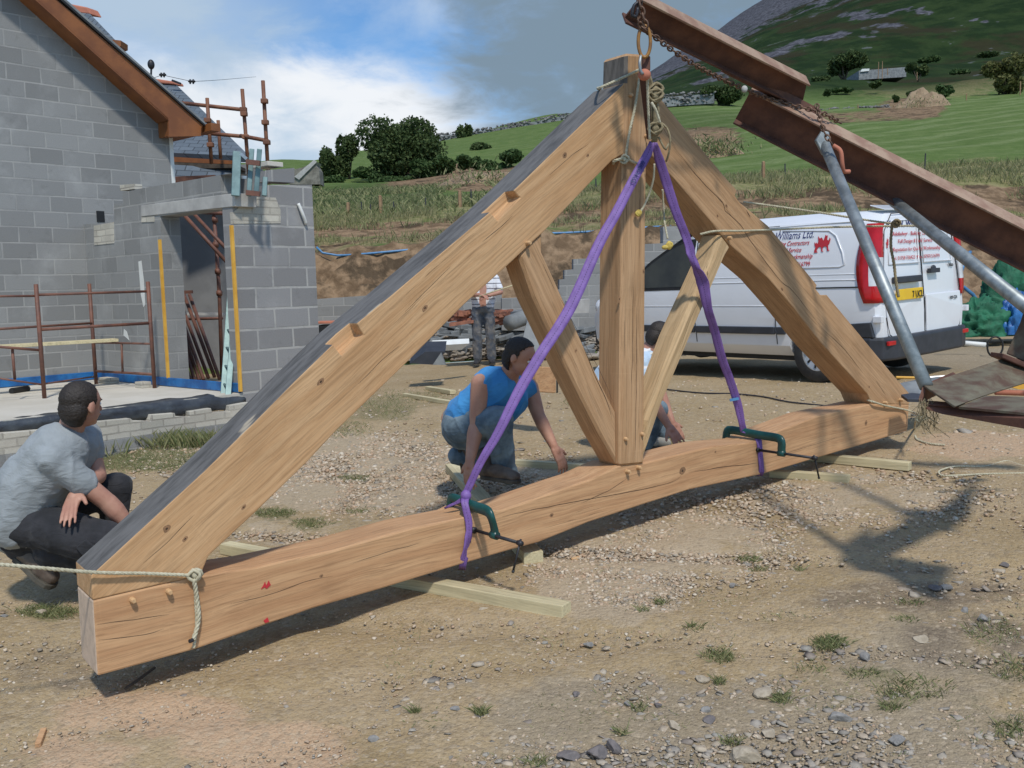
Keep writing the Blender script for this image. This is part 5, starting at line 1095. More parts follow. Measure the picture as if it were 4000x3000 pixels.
# drying cracks and knots, each where the photograph shows it
def crack(pts, w0, base_w=0.0, name='drying_crack'):
    C_ = spline([tp(x, y, base_w - .0012) for x, y in pts], .02); L = []; R2 = []; n = len(C_)
    for i, c0 in enumerate(C_):
        t_ = (C_[min(i + 1, n - 1)] - C_[max(i - 1, 0)]).normalized(); u = t_.cross(nb).normalized(); f = i / (n - 1)
        w = w0 * min(1, 5 * f, 5 * (1 - f)) * (.55 + .7 * abs(noise.noise((i * .37, pts[0][0] * .1, 0)))) + .0002; c1 = c0 + u * .003 * noise.noise((i * .23, pts[0][1] * .1, 5))
        L.append(c1 + u * w); R2.append(c1 - u * w)
    mb = MB()
    for i in range(n - 1): mb.add([L[i], L[i + 1], R2[i + 1], R2[i]], [(0, 1, 2, 3)])
    mb.build(name, M_['crack'], truss)
for pts, w, bw in [
    ([(2620, 559), (2734, 700), (2825, 793), (2833, 822), (2896, 881), (2917, 919), (3002, 1038), (3054, 1102), (3090, 1129), (3131, 1179), (3194, 1260), (3217, 1287)], .0028, 0),
    ([(3199, 1273), (3289, 1354), (3343, 1422), (3371, 1458)], .002, 0), ([(3420, 1485), (3461, 1545)], .0015, 0), ([(2915, 820), (2932, 850)], .004, 0), ([(2545, 420), (2590, 500), (2640, 580)], .0015, 0), ([(3000, 905), (3060, 980), (3100, 1040)], .0012, 0),
    ([(2449, 734), (2447, 800), (2449, 869)], .0018, -.012), ([(2474, 1063), (2472, 1220), (2470, 1400), (2466, 1560)], .0018, -.012), ([(2487, 1200), (2486, 1400), (2484, 1600), (2480, 1801)], .0022, -.012), ([(2476, 330), (2470, 480), (2468, 560)], .0015, -.012), ([(2500, 640), (2500, 900), (2497, 1010)], .0012, -.012), ([(2440, 1250), (2438, 1420)], .0015, -.012),
    ([(1962, 2018), (2106, 1986), (2286, 1953), (2433, 1926), (2560, 1900), (2639, 1877), (2666, 1850)], .0022, 0), ([(2713, 1843), (2817, 1825), (2900, 1817), (2967, 1807)], .0022, 0), ([(2270, 1965), (2360, 1925), (2450, 1870)], .0015, 0),
    ([(380, 2440), (520, 2420), (660, 2400)], .0012, 0), ([(385, 2500), (560, 2480), (640, 2455)], .001, 0), ([(900, 2360), (1060, 2320), (1200, 2270), (1300, 2250)], .001, 0), ([(1380, 2200), (1500, 2160), (1640, 2120)], .001, 0), ([(3000, 1790), (3120, 1755), (3300, 1700)], .001, 0),
    ([(2183, 1155), (2292, 1356), (2346, 1454), (2400, 1585)], .0022, .012), ([(2270, 1334), (2330, 1480), (2368, 1562), (2392, 1640)], .0028, .012), ([(2120, 1030), (2170, 1140)], .0012, .012),
    ([(2650, 1380), (2700, 1240), (2760, 1110)], .0014, -.01),
    ([(1883, 945), (1940, 900), (2004, 842)], .0015, 0), ([(1580, 1220), (1650, 1150), (1760, 1040)], .001, 0), ([(1400, 1500), (1500, 1400), (1560, 1350)], .0012, 0), ([(560, 2200), (640, 2130), (760, 2010)], .001, 0), ([(2140, 690), (2230, 610), (2300, 560)], .001, 0)]:
    crack(pts, w * .8, bw)
def woodknot(px, py, r, ang=0.0, el_=1.6, bw=0.0):
    c0 = tp(px, py, bw - .0006); a = Vector((es.x, es.y, 0)) * math.cos(ang) + Vector((0, 0, math.sin(ang))); b_ = nb.cross(a)
    for k, (f, m) in enumerate(((.8, 'knot'), (.25, 'crack'))):
        MB().add([c0 - nb * .0005 * k + (a * math.cos(t_) * el_ + b_ * math.sin(t_)) * r * f * (1 + .25 * noise.noise((t_, px, k))) for t_ in np.linspace(0, 6.28, 15)[:-1]], [list(range(14))]).build('wood_knot', M_[m], truss, smooth=False)
for px, py, r, a_, e_, bw in ((2206, 607, .016, .75, 1.5, 0), (2296, 607, .010, .75, 1.5, 0), (1660, 1204, .013, .75, 2, 0), (651, 2065, .016, .75, 1.4, 0), (723, 2105, .010, .75, 1.8, 0), (952, 1981, .008, .75, 2.2, 0), (1253, 1491, .014, .75, 2, 0), (2666, 1839, .028, .4, 1.3, 0), (2155, 2012, .013, .3, 1.4, 0), (3383, 1652, .020, 1.3, 1.3, 0),
    (3055, 1130, .012, -.9, 1.6, 0), (2838, 803, .010, -.9, 1.6, 0), (2803, 843, .010, -.9, 1.3, 0), (2420, 1168, .010, 1.5, 2.6, -.012), (2514, 1060, .010, 1.5, 1.8, -.012), (2250, 1370, .010, 1.1, 1.6, .012), (1255, 2250, .009, .2, 1.4, 0), (2795, 1765, .009, .2, 1.4, 0), (3395, 1511, .010, -.9, 1.6, 0)):
    woodknot(px, py, r, a_, e_, bw)
# carpenter's red crayon marks
rm = MB()
for pts in (((1020, 2302), (1030, 2285), (1036, 2272), (1040, 2290)), ((1050, 2268), (1058, 2285), (1042, 2300), (1036, 2296)), ((1030, 2425), (1045, 2412), (1052, 2428), (1036, 2434))): MB().prism([tp(x, y, -.003) for x, y in pts], nb * .002).build('crayon_mark', M_['redprint'], truss)


# ------------------------------------------------------------------ purple sling
def ribbon(name, pts, mats, label, cat, thick=.005, parent=None):
    """pts: (centre, half-width vector)"""
    C_ = spline([p[0] for p in pts], .03); Wv = []
    key = [p[0] for p in pts]; acc = [0]
    for a, b_ in zip(key, key[1:]): acc.append(acc[-1] + (b_ - a).length)
    V = []; al = []; ac = []; L = 0
    for i, c0 in enumerate(C_):
        if i: L += (c0 - C_[i - 1]).length
        f = L / max(acc[-1], 1e-6) * acc[-1]
        w = Vector([np.interp(f, acc, [p[1][k] for p in pts]) for k in range(3)])
        t = (C_[min(i + 1, len(C_) - 1)] - C_[max(i - 1, 0)]).normalized(); nn = t.cross(w).normalized()
        for j in range(5):
            a = -1 + j / 2; V.append((c0 + w * a + nn * .004 * math.sin(L * 55 + a * 2) * abs(a))[:]); al.append(L); ac.append(j / 4)
    o = npmesh(name, np.array(V), gridfaces(len(C_), 5), mats, None, dict(along=np.array(al), across=np.array(ac)), True)
    o.modifiers.new('s', 'SOLIDIFY').thickness = thick
    if parent is not None: o.data.transform(wm(parent).inverted()); place(o, wm(parent), parent)
    elif label: tag(o, label, cat)
    return o
def pl_y(px): return tp(px, 1500).y
def sp(px, py, wpx, off, ang=0.0, dy=0.0):
    """sling point: pixel centre, horizontal pixel width, distance before the truss face"""
    wpx = wpx * (.95 if px > 2552 else .68); Y = pl_y(px) - off; c0 = P(px, py, Y); w = (P(px + wpx / 2 * math.cos(ang), py - wpx / 2 * math.sin(ang), Y + dy) - c0); return (c0, w)
ls = thing('lifting_sling', P(2548, 560, 5.25), 'purple webbing sling leg running down left to the near clamp', 'sling')
ribbon('strap', [sp(2548, 552, 30, .20), sp(2530, 600, 50, .17, -.4), sp(2474, 702, 54, .15, -.4), sp(2405, 835, 58, .13, -.4), sp(2339, 955, 60, .13, -.35), sp(2225, 1206, 66, .12, -.4), sp(2113, 1383, 64, .11, -.4), sp(2026, 1530, 62, .10, -.4), sp(1945, 1692, 52, .08, -.4), sp(1880, 1801, 46, .03, -.4), sp(1826, 1915, 42, -.03, -.3), sp(1816, 1945, 42, -.05)], M_['sling'], None, None, .006, ls)
ribbon('hitch', [sp(1818, 1938, 46, -.04, 0), sp(1815, 1965, 44, .012, -.1), sp(1828, 2020, 44, .03, -.1), sp(1832, 2070, 36, .045, 0), sp(1818, 2150, 34, .02, 0, .04), sp(1807, 2205, 40, .01, 0), sp(1806, 2222, 40, -.03, 0)], M_['sling'], None, None, .006, ls)
ribbon('hitch', [sp(1738, 1984, 4, -.16, 1.57), sp(1775, 1968, 22, -.10, 1.3), sp(1812, 1946, 46, -.05, 1.2), sp(1828, 1930, 40, -.02, 1.2)], M_['sling'], None, None, .006, ls)
MB().ell(sp(1820, 1936, 10, -.03)[0], (.028, .026, .03)).build('knot', M_['sling'], ls, smooth=True)
rs_ = thing('lifting_sling', P(2566, 580, 5.35), 'purple webbing sling leg with dark stitching running down right to the far clamp', 'sling')
ribbon('strap', [sp(2556, 556, 24, .17), sp(2574, 620, 38, .14, .3), sp(2600, 702, 40, .12, .2), sp(2640, 827, 38, .12, .2), sp(2677, 919, 36, .12, .2), sp(2702, 1004, 30, .12, .4, .05), sp(2722, 1050, 34, .12, .1, -.03), sp(2744, 1101, 52, .10, .2), sp(2765, 1206, 36, .06, .2), sp(2791, 1291, 36, -.02, .2), sp(2820, 1400, 36, -.08, .2), sp(2849, 1477, 34, -.12, .2), sp(2881, 1577, 34, -.15, .2), sp(2899, 1660, 26, -.16, .2), sp(2908, 1692, 30, -.18, .2)], M_['sling'], None, None, .006, rs_)
ribbon('hitch', [sp(2908, 1686, 26, -.15, .2), sp(2950, 1702, 22, -.05, .2), sp(2964, 1722, 22, .012), sp(2970, 1780, 20, .02), sp(2974, 1840, 22, .015), sp(2968, 1856, 24, -.02)], M_['sling'], None, None, .006, rs_)
tapec = sp(2868, 1560, 34, -.135, .2); MB().beam(tapec[0] - tapec[1] * 1.08, tapec[0] + tapec[1] * 1.08, .014, .016).build('blue_tape', M_['bluepipe'], rs_)
def text(s, size, M, mat, parent=None, shear=0.0, ext=.0015, name='lettering', bold=0, align='LEFT', sx=1.0):
    cu = bpy.data.curves.new(name, 'FONT'); cu.body = s; cu.size = size; cu.extrude = ext; cu.shear = shear; cu.align_x = align; cu.resolution_u = 2; cu.offset = bold
    o = bpy.data.objects.new(name, cu); col.objects.link(o)
    dg = bpy.context.evaluated_depsgraph_get(); me = bpy.data.meshes.new_from_object(o.evaluated_get(dg)); bpy.data.objects.remove(o)
    me.transform(Matrix.Diagonal((sx, 1, 1, 1))); me.materials.clear(); me.materials.append(M_[mat]); o = bpy.data.objects.new(name, me); col.objects.link(o); place(o, M, parent); return o
# stencilled load figure on the left leg
ta, tb_ = sp(2462, 728, 10, .165)[0], sp(2514, 630, 10, .175)[0]
exd = (ta - tb_).normalized(); zn = (CAM - ta).normalized(); zn = (zn - exd * zn.dot(exd)).normalized(); yd = zn.cross(exd)
text('6000 KGS', .036, Matrix(((exd.x, yd.x, zn.x, tb_.x), (exd.y, yd.y, zn.y, tb_.y), (exd.z, yd.z, zn.z, tb_.z), (0, 0, 0, 1))) @ Matrix.Translation((0, -.012, .004)), 'navy', ls)

# ------------------------------------------------------------------ G clamps over the tie beam
def clampG(label, px, py, size, htop, hs, tilt=0.0, wback=0.0):
    """px, py: where the screw pad meets the front face"""
    s, h = sh(px, py); t = thing('g_clamp', Tf(s, h), label, 'clamp'); MBf = MB()
    ht = h + htop; wF, wB = -size * .95, .25 - .02 - wback
    # C-shaped cast frame swept as a rounded bar in the plane across the beam
    path = [Tf(s, h - .02, wB + .02), Tf(s, h + .02, wB + .03), Tf(s, ht - .01, wB + .02), Tf(s, ht + .01, wB - .02), Tf(s, ht, 0), Tf(s, ht - .005, wF + .03), Tf(s, ht - .03, wF), Tf(s + tilt, h + .03, wF), Tf(s + tilt, h - .012, wF)]
    path = spline(path, .012); n = len(path)
    for i, p in enumerate(path): pass
    b0 = len(MBf.v)
    for i, p in enumerate(path):
        tg = (path[min(i + 1, n - 1)] - path[max(i - 1, 0)]).normalized(); sd = es; up_ = tg.cross(sd).normalized(); ww, hh_ = .016, .029
        for a in range(8):
            an = 2 * math.pi * a / 8 + math.pi / 8; MBf.v.append(p + sd * ww * math.cos(an) + up_ * hh_ * math.sin(an))
    for i in range(n - 1):
        for a in range(8): MBf.f.append([b0 + i * 8 + a, b0 + i * 8 + (a + 1) % 8, b0 + (i + 1) * 8 + (a + 1) % 8, b0 + (i + 1) * 8 + a]); MBf.m.append(0)
    MBf.f.append([b0 + a for a in range(8)]); MBf.f.append([b0 + (n - 1) * 8 + a for a in range(8)]); MBf.m += [0, 0]
    MBf.tube([Tf(s + tilt, h, wF - .022), Tf(s + tilt, h, wF + .022)], .021, 12)
    MBf.build('cast_frame', M_['clamp'], t, smooth=True)
    L = size * 2.1
    MB().tube([Tf(s + tilt * .2, h, -.014), Tf(s + tilt, h, -L)], .0085, 10).tube([Tf(s, h, -.002), Tf(s, h, -.016)], .017, 12).tube([Tf(s + tilt, h, -L), Tf(s + tilt, h, -L - .03)], .013, 10).build('screw', M_['iron'], t, smooth=True)
    e = Tf(s + tilt, h, -L - .015); dn = (Vector((0, 0, -1)) + es * hs).normalized()
    MB().tube([e - dn * .02, e + dn * .135], .0055, 8).ell(e + dn * .138, (.008, .008, .008)).build('handle_bar', M_['iron'], t, smooth=True)
    return t
c1 = clampG('green G clamp on the near half of the tie beam, under the left sling leg', 1848, 2070, .165, .125, -.35, .02, .05)
c2 = clampG('green G clamp on the far half of the tie beam, under the right sling leg', 2958, 1757, .20, .10, .35, .0)

# ------------------------------------------------------------------ ropes on the truss
def ropething(name, pts, r, label, mat='rope', twisted=True):
    mb = MB()
    if twisted: rope_mb(mb, pts, r, step=max(.006, r * .8))
    else: mb.tube(spline(pts, .03), r, 7)
    return tag(mb.build(name, M_[mat], smooth=True), label, 'rope')
def knot(mb, c0, R_, r, turns=3, axis=(0, 1, 0)):
    pts = []
    for i in range(turns * 10):
        a = i * .63; pts.append(c0 + Vector((math.cos(a) * R_ * (1 + .3 * math.sin(i * 1.3)), math.sin(a * .7) * R_ * .6, math.sin(a) * R_ * (1 + .2 * math.cos(i * .9)))))
    mb.tube(spline(pts, .01), r, 6); mb.ell(c0, (R_ * .75, R_ * .55, R_ * .75), None, 8, 10)
rp = thing('guide_rope', tp(757, 2240, -.03), 'pale rope knotted round the near end of the truss and pulled out to the left', 'rope')
mb = MB(); rope_mb(mb, [P(-700, 2150, 3.2), P(0, 2205, 3.38), tp(356, 2235, -.03), tp(560, 2240, -.02), tp(735, 2247, -.02)], .0075, step=.005); mb.build('taut_line', M_['rope'], rp, smooth=True)
mb = MB(); knot(mb, tp(762, 2245, -.025), .022, .0075, 3); mb.build('knot', M_['rope'], rp, smooth=True)
mb = MB(); rope_mb(mb, [tp(757, 2262, -.03), tp(768, 2330, -.018), tp(776, 2400, -.018), tp(770, 2450, -.02), tp(755, 2500, -.03)], .0095, step=.005); rope_mb(mb, [tp(762, 2270, -.015), tp(764, 2340, -.012), tp(768, 2420, -.012), tp(764, 2480, -.014), tp(756, 2532, -.02)], .007, step=.006); mb.build('tail', M_['rope'], rp, smooth=True)
MB().tube([tp(752, 2500, -.033), tp(741, 2505, -.04)], .009, 8).build('taped_end', M_['iron'], rp)
ropething('lashing_rope', [tp(2345, 350, .26), tp(2335, 345, .1), tp(2350, 340, -.008), tp(2440, 300, -.022), tp(2500, 270, -.03), tp(2520, 255, -.04)], .0075, 'pale rope slung round the weathered top of the near rafter up to the hook')
ropething('lashing_rope', [tp(2498, 300, -.03), tp(2480, 420, -.03), tp(2460, 510, -.03), tp(2443, 610, -.035), tp(2436, 628, -.035)], .0075, 'pale rope running down the face of the king post from the hook')
mb = MB(); knot(mb, tp(2440, 622, -.035), .02, .007, 2); rope_mb(mb, [tp(2395, 640, .05), tp(2402, 628, -.02), tp(2440, 620, -.035), tp(2480, 636, -.03), tp(2520, 642, -.03)], .008)
tag(mb.build('lashing_rope', M_['rope'], smooth=True), 'pale rope knotted across the king post just below the rafter joint', 'rope')
ropething('dangling_rope', [tp(2556, 640, -.12), tp(2552, 700, -.1), tp(2535, 760, -.06), tp(2515, 805, -.05), tp(2500, 828, -.05)], .006, 'thin cord hanging left behind the purple sling with a yellow whipped end', 'rope')
mb = MB(); knot(mb, tp(2494, 832, -.045), .013, .006, 3); mb.ell(tp(2494, 832, -.045), (.016, .014, .018)); tag(mb.build('whipped_knot', M_['yellowrope'], smooth=True), 'small yellow knot on the king post', 'knot')
ropething('dangling_rope', [tp(2588, 740, -.02), tp(2593, 830, .0), tp(2598, 880, -.03), tp(2608, 932, -.05)], .006, 'thin cord hanging straight down over the van window with a yellow knotted end', 'rope')
mb = MB(); knot(mb, tp(2614, 958, -.05), .015, .007, 3); mb.ell(tp(2614, 958, -.05), (.017, .016, .026)); mb.ell(tp(2598, 966, -.05), (.02, .014, .014)); tag(mb.build('whipped_knot', M_['yellowrope'], smooth=True), 'yellow knot hanging in front of the van side window', 'knot')
ropething('brace_rope', [tp(2735, 915, .02), tp(2795, 903, -.02), tp(2900, 902, -.02), tp(3010, 898, -.02), P(3200, 889, 6.2), P(3400, 884, 6.1), P(3710, 880, 6.0)], .007, 'taut pale rope crossing level from the strut joint to the jib')
ropething('brace_rope', [tp(2905, 790, .1), P(3000, 802, 6.3), P(3200, 830, 6.2), P(3400, 862, 6.0), P(3495, 874, 5.9)], .007, 'pale rope sloping down from behind the far rafter to the knot by the van lettering')
mb = MB(); knot(mb, P(3500, 872, 5.9), .02, .008, 3); rope_mb(mb, [P(3484, 880, 5.9), P(3480, 960, 5.9), P(3492, 1030, 5.9), P(3500, 1100, 5.9), P(3510, 1160, 5.9)], .009)
tag(mb.build('hanging_rope', M_['rope2'], smooth=True), 'rope knot with a tail hanging down over the rear doors of the van', 'rope')
ropething('lashing_rope', [tp(3330, 1562, .24), tp(3370, 1560, .1), tp(3405, 1568, -.015), tp(3460, 1585, -.02), tp(3545, 1603, -.02), P(3580, 1618, 7.0), P(3612, 1627, 6.6)], .0075, 'rope drawn over the far foot of the truss to the ground')
mb = MB(); knot(mb, P(3598, 1632, 6.5), .025, .008, 2); gl = [P(3578, 1640, 6.5), G(3572, 1680), G(3578, 1715), G(3600, 1728), G(3640, 1738), G(3690, 1742)]
rope_mb(mb, [gl[0]] + [q + Vector((0, 0, .008)) for q in gl[1:]], .008, step=.01); tag(mb.build('ground_rope', M_['rope'], smooth=True), 'pale rope end curling on the ground just right of the truss foot', 'rope')
ropething('ground_rope', [G(x, y) + Vector((0, 0, .006)) for x, y in ((4100, 1850), (3990, 1822), (3930, 1805), (3850, 1825), (3740, 1825), (3680, 1838), (3668, 1852), (3700, 1862), (3850, 1855), (4100, 1850))], .007, 'long loop of pale rope lying on the ground at the right edge', 'rope')
ropething('ground_cable', [G(x, y) + Vector((0, 0, .006)) for x, y in ((2180, 1480), (2420, 1500), (2700, 1534), (2860, 1540), (2980, 1552), (3080, 1572), (3220, 1587))], .008, 'dark cable snaking over the gravel behind the far half of the truss', 'iron', False)
for pts in (((3625, 1640), (3640, 1700), (3660, 1735)), ((3700, 1660), (3695, 1710), (3690, 1700))): pass

# ------------------------------------------------------------------ battens
def batten(label, a, b_, w=.095, h=.05, lift=0.0, grp='treated softwood battens laid on the ground', mat='pine', name='batten'):
    A, B = G(*a) + Vector((0, 0, h / 2 + lift)), G(*b_) + Vector((0, 0, h / 2 + lift)); M = frame(A, B - A)
    return tag(MB().beam(A, B, w, h).build(name, M_[mat], None, M, bevel=.004), label, 'batten', grp)
batten('longest batten, lying under the near half of the tie beam and out to the front', (880, 2158), (2215, 2408), .085, .062)
batten('batten crossing under the tie beam below the near clamp', (1768, 1842), (2085, 2202), .11, .065)
batten('batten the kneeling man in blue steadies with his left hand', (2015, 1822), (2400, 1850), .06, .055)
batten('batten behind the tie beam under the hand of the man in the striped shirt', (2530, 1722), (2700, 1748), .07, .05)
batten('batten sticking out to the right under the far half of the tie beam', (3080, 1790), (3555, 1838), .075, .06)
batten('short batten lying parallel in front of the far one', (3010, 1862), (3318, 1884), .08, .05)
batten('thin batten lying on weedy ground left of the kneeling man', (1580, 1550), (1770, 1582), .06, .045)
batten('upper short batten left of the kneeling man', (1672, 1524), (1770, 1540), .08, .05)
MBt = MB(); A, B = G(2110, 1538), G(2177, 1530); tz_ = .19
M = frame(A, B - A); tag(MB().prism([P(2092, 1531, 8.3), P(2172, 1536, 8.3), P(2172, 1436, 8.3), P(2092, 1430, 8.3)], (-.3, .32, 0)).build('beam_offcut', M_['tie'], None, M, bevel=.008), 'squared oak beam offcut standing behind the kneeling man', 'timber offcut')
tag(MB().prism([P(2173, 1536, 8.29), P(2180, 1534, 8.34), P(2180, 1436, 8.34), P(2173, 1436, 8.29)], (.001, .03, 0)).build('dark_end', M_['iron']), 'dark painted end of the oak offcut', 'end plate')

# ------------------------------------------------------------------ the jib (rusty I beams, tubes, feet), chain and hook
jib = thing('jib_crane', P(3600, 1600, 4.8), 'improvised rusty steel jib crane of I beams propped on galvanised tubes', 'crane')
def ibeam(name, a, b_, H, Wd, mb=None, tilt=.42, tf=.012, tw=.010, cut=0.0):
    a = Vector(a); b_ = Vector(b_); ax = (b_ - a).normalized(); v = (CAM - (a + b_) / 2); v = (v - ax * v.dot(ax)).normalized(); q = v.cross(ax)
    if q.z < 0: q = -q
    hv = v * tilt + q * math.sqrt(1 - tilt * tilt); wv = v * math.sqrt(1 - tilt * tilt) - q * tilt
    R_ = Matrix((ax, wv, hv)).transposed(); L = (b_ - a).length; mid = (a + b_) / 2
    M = Matrix.Translation(a) @ R_.to_4x4()
    web = MB(); sk = cut
    web.prism([a + hv * (H / 2 - tf) - wv * tw / 2, a - hv * (H / 2 - tf) - wv * tw / 2, b_ - hv * (H / 2 - tf) + ax * sk - wv * tw / 2, b_ + hv * (H / 2 - tf) - wv * tw / 2], wv * tw)
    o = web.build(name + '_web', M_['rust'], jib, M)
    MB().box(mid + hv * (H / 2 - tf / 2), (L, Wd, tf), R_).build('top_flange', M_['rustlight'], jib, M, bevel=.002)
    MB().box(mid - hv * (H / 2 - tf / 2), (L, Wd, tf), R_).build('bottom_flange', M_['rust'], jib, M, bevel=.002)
    return hv, wv
ibeam('upper_beam', P(2470, 28, 5.1), P(3120, 352, 5.75), .155, .085, cut=.10)
ibeam('lower_beam', P(2905, 405, 5.85), P(4400, 1165, 5.5), .235, .115, cut=0)
MB().beam(P(2830, 260, 5.6), P(3180, 440, 5.85), .05, .05).build('splice_plate', M_['rust'], jib)
MB().tube([P(3212, 545, 5.55), P(3618, 1510, 4.275)], .031, 20).build('prop_tube', M_['galv'], jib, smooth=True)
MB().prism([P(3186, 548, 5.5), P(3212, 508, 5.5), P(3240, 515, 5.5), P(3250, 600, 5.48), P(3215, 605, 5.48)], (0, .03, 0)).build('tube_cap', M_['galv'], jib, bevel=.006)
MB().tube([P(3440, 745, 5.95), P(4100, 1270, 4.410)], .034, 20).build('prop_tube', M_['galv'], jib, smooth=True)
fa = [P(3606, 1503, 4.275), P(3732, 1587, 3.915), P(3845, 1544, 4.140), P(4000, 1496, 4.410), P(4150, 1450, 4.680), P(4150, 1345, 5.5), P(4000, 1400, 4.680), P(3922, 1399, 4.635)]
MB().prism(fa, (0.0, .012, -.008)).build('angle_foot', M_['paint'], jib, bevel=.002)
MB().prism([P(3606, 1503, 4.275), P(3588, 1560, 4.248), P(3600, 1572, 4.230), P(3618, 1512, 4.266)], (.30, .35, .02)).build('angle_leg', M_['rust'], jib)
MB().prism([P(3598, 1578, 4.230), P(3622, 1600, 4.158), P(3680, 1618, 4.050), P(4150, 1702, 3.510), P(4150, 1640, 3.510), P(4000, 1618, 3.690), P(3741, 1590, 3.960)], (0.05, .16, 0)).build('base_channel', M_['rust'], jib, bevel=.003)
MB().prism([P(3745, 1588, 3.960), P(4150, 1626, 3.528), P(4150, 1555, 3.960), P(3850, 1545, 4.140)], (0, 0, -.01)).build('channel_top', M_['paint'], jib)
MB().prism([P(3930, 1382, 4.608), P(4120, 1460, 4.500), P(4120, 1180, 4.545), P(4010, 1180, 4.590), P(3985, 1260, 4.590)], (.06, .10, 0)).build('leaning_post', M_['paint'], jib, bevel=.006)
MB().prism([P(3918, 1380, 4.572), P(4130, 1462, 4.455), P(4130, 1490, 4.455), P(3915, 1398, 4.572)], (.0, .12, 0)).build('post_shoe', M_['rust'], jib, bevel=.004)
hair_ = MB()
for i in range(46):
    p = P(random.uniform(3590, 3650), random.uniform(1555, 1590), 4.18); hair_.tube([p, p + Vector((random.gauss(0, .02), random.gauss(0, .02), -.06)), p + Vector((random.gauss(0, .03), random.gauss(0, .03), -random.uniform(.08, .14)))], .0012, 4)
tag(hair_.build('dry_roots', M_['rope2']), 'wisps of dry grass caught under the jib foot', 'dry grass')
def chainmesh(pts, link=.033, r=.0048, mb=None):
    mb = mb or MB(); C_ = spline(pts, .01); acc = 0; nxt = 0; k = 0
    for i in range(1, len(C_)):
        acc += (C_[i] - C_[i - 1]).length
        if acc >= nxt:
            t = (C_[min(i + 2, len(C_) - 1)] - C_[max(i - 2, 0)]).normalized(); side = t.cross(Vector((.3, .9, .1))).normalized()
            if k % 2: side = t.cross(side).normalized()
            ring = []
            for q in range(12):
                an = 2 * math.pi * q / 12; ring.append(C_[i] + t * math.cos(an) * link * .62 + side * math.sin(an) * link * .36)
            mb.tube(ring, r, 6, closed=True); nxt += link * .88; k += 1
    return mb
ch = chainmesh([P(2500, 8, 5.0), P(2492, 60, 5.0), P(2505, 100, 5.0), P(2560, 145, 5.05), P(2640, 205, 5.15), P(2740, 268, 5.3), P(2850, 322, 5.5), P(3000, 385, 5.7), P(3100, 412, 5.72), P(3185, 432, 5.66)])
tag(ch.build('long_chain', M_['chain'], smooth=True), 'long rusty chain sagging along under the upper steel beam', 'chain')
tag(chainmesh([P(3190, 410, 5.5), P(3205, 470, 5.42), P(3222, 520, 5.4), P(3245, 555, 5.38)]).build('short_chain', M_['chain'], smooth=True), 'short rusty chain wrapped over the lower beam above the prop tube', 'chain')
tag(chainmesh([P(3190, 432, 5.66), P(3240, 455, 5.7), P(3285, 482, 5.78)]).build('chain_end', M_['chain'], smooth=True), 'loose chain end lying on the lower beam', 'chain')
tag(chainmesh([P(2495, -60, 4.98), P(2498, 0, 4.98), P(2512, 60, 4.99), P(2525, 110, 5.0)], .036, .0055).build('hoist_chain', M_['chain'], smooth=True), 'rusty chain bunched over the tip of the upper beam', 'chain')
MBh = MB().tube(spline([P(3255, 568, 5.38), P(3283, 590, 5.36), P(3290, 640, 5.36), P(3296, 668, 5.38), P(3318, 670, 5.4)], .01), .012, 8)
tag(MBh.build('chain_hook', M_['tile'], smooth=True), 'orange-red hook at the bottom of the short chain on the prop tube', 'hook')
tag(MB().ell(P(2908, 348, 5.5), (.018, .015, .02)).build('shackle_pin', M_['concrete'], smooth=True), 'small pale shackle pin on the long chain', 'pin')
hk = thing('lifting_hook', P(2515, 200, 5.05), 'ochre steel lifting ring and shackle hanging from the jib tip above the king post', 'hook')
ring = []
for q in range(28):
    an = 2 * math.pi * q / 28; ring.append(P(2517 + 24 * math.sin(an), 162 + 62 * math.cos(an), 5.02))
MB().tube(ring, .009, 8, closed=True).build('ring', M_['hook'], hk, smooth=True)
MB().tube(spline([P(2504, 215, 5.02), P(2499, 245, 5.0), P(2502, 275, 5.0), P(2512, 290, 5.0)], .01), .008, 8).build('shackle', M_['galv'], hk, smooth=True)
MB().prism([P(2510, 215, 5.05), P(2541, 218, 5.05), P(2541, 275, 5.05), P(2508, 275, 5.05)], (0, .03, 0)).build('hook_shank', M_['rust'], hk, bevel=.006)
MB().ell(P(2517, 292, 5.03), (.034, .03, .03)).build('swivel', M_['tile'], hk, smooth=True)
MB().tube(spline([P(2508, 4, 4.99), P(2478, 20, 4.98), P(2470, 62, 4.98), P(2484, 66, 4.98), P(2492, 30, 4.98)], .01), .009, 6).build('beak', M_['iron'], hk, smooth=True)
MB().beam(P(2512, 305, 5.1), P(2540, 540, 5.3), .035, .02).build('tongue', M_['rust'], hk)
# hank of rope under the hook
bd2 = thing('rope_hank', P(2560, 420, 5.2), 'bundled hank of old rope hanging under the hook beside the king post', 'rope')
mb = MB()
for i in range(12):
    x0 = 2522 + random.uniform(-3, 18); mb.tube(spline([P(x0, 290, 5.12), P(x0 + random.uniform(4, 22), 350 + random.uniform(-20, 20), 5.15), P(2560 + random.uniform(-16, 22), 430, 5.15 + random.uniform(-.03, .04)), P(2562 + random.uniform(-14, 20), 500, 5.2), P(2552 + random.uniform(-8, 12), 555, 5.22)], .02), .006, 6)
mb.build('strands', M_['rope2'], bd2, smooth=True)
mb = MB(); knot(mb, P(2560, 372, 5.12), .032, .006, 6); knot(mb, P(2562, 350, 5.12), .03, .006, 5); knot(mb, P(2560, 500, 5.16), .03, .006, 6); mb.cap(P(2561, 350, 5.13), P(2560, 500, 5.16), .014, .014); mb.build('wraps', M_['rope2'], bd2, smooth=True)
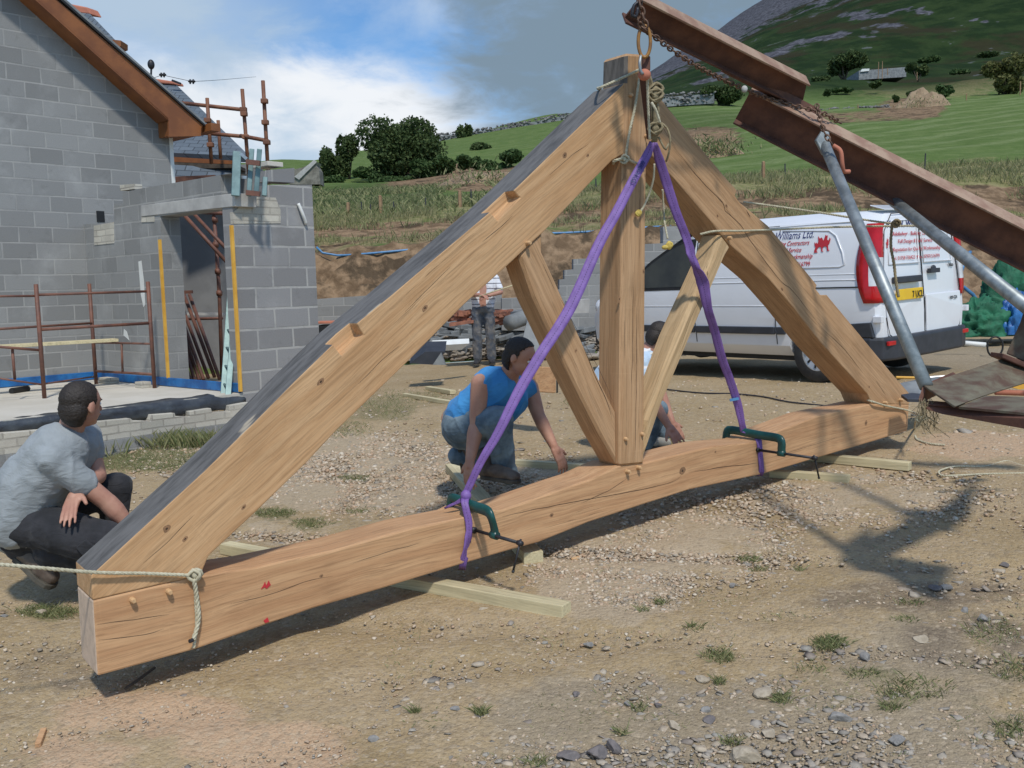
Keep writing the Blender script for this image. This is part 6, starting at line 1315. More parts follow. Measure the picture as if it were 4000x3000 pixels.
mb = MB(); rope_mb(mb, [P(2528, 300, 5.05), P(2532, 420, 5.1), P(2538, 545, 5.15)], .007); rope_mb(mb, [P(2545, 400, 5.06), P(2562, 430, 5.06), P(2578, 480, 5.08)], .007); mb.build('pale_strand', M_['rope'], bd2, smooth=True)
mb = MB(); mb.tube(spline([P(2582, 480, 5.2), P(2605, 500, 5.2), P(2618, 545, 5.2), P(2612, 600, 5.22), P(2602, 630, 5.25)], .02), .006, 6); mb.tube(spline([P(2572, 535, 5.18), P(2600, 585, 5.2), P(2612, 560, 5.2)], .02), .006, 6); mb.build('loop', M_['rope2'], bd2, smooth=True)
# things on the ground beyond the jib foot
tag(MB().prism([P(3500, 1500, 7.6), P(3590, 1488, 7.6), P(3590, 1545, 7.3), P(3560, 1545, 7.3)], (.3, .3, 0)).build('dark_sheet', M_['slate']), 'dark flat sheet on the ground behind the truss foot', 'sheet')
tag(MB().prism([P(3520, 1552, 6.9), P(3560, 1545, 7.0), P(3640, 1552, 7.0), P(3610, 1572, 6.8), P(3545, 1570, 6.8)], (0, 0, .02)).build('steel_plate', M_['blackpl']), 'dark pointed steel plate sticking out behind the truss foot', 'plate')
tag(MB().tube([P(3500, 1474, 8.0), P(3600, 1476, 8.0)], .012, 6).build('yellow_level', M_['yellow']), 'yellow spirit level lying behind the prop tube', 'level')
tag(MB().tube([P(3600, 1477, 8.0), P(3690, 1470, 8.0)], .012, 6).build('steel_bar', M_['steel']), 'bright steel bar lying behind the prop tube', 'bar')
tag(MB().tube([P(3888, 1532, 5.4), P(4150, 1540, 5.4)], .016, 8).build('orange_handle', M_['tile'], smooth=True), 'orange tool handle resting under the angle foot', 'tool')
tag(MB().prism([P(3950, 1512, 5.6), P(4100, 1470, 5.6), P(4100, 1500, 5.6), P(3985, 1522, 5.6)], (0, .05, 0)).build('yellow_tool', M_['yellow']), 'yellow tool lying by the orange handle', 'tool')
# ------------------------------------------------------------------ the van
hd = Vector((-.63, .777, 0)).normalized(); lf = Vector((-hd.y, hd.x, 0))
ct = G(3192, 1496); gn = Vector((gz(ct.x - .5, ct.y) - gz(ct.x + .5, ct.y), -.012, 1)).normalized()
VM = frame(ct - hd * .82 - lf * .90 - gn * .0, hd, gn); VM.translation = ct - (VM.to_3x3() @ Vector((.82, .90, 0)))
VM = VM @ Matrix.Diagonal((.93, 1, 1, 1)); VM.translation = ct - (VM.to_3x3() @ Vector((.82, .90, 0)))
van = thing('white_van', ct, 'white panel van with red and navy lettering parked behind the right half of the truss', 'van', M=VM)
def vv(x, y, z): return VM @ Vector((x, y, z))
class VB(MB):
    def done(s, name, mat, smooth=False, bevel=0, seg=2, parent=None):
        s.v = [VM @ v for v in s.v]; return s.build(name, M_[mat] if isinstance(mat, str) else mat, parent or van, VM, smooth=smooth, bevel=bevel, seg=seg)
ZY = ([.28, .40, .72, 1.02, 1.62, 1.76, 1.86], [.80, .905, .945, .95, .845, .79, .60])
def ys(z): return float(np.interp(z, *ZY))
stn = [(0.0, 1.80, .93), (.05, 1.84, .985), (.35, 1.88, 1), (.9, 1.90, 1), (1.8, 1.90, 1), (2.3, 1.89, 1), (2.6, 1.86, 1), (2.8, 1.80, 1), (3.2, 1.62, 1), (3.6, 1.42, 1), (4.0, 1.18, .99), (4.3, 1.09, .965), (4.52, 1.0, .92), (4.68, .86, .85), (4.75, .66, .76)]
b = VB(); secs = []
for i, (x, zt, k) in enumerate(stn):
    zs = [.28, .40, .72, 1.02, 1.62, 1.76, 1.86]; ring = []
    for j, z in enumerate(zs):
        f = (z - .28) / (1.88 - .28)
        if zt >= 1.75: zz = z if z < 1.5 else z - (1.90 - zt); yy = ys(z)
        else:
            top = [0, 0, 0, 0, .13, .045, .005][j]
            zz = min(z, zt - [.36, .30, .22, .16, .10, .04, 0][j]) if j < 4 else max(zt - [0, 0, 0, 0, .10, .04, .0][j], .5)
            if j == 0: zz = .28
            if j == 1: zz = min(.40, zt - .26)
            yy = ys(min(zz, 1.62)) - (0 if j < 4 else (.03, .09, .22)[j - 4])
        xx = x + (.085 * max(0, zz - .75) if i == 0 else (.06 * max(0, zz - .75) if i == 1 else 0))
        ring.append((xx, yy * k, zz))
    xx0 = ring[-1][0]; full = ring + [(xx0, 0, ring[-1][2] + .02)] + [(q[0], -q[1], q[2]) for q in ring[::-1]]
    secs.append(full)
n = len(secs[0])
for s_ in secs: b.v += [Vector(q) for q in s_]
for i in range(len(secs) - 1):
    for j in range(n): b.f.append([i * n + j, i * n + (j + 1) % n, (i + 1) * n + (j + 1) % n, (i + 1) * n + j]); b.m.append(0)
b.f.append(list(range(n))[::-1]); b.f.append([(len(secs) - 1) * n + j for j in range(n)]); b.m += [0, 0]
body = b.done('body', 'vanpaint')
cut = VB()
for x in (.82, 4.02):
    for s_ in (1, -1): cut.tube([(x, s_ * 1.2, .33), (x, s_ * .66, .33)], .375, 36)
co = cut.done('cut', 'vanpaint'); bo = body.modifiers.new('bool', 'BOOLEAN'); bo.object = co; bo.solver = 'EXACT'
bv = body.modifiers.new('bv', 'BEVEL'); bv.width = .022; bv.segments = 3; bv.limit_method = 'ANGLE'; bv.angle_limit = math.radians(24)
bake(body, True); bpy.data.objects.remove(co); body.data.set_sharp_from_angle(angle=math.radians(50))
VB().box((2.35, 0, .30), (3.9, 1.5, .16)).box((.82, 0, .42), (.76, 1.36, .4)).box((4.02, 0, .42), (.76, 1.36, .4)).done('underbody', 'black')
M_['glass'] = simple('dark_glass', (0.03, 0.035, 0.038), (0.05, 0.055, 0.05), 2, 0.06, bmp=0, spec=0.8)
def spoly(pts, off, th, name, mat, parent=None, bevel=0, both=False):
    for sg in ((1, -1) if both else (1,)):
        vb = VB(); vb.prism([(x, sg * (ys(z) + off), z) for x, z in pts], (0, -sg * th, 0)); o = vb.done(name, mat, bevel=bevel, parent=parent)
    return o
# side windows, door gaps, creases, rubbing strip
spoly([(2.72, 1.10), (3.85, 1.09), (3.80, 1.15), (3.40, 1.40), (3.05, 1.575), (2.86, 1.63), (2.70, 1.64)], .006, .01, 'side_window', 'glass', both=True)
spoly([(2.68, 1.06), (3.93, 1.055), (3.84, 1.16), (3.42, 1.435), (3.07, 1.61), (2.87, 1.67), (2.66, 1.68)], .003, .008, 'window_seal', 'black', both=True)
for x0, z0, x1, z1 in ((2.62, .42, 2.62, 1.66), (4.0, .46, 4.0, 1.06), (1.36, .42, 1.36, 1.70), (2.60, 1.73, 1.38, 1.75)):
    zs = np.linspace(z0, z1, 6); xs = np.linspace(x0, x1, 6)
    vb = VB(); vb.tube([(x, ys(z) + .001, z) for x, z in zip(xs, zs)], .006, 6); vb.done('door_gap', 'black')
for z, x0, x1, r in ((1.13, .22, 2.6, .007), (1.19, .22, 2.6, .005), (.86, 1.4, 4.0, .005), (1.74, .3, 2.6, .008)):
    vb = VB(); vb.tube([(x, ys(z) + .0, z) for x in np.linspace(x0, x1, 8)], r, 6); vb.done('body_crease', 'vanpaint', smooth=True)
vb = VB(); vb.tube([(x, ys(z) + .002, z) for x, z in ((1.32, 1.27), (.50, 1.27), (.44, 1.29), (.48, 1.42), (.58, 1.60), (.68, 1.66), (1.32, 1.69))], .009, 6); vb.done('panel_pressing', 'vanpaint', smooth=True)
vb = VB(); vb.tube([(x, ys(1.05) + .003, 1.05) for x in (.24, 1.33)], .008, 6); vb.done('slide_rail', 'black')
for x0, x1 in ((1.22, 1.35), (1.37, 2.61), (2.63, 3.62)):
    vb = VB(); vb.box(((x0 + x1) / 2, ys(.58) + .012, .575), (x1 - x0, .03, .085)); vb.done('rubbing_strip', 'blackpl', bevel=.01)
for x in (2.76, 2.50): vb = VB(); vb.box((x, ys(.98) + .025, .99), (.16, .035, .045)); vb.done('door_handle', 'blackpl', bevel=.012)
vb = VB(); vb.ell((3.72, 1.06, 1.14), (.06, .10, .11)); vb.done('mirror', 'blackpl', smooth=True)
vb = VB(); vb.prism([(2.83, -.66, 1.79), (2.83, .66, 1.79), (3.98, .80, 1.20), (3.98, -.80, 1.20)], (.006, 0, .008)); vb.done('windscreen', 'glass')
# front end
vb = VB(); vb.box((4.70, 0, .42), (.18, 1.45, .24)); vb.done('front_bumper', 'blackpl', bevel=.05, seg=3)
for s_ in (1, -1):
    vb = VB(); vb.ell((4.52, s_ * .72, .84), (.16, .15, .13)); vb.done('headlight', 'clear', smooth=True)
# bumper, lights and doors at the back
def rearx(z): return .085 * max(0, z - .75)
vb = VB()
bp = [(.42, .955), (.10, .965), (-.03, .90), (-.085, .70), (-.10, 0), (-.085, -.70), (-.03, -.90), (.10, -.965), (.42, -.955), (.42, -.8), (.06, -.8), (.06, .8), (.42, .8)]
vb.prism([(x, y, .27) for x, y in bp], (0, 0, .25)); vb.done('rear_bumper', 'blackpl', bevel=.03, seg=3)
for s_ in (1, -1):
    vb = VB(); vb.prism([(.06, s_ * .955, .52), (.40, s_ * .955, .52), (.40, s_ * .955, .66), (.10, s_ * .957, .68)], (0, -s_ * .06, 0)); vb.done('bumper_corner', 'blackpl', bevel=.01)
    vb = VB(); vb.box((-.062, s_ * .80, .455), (.03, .15, .045)); vb.done('reflector', 'red', bevel=.006)
    # tail light wrapping the corner
    zs = np.linspace(.88, 1.70, 15); V = []; nx = 7
    for z in zs:
        f = (z - .88) / .82; sidex = .05 + .17 * math.sin(math.pi * min(1, f * .62 + .22)) ** 1.5; rr = ys(z)
        rin = .105 * (1 - .35 * f) * min(1, (1.02 - f) * 6)
        for t_ in range(nx):
            g = t_ / (nx - 1)
            if g < .5: xx = sidex * (1 - g * 2) + .025; yy = rr + .008 - .008 * g * 2
            else: xx = .025 - .035 * (g - .5) * 2 + rearx(z) * (g - .5) * 2; yy = rr * (1 - .02) - rin * (g - .5) * 2
            V.append(VM @ Vector((xx + rearx(z) * .9 * (g < .5), s_ * yy, z)))
    Fq = gridfaces(15, nx)
    for nm, mat, rows in (('tail_light', 'red', list(range(0, 14))),):
        o = npmesh(nm, np.array([q[:] for q in V]), Fq, M_[mat], None, None, True)
        o.data.materials.append(M_['clear'])
        mi = [1 if (3 <= (k // (nx - 1)) <= 7 and (k % (nx - 1)) >= 2) else 0 for k in range(len(Fq))]; o.data.polygons.foreach_set('material_index', mi)
        so_ = o.modifiers.new('s', 'SOLIDIFY'); so_.thickness = .02; so_.offset = 0
        o.data.transform(VM.inverted()); place(o, VM, van)
    for z in (.70, 1.42):
        if z < 1: vb = VB(); vb.box((.015, s_ * .93, z + .01), (.11, .05, .07)); vb.done('door_hinge', 'vanpaint', bevel=.008)
def rq(y, z, off=0): return (rearx(z) - off, y, z)
vb = VB()
for y in (.0,):
    vb.tube([rq(y, z, .004) for z in (.52, .75, 1.2, 1.80)], .007, 6)
vb.done('door_gap', 'black')
for s_ in (1, -1):
    w0 = .855
    vb = VB(); vb.tube([rq(s_ * .015, .50, .004), rq(s_ * .70, .50, .03), rq(s_ * .76, .54, .02), rq(s_ * .80, .72, .004)], .006, 6); vb.tube([rq(s_ * (ys(z) - .13), z, .003) for z in (.95, 1.2, 1.45, 1.62)] + [rq(s_ * .55, 1.80, .003), rq(s_ * .02, 1.82, .003)], .005, 6); vb.done('door_gap', 'black', smooth=True)
    lo = [(.03, .47), (.70, .47), (.77, .53), (.80, .74)]
    vb = VB(); vb.prism([rq(s_ * y, z, .0) for y, z in lo + [(.80, .92), (.03, .92)]], (-.022, 0, 0)); vb.done('rear_door', 'vanpaint', bevel=.02, seg=3)
    vb = VB(); vb.tube([rq(s_ * y, z, .004) for y, z in ((.05, 1.27), (.68, 1.27), (.66, 1.40), (.62, 1.66), (.56, 1.72), (.05, 1.74))], .008, 6, closed=True); vb.done('panel_pressing', 'vanpaint', smooth=True)
vb = VB(); vb.box((.0, .36, 1.10), (.06, .56, .07)); vb.done('plate_recess', 'blackpl', bevel=.012)
vb = VB(); vb.box((-.022, .36, .945), (.03, .52, .115)); vb.done('number_plate', 'plate', bevel=.004)
vb = VB(); vb.box((.01, -.22, 1.17), (.05, .20, .05)).ell((.015, -.22, 1.20), (.02, .05, .03)); vb.done('door_handle', 'blackpl', bevel=.012)
vb = VB(); vb.prism([(.12, .62, 1.84), (.12, -.62, 1.84), (.30, -.62, 1.895), (.30, .62, 1.895)], (0, 0, .01)); vb.done('roof_lip', 'vanpaint', bevel=.004)
for i, yy in enumerate((.35, -.35)): pass
vb = VB(); vb.box((.10, 0, 1.845), (.02, .36, .025)); vb.done('brake_light', 'red', bevel=.004)
for x in (.82, 4.02):
    for s_ in (1, -1):
        w = VB(); pr = [(.20, .10), (.315, .10), (.328, .08), (.332, 0), (.328, -.08), (.315, -.10), (.20, -.10)]
        for i, (r, d) in enumerate(pr):
            for k in range(36): an = 2 * math.pi * k / 36; w.v.append(Vector((x + r * math.cos(an), s_ * (.80 + d), .332 + r * math.sin(an))))
        for i in range(len(pr) - 1):
            for k in range(36): w.f.append([i * 36 + k, i * 36 + (k + 1) % 36, (i + 1) * 36 + (k + 1) % 36, (i + 1) * 36 + k]); w.m.append(0)
        wo_ = thing('wheel', vv(x, s_ * .8, .332), None, None, M=VM); wo_.parent = van; wo_.matrix_basis = Matrix.Identity(4)
        o = w.done('tyre', 'rubber', smooth=True, parent=wo_)
        w = VB(); rr = [(.215, .085), (.20, .10), (.185, .085), (.09, .095), (.06, .075), (.0, .075)]
        for i, (r, d) in enumerate(rr):
            for k in range(36): an = 2 * math.pi * k / 36; w.v.append(Vector((x + max(r, .001) * math.cos(an), s_ * (.80 + d), .332 + max(r, .001) * math.sin(an))))
        for i in range(len(rr) - 1):
            for k in range(36): w.f.append([i * 36 + k, i * 36 + (k + 1) % 36, (i + 1) * 36 + (k + 1) % 36, (i + 1) * 36 + k]); w.m.append(0)
        w.done('rim', 'rim', smooth=True, parent=wo_)
        w = VB()
        for k in range(9):
            an = 2 * math.pi * k / 9; w.box((x + .145 * math.cos(an), s_ * .893, .332 + .145 * math.sin(an)), (.05, .012, .022), Matrix.Rotation(-an, 3, 'Y'))
        so_ = w.done('rim_slots', 'black', bevel=.004, parent=wo_)
# lettering
def tside(s, x, z, size, mat, shear=.25, sx=.82, bold=0):
    yv = ys(z); up_ = Vector((0, ys(z + .1) - ys(z), .1)).normalized(); ex = Vector((-1, 0, 0)); nz = ex.cross(up_)
    M = Matrix(((ex.x, up_.x, nz.x, x), (ex.y, up_.y, nz.y, yv + .005), (ex.z, up_.z, nz.z, z), (0, 0, 0, 1)))
    text(s, size, VM @ M, mat, van, shear, .001, 'lettering', bold, align='RIGHT', sx=sx)
def trear(s, y, z, size, mat, shear=.25, sx=.82, off=.006, bold=-.0003, align='LEFT'):
    up_ = Vector((.085, 0, 1)).normalized(); ex = Vector((0, -1, 0)); nz = ex.cross(up_)
    M = Matrix(((ex.x, up_.x, nz.x, rearx(z) - off), (ex.y, up_.y, nz.y, y), (ex.z, up_.z, nz.z, z), (0, 0, 0, 1)))
    text(s, size, VM @ M, mat, van, shear, .001, 'lettering', bold, align=align, sx=sx)
for tx, xe, z, sz, mt_, shr in (('M. & W. Williams Ltd.', .87, 1.60, .125, 'navy', .12), ('Adeiladwyr - Building Contractors', .93, 1.525, .075, 'redprint', .4), ('Full Design & Build Service', 1.03, 1.45, .075, 'redprint', .4), ('A Reputation for Quality Workmanship', .87, 1.375, .075, 'redprint', .4), ('Tel. 01758 730423  Mob. 07970 516799', .89, 1.29, .075, 'redprint', 0)):
    tside(tx, xe, z, sz, mt_, shr)
trear('M. & W. Williams Ltd.', .66, 1.655, .105, 'navy', .1, 1.0, bold=.001)
trear('Adeiladwyr - Building Contractors', .56, 1.565, .062, 'redprint', sx=1.1)
trear('Full Design & Build Service', .46, 1.485, .062, 'redprint', sx=1.1)
trear('A Reputation for Quality Workmanship', .64, 1.40, .060, 'redprint', sx=1.12)
trear('Tel. 01758 730423  Mob. 07970 516799', .60, 1.31, .058, 'redprint', 0, sx=1.08)
trear('Vito', -.60, 1.20, .06, 'black', 0, 1.1, bold=.002)
trear('109 CDI', -.52, .835, .05, 'black', 0, 1, .034, bold=.001)
trear('7 UCL', .105, .905, .10, 'black', 0, .85, .060, .001, 'RIGHT')
dragon = [(0, 0), (.06, .02), (.05, .16), (.12, .30), (.05, .42), (.02, .62), (.10, .52), (.14, .60), (.20, .50), (.26, .62), (.22, .95), (.33, .80), (.45, .86), (.56, .66), (.62, .84), (.66, 1.0), (.74, .92), (.80, .96), (.78, .70), (.88, .66), (.92, .82), (.98, .74), (.94, .50), (.86, .40), (.90, .16), (.98, .10), (.84, .06), (.80, .26), (.70, .36), (.56, .30), (.54, .12), (.62, .04), (.48, .06), (.46, .28), (.34, .34), (.24, .26), (.20, .10), (.28, .02)]
def emblem(fn, size, name='red_dragon_emblem'):
    w = VB(); w.prism([fn(u * size, v * size) for u, v in dragon], Vector(fn(0, 0, .002)) - Vector(fn(0, 0, 0))); w.done(name, 'redprint')
emblem(lambda u, v, o=0: (.86 - u * 1.15, ys(1.43 + v) + .005 + o, 1.43 + v), .19)
emblem(lambda u, v, o=0: (rearx(1.44 + v) - .006 - o, .70 - u, 1.44 + v), .11)
# ------------------------------------------------------------------ people
def blob(name, mb, voxel, mat, parent, smooth_it=6, folds=0.0, fold_scale=14, seed=0.0):
    """fuse overlapping tapered solids into one continuous skin"""
    o = mb.build(name, mat, parent)
    r = o.modifiers.new('r', 'REMESH'); r.mode = 'VOXEL'; r.voxel_size = voxel; r.use_smooth_shade = True
    s = o.modifiers.new('s', 'SMOOTH'); s.factor = .5; s.iterations = smooth_it
    bake(o, True)
    if folds:
        me = o.data; n = len(me.vertices); co = np.empty(n * 3); me.vertices.foreach_get('co', co); co = co.reshape(-1, 3); no = np.empty(n * 3); me.vertices.foreach_get('normal', no); no = no.reshape(-1, 3)
        d = np.array([noise.noise((c_[0] * fold_scale + seed, c_[1] * fold_scale, c_[2] * fold_scale * .55)) for c_ in co]); d = (1 - 2 * np.abs(d)) ** 3 - .35
        me.vertices.foreach_set('co', (co + no * d[:, None] * folds).ravel()); me.update()
    return o
def hand(mb, wrist, d, pn, s=1.0, curl=.5, spread=.10, side=1):
    """palm and five separate fingers; d: along the hand, pn: away from the back of the hand (palm side), side: +1 thumb on d x pn"""
    d = d.normalized(); pn = (pn - d * pn.dot(d)).normalized(); a = d.cross(pn) * side
    mb.cap(wrist, wrist + d * .03 * s, .024 * s, .027 * s)
    for k, off in enumerate((-.030, -.010, .010, .030)):
        mb.cap(wrist + d * .015 * s + a * off * .6 * s, wrist + d * .085 * s + a * off * s, .017 * s, .0125 * s)
    L = [.062, .080, .087, .078]; kk = [-.030, -.010, .011, .031]
    for off, ln in zip(kk, L):
        p = wrist + d * .085 * s + a * off * s; dd = (d + a * off * spread * 30).normalized(); r = .0098 * s
        for q, (f, c_) in enumerate(((.45, curl * .55), (.32, curl * 1.0), (.26, curl * .8))):
            dd = (dd * math.cos(c_) + pn * math.sin(c_)).normalized(); p2 = p + dd * ln * f * 1.15 * s; mb.cap(p, p2, r, r * .9, 10); p = p2; r *= .9
    p = wrist + d * .022 * s + a * .024 * s; dd = (d * .75 + a * .75 + pn * .15).normalized()
    p2 = p + dd * .042 * s; mb.cap(p, p2, .0145 * s, .012 * s, 10); dd = (dd + d * .5 + pn * curl * .5).normalized(); mb.cap(p2, p2 + dd * .034 * s, .0115 * s, .0095 * s, 10)
def head(mb, c0, f, u, s=1.0):
    """skull, jaw, nose, ears; f: facing, u: crown"""
    f = f.normalized(); u = (u - f * u.dot(f)).normalized(); r = f.cross(u)
    R_ = Matrix((r, f, u)).transposed()
    mb.ell(c0 + u * .018 * s, (.074 * s, .094 * s, .092 * s), R_)
    mb.ell(c0 + f * .030 * s - u * .035 * s, (.060 * s, .064 * s, .066 * s), R_)
    mb.cap(c0 + f * .035 * s - u * .075 * s, c0 + f * .072 * s - u * .085 * s, .036 * s, .021 * s)
    mb.cap(c0 + f * .088 * s + u * .008 * s, c0 + f * .112 * s - u * .028 * s, .009 * s, .0135 * s)
    mb.cap(c0 + f * .083 * s + u * .022 * s - r * .03 * s, c0 + f * .083 * s + u * .022 * s + r * .03 * s, .011 * s, .011 * s)
    mb.cap(c0 + f * .094 * s - u * .052 * s - r * .016 * s, c0 + f * .094 * s - u * .052 * s + r * .016 * s, .0085 * s, .0085 * s)
    for q in (-1, 1): mb.ell(c0 + r * q * .077 * s - f * .004 * s - u * .008 * s, (.009 * s, .019 * s, .032 * s), R_)
    return R_
def face(parent, c0, R_, s=1.0):
    f, u, r = R_.col[1], R_.col[2], R_.col[0]
    for q in (-1, 1):
        e = c0 + f * .080 * s + u * .002 * s + r * q * .030 * s
        MB().ell(e, (.0125 * s, .011 * s, .009 * s), R_).build('eye', M_['white'], parent, smooth=True); MB().ell(e + f * .0085 * s, (.0055 * s, .004 * s, .0055 * s), R_).build('iris', M_['black'], parent, smooth=True)
        MB().cap(e + u * .020 * s - r * .013 * s + f * .007 * s, e + u * .021 * s + r * .013 * s + f * .006 * s, .0038 * s, .0032 * s, 8).build('eyebrow', M_['hair'], parent, smooth=True)
    MB().cap(c0 + f * .1015 * s - u * .053 * s - r * .019 * s, c0 + f * .1015 * s - u * .053 * s + r * .019 * s, .0035 * s, .0035 * s, 8).build('mouth', simple('lips', (.3, .09, .07), None, 9, .5, bmp=0), parent, smooth=True)
def hair(parent, c0, R_, s=1.0, back=.0, name='hair', thin=0.0):
    f, u, r = R_.col[1], R_.col[2], R_.col[0]; h = MB()
    h.ell(c0 + u * .030 * s - f * .008 * s, (.079 * s, .097 * s, .083 * s), R_)
    h.ell(c0 - f * .040 * s - u * .020 * s, (.074 * s, .062 * s, .080 * s), R_)
    h.ell(c0 - f * .030 * s - u * .055 * s, (.058 * s, .045 * s, .050 * s), R_)
    # keep the face clear: carve off what lies before the hairline
    o = h.build(name, M_['hair'], parent); rm_ = o.modifiers.new('r', 'REMESH'); rm_.mode = 'VOXEL'; rm_.voxel_size = .005 * s; bake(o, True)
    bm = bmesh.new(); bm.from_mesh(o.data); inv = wm(parent).inverted(); cl = inv @ c0; R3 = inv.to_3x3(); fl, ul, rl = R3 @ f, R3 @ u, R3 @ r
    kill = [v for v in bm.verts if (v.co - cl).dot(fl) > .022 * s + .8 * max(0, (v.co - cl).dot(ul) - .045 * s) + .012 * s * noise.noise(v.co * 40) and (v.co - cl).dot(ul) < .09 * s or ((v.co - cl).dot(fl) > -.02 * s and (v.co - cl).dot(ul) < -.012 * s)]
    bmesh.ops.delete(bm, geom=kill, context='VERTS')
    for v in bm.verts: v.co += v.normal * .003 * s * noise.noise(v.co * 160)
    bm.to_mesh(o.data); bm.free(); sd = o.modifiers.new('s', 'SOLIDIFY'); sd.thickness = .012 * s; sd.offset = -1
    o.data.polygons.foreach_set('use_smooth', [True] * len(o.data.polygons)); return o
def shoe(mb, so_, heel, toe, s=1.0, up_=Vector((0, 0, 1))):
    d = (toe - heel).normalized(); u = (up_ - d * up_.dot(d)).normalized(); r = d.cross(u)
    mb.cap(heel + u * .045 * s, heel + d * .10 * s + u * .055 * s, .042 * s, .044 * s); mb.cap(heel + d * .10 * s + u * .05 * s, toe + u * .035 * s - d * .03 * s, .046 * s, .036 * s)
    mb.cap(heel + u * .05 * s, heel + u * .14 * s + d * .01, .045 * s, .048 * s)
    pts = []
    for t_, w in ((0, .028), (.03, .036), (.35, .036), (.7, .046), (.92, .038), (1.0, .018)): pts.append((t_, w))
    L = (toe - heel).length + .02
    poly = [heel + d * (t_ * L - .01) + r * w * s for t_, w in pts] + [heel + d * (t_ * L - .01) - r * w * s for t_, w in pts[::-1]]
    so_.prism([p - u * .002 for p in poly], u * .022 * s)
Z_ = Vector((0, 0, 1))

# ---- man in a grey T-shirt crouching at the near end
s = 1.05; Yb = 4.85
def A(px, py, dy=0.0): return P(px, py, Yb + dy)
t = thing('person', G(230, 2290), 'man in a grey T-shirt and black trousers crouching at the near end of the truss', 'person')
bd_ = MB()
neck0, neck1 = A(268, 1700, -.05), A(300, 1610, -.08)
hc = A(316, 1580, -.09); hf = (Vector((.40, .91, -.05))).normalized()
R_ = head(bd_, hc, hf, Vector((.06, -.05, 1)), s * 1.02)
bd_.cap(neck0, neck1, .066, .060)
shN, shF = A(205, 1790, -.20), A(338, 1700, .16); pel = A(75, 2010, -.02); mid = A(120, 1890, .02)
bd_.cap(A(225, 1760, -.08), pel, .13, .13); bd_.cap(shN, shF, .07, .06); bd_.cap(mid, pel, .14, .145)
elN, wrN = A(420, 1962, -.10), A(515, 2065, -.06)
bd_.cap(shN, elN, .058, .047); bd_.cap(elN, elN.lerp(wrN, .35), .049, .050); bd_.cap(elN.lerp(wrN, .35), wrN, .049, .031)
hand(bd_, wrN, (wrN - elN), Vector((.3, .3, -1)), 1.0, .5)
elF, wrF = A(382, 1858, .10), A(296, 1922, -.16)
bd_.cap(shF, elF, .055, .045); bd_.cap(elF, wrF, .046, .030)
hand(bd_, wrF, A(258, 2030, -.30) - wrF, Vector((.25, 1, -.35)), 1.12, .12, .12, 1)
hipN, hipF = A(85, 2040, -.12), A(100, 2020, .12); knN, knF = A(425, 2105, -.18), A(455, 1905, .22); anN, anF = A(125, 2205, -.05), A(430, 2210, .25)
for h_, k_, a_ in ((hipN, knN, anN), (hipF, knF, anF)): bd_.cap(h_, k_, .09, .062); bd_.cap(k_, a_, .058, .042)
blob('body', bd_, .0065, M_['skin'], t, 4)
face(t, hc, R_, s); hair(t, hc, R_, s * 1.04)
sh_ = MB(); sh_.cap(A(222, 1770, -.10), A(60, 2010, -.06), .160, .165); sh_.cap(A(285, 1745, .06), A(130, 1980, .10), .135, .15); sh_.cap(shN, shF, .088, .076); sh_.cap(A(250, 1732, -.06), A(272, 1712, -.05), .10, .085)
sh_.cap(A(120, 1880, -.1), A(70, 2030, -.1), .16, .155); sh_.cap(shN, shN.lerp(elN, .56), .078, .074); sh_.cap(shF, shF.lerp(elF, .42), .076, .075)
sh_.cap(A(60, 1990, -.05), A(60, 2060, -.03), .15, .14)
blob('tshirt', sh_, .009, M_['grey_tee'], t, 16, .007, 9)
tr_ = MB(); tr_.cap(A(95, 2040, -.02), A(110, 2075, 0), .165, .16)
tr_.cap(hipN, knN, .125, .088); tr_.cap(hipF, knF, .12, .088); tr_.cap(knN, anN + Vector((.02, 0, .02)), .085, .066); tr_.cap(knF, anF, .085, .066)
tr_.cap(A(180, 2060, -.16), A(330, 2110, -.2), .11, .10); tr_.cap(A(200, 2150, -.10), A(400, 2170, -.1), .09, .08)
blob('trousers', tr_, .009, M_['blacktrs'], t, 10, .007, 9, 3.0)
pk = MB(); pk.prism([A(330, 2110, -.30), A(380, 2145, -.30), A(330, 2180, -.30), A(295, 2140, -.30)], (.0, .02, .0)); pk.build('knee_pocket', M_['blacktrs'], t, bevel=.004)
for hx, hy, tx_, ty_, dy in ((62, 2205, 190, 2292, -.05),):
    heel = A(72, 2188, -.05); toe = G(196, 2292) + Vector((0, 0, .02)); toe.y = A(0, 0, -.05).y; toe = P(200, 2296, toe.y - .05)
    b1, b2 = MB(), MB(); shoe(b1, b2, heel, toe, 1.3, Vector((.75, -.1, .66))); blob('boot', b1, .007, M_['boot'], t, 4, .004, 20); b2.build('boot_sole', M_['sole'], t, bevel=.004)
b1, b2 = MB(), MB(); ff = P(400, 2240, Yb + .25); shoe(b1, b2, ff - Vector((.1, .05, 0)), ff + Vector((.14, .06, 0)), 1.05); blob('boot', b1, .007, M_['boot'], t, 4, .004, 20); b2.build('boot_sole', M_['sole'], t, bevel=.004)

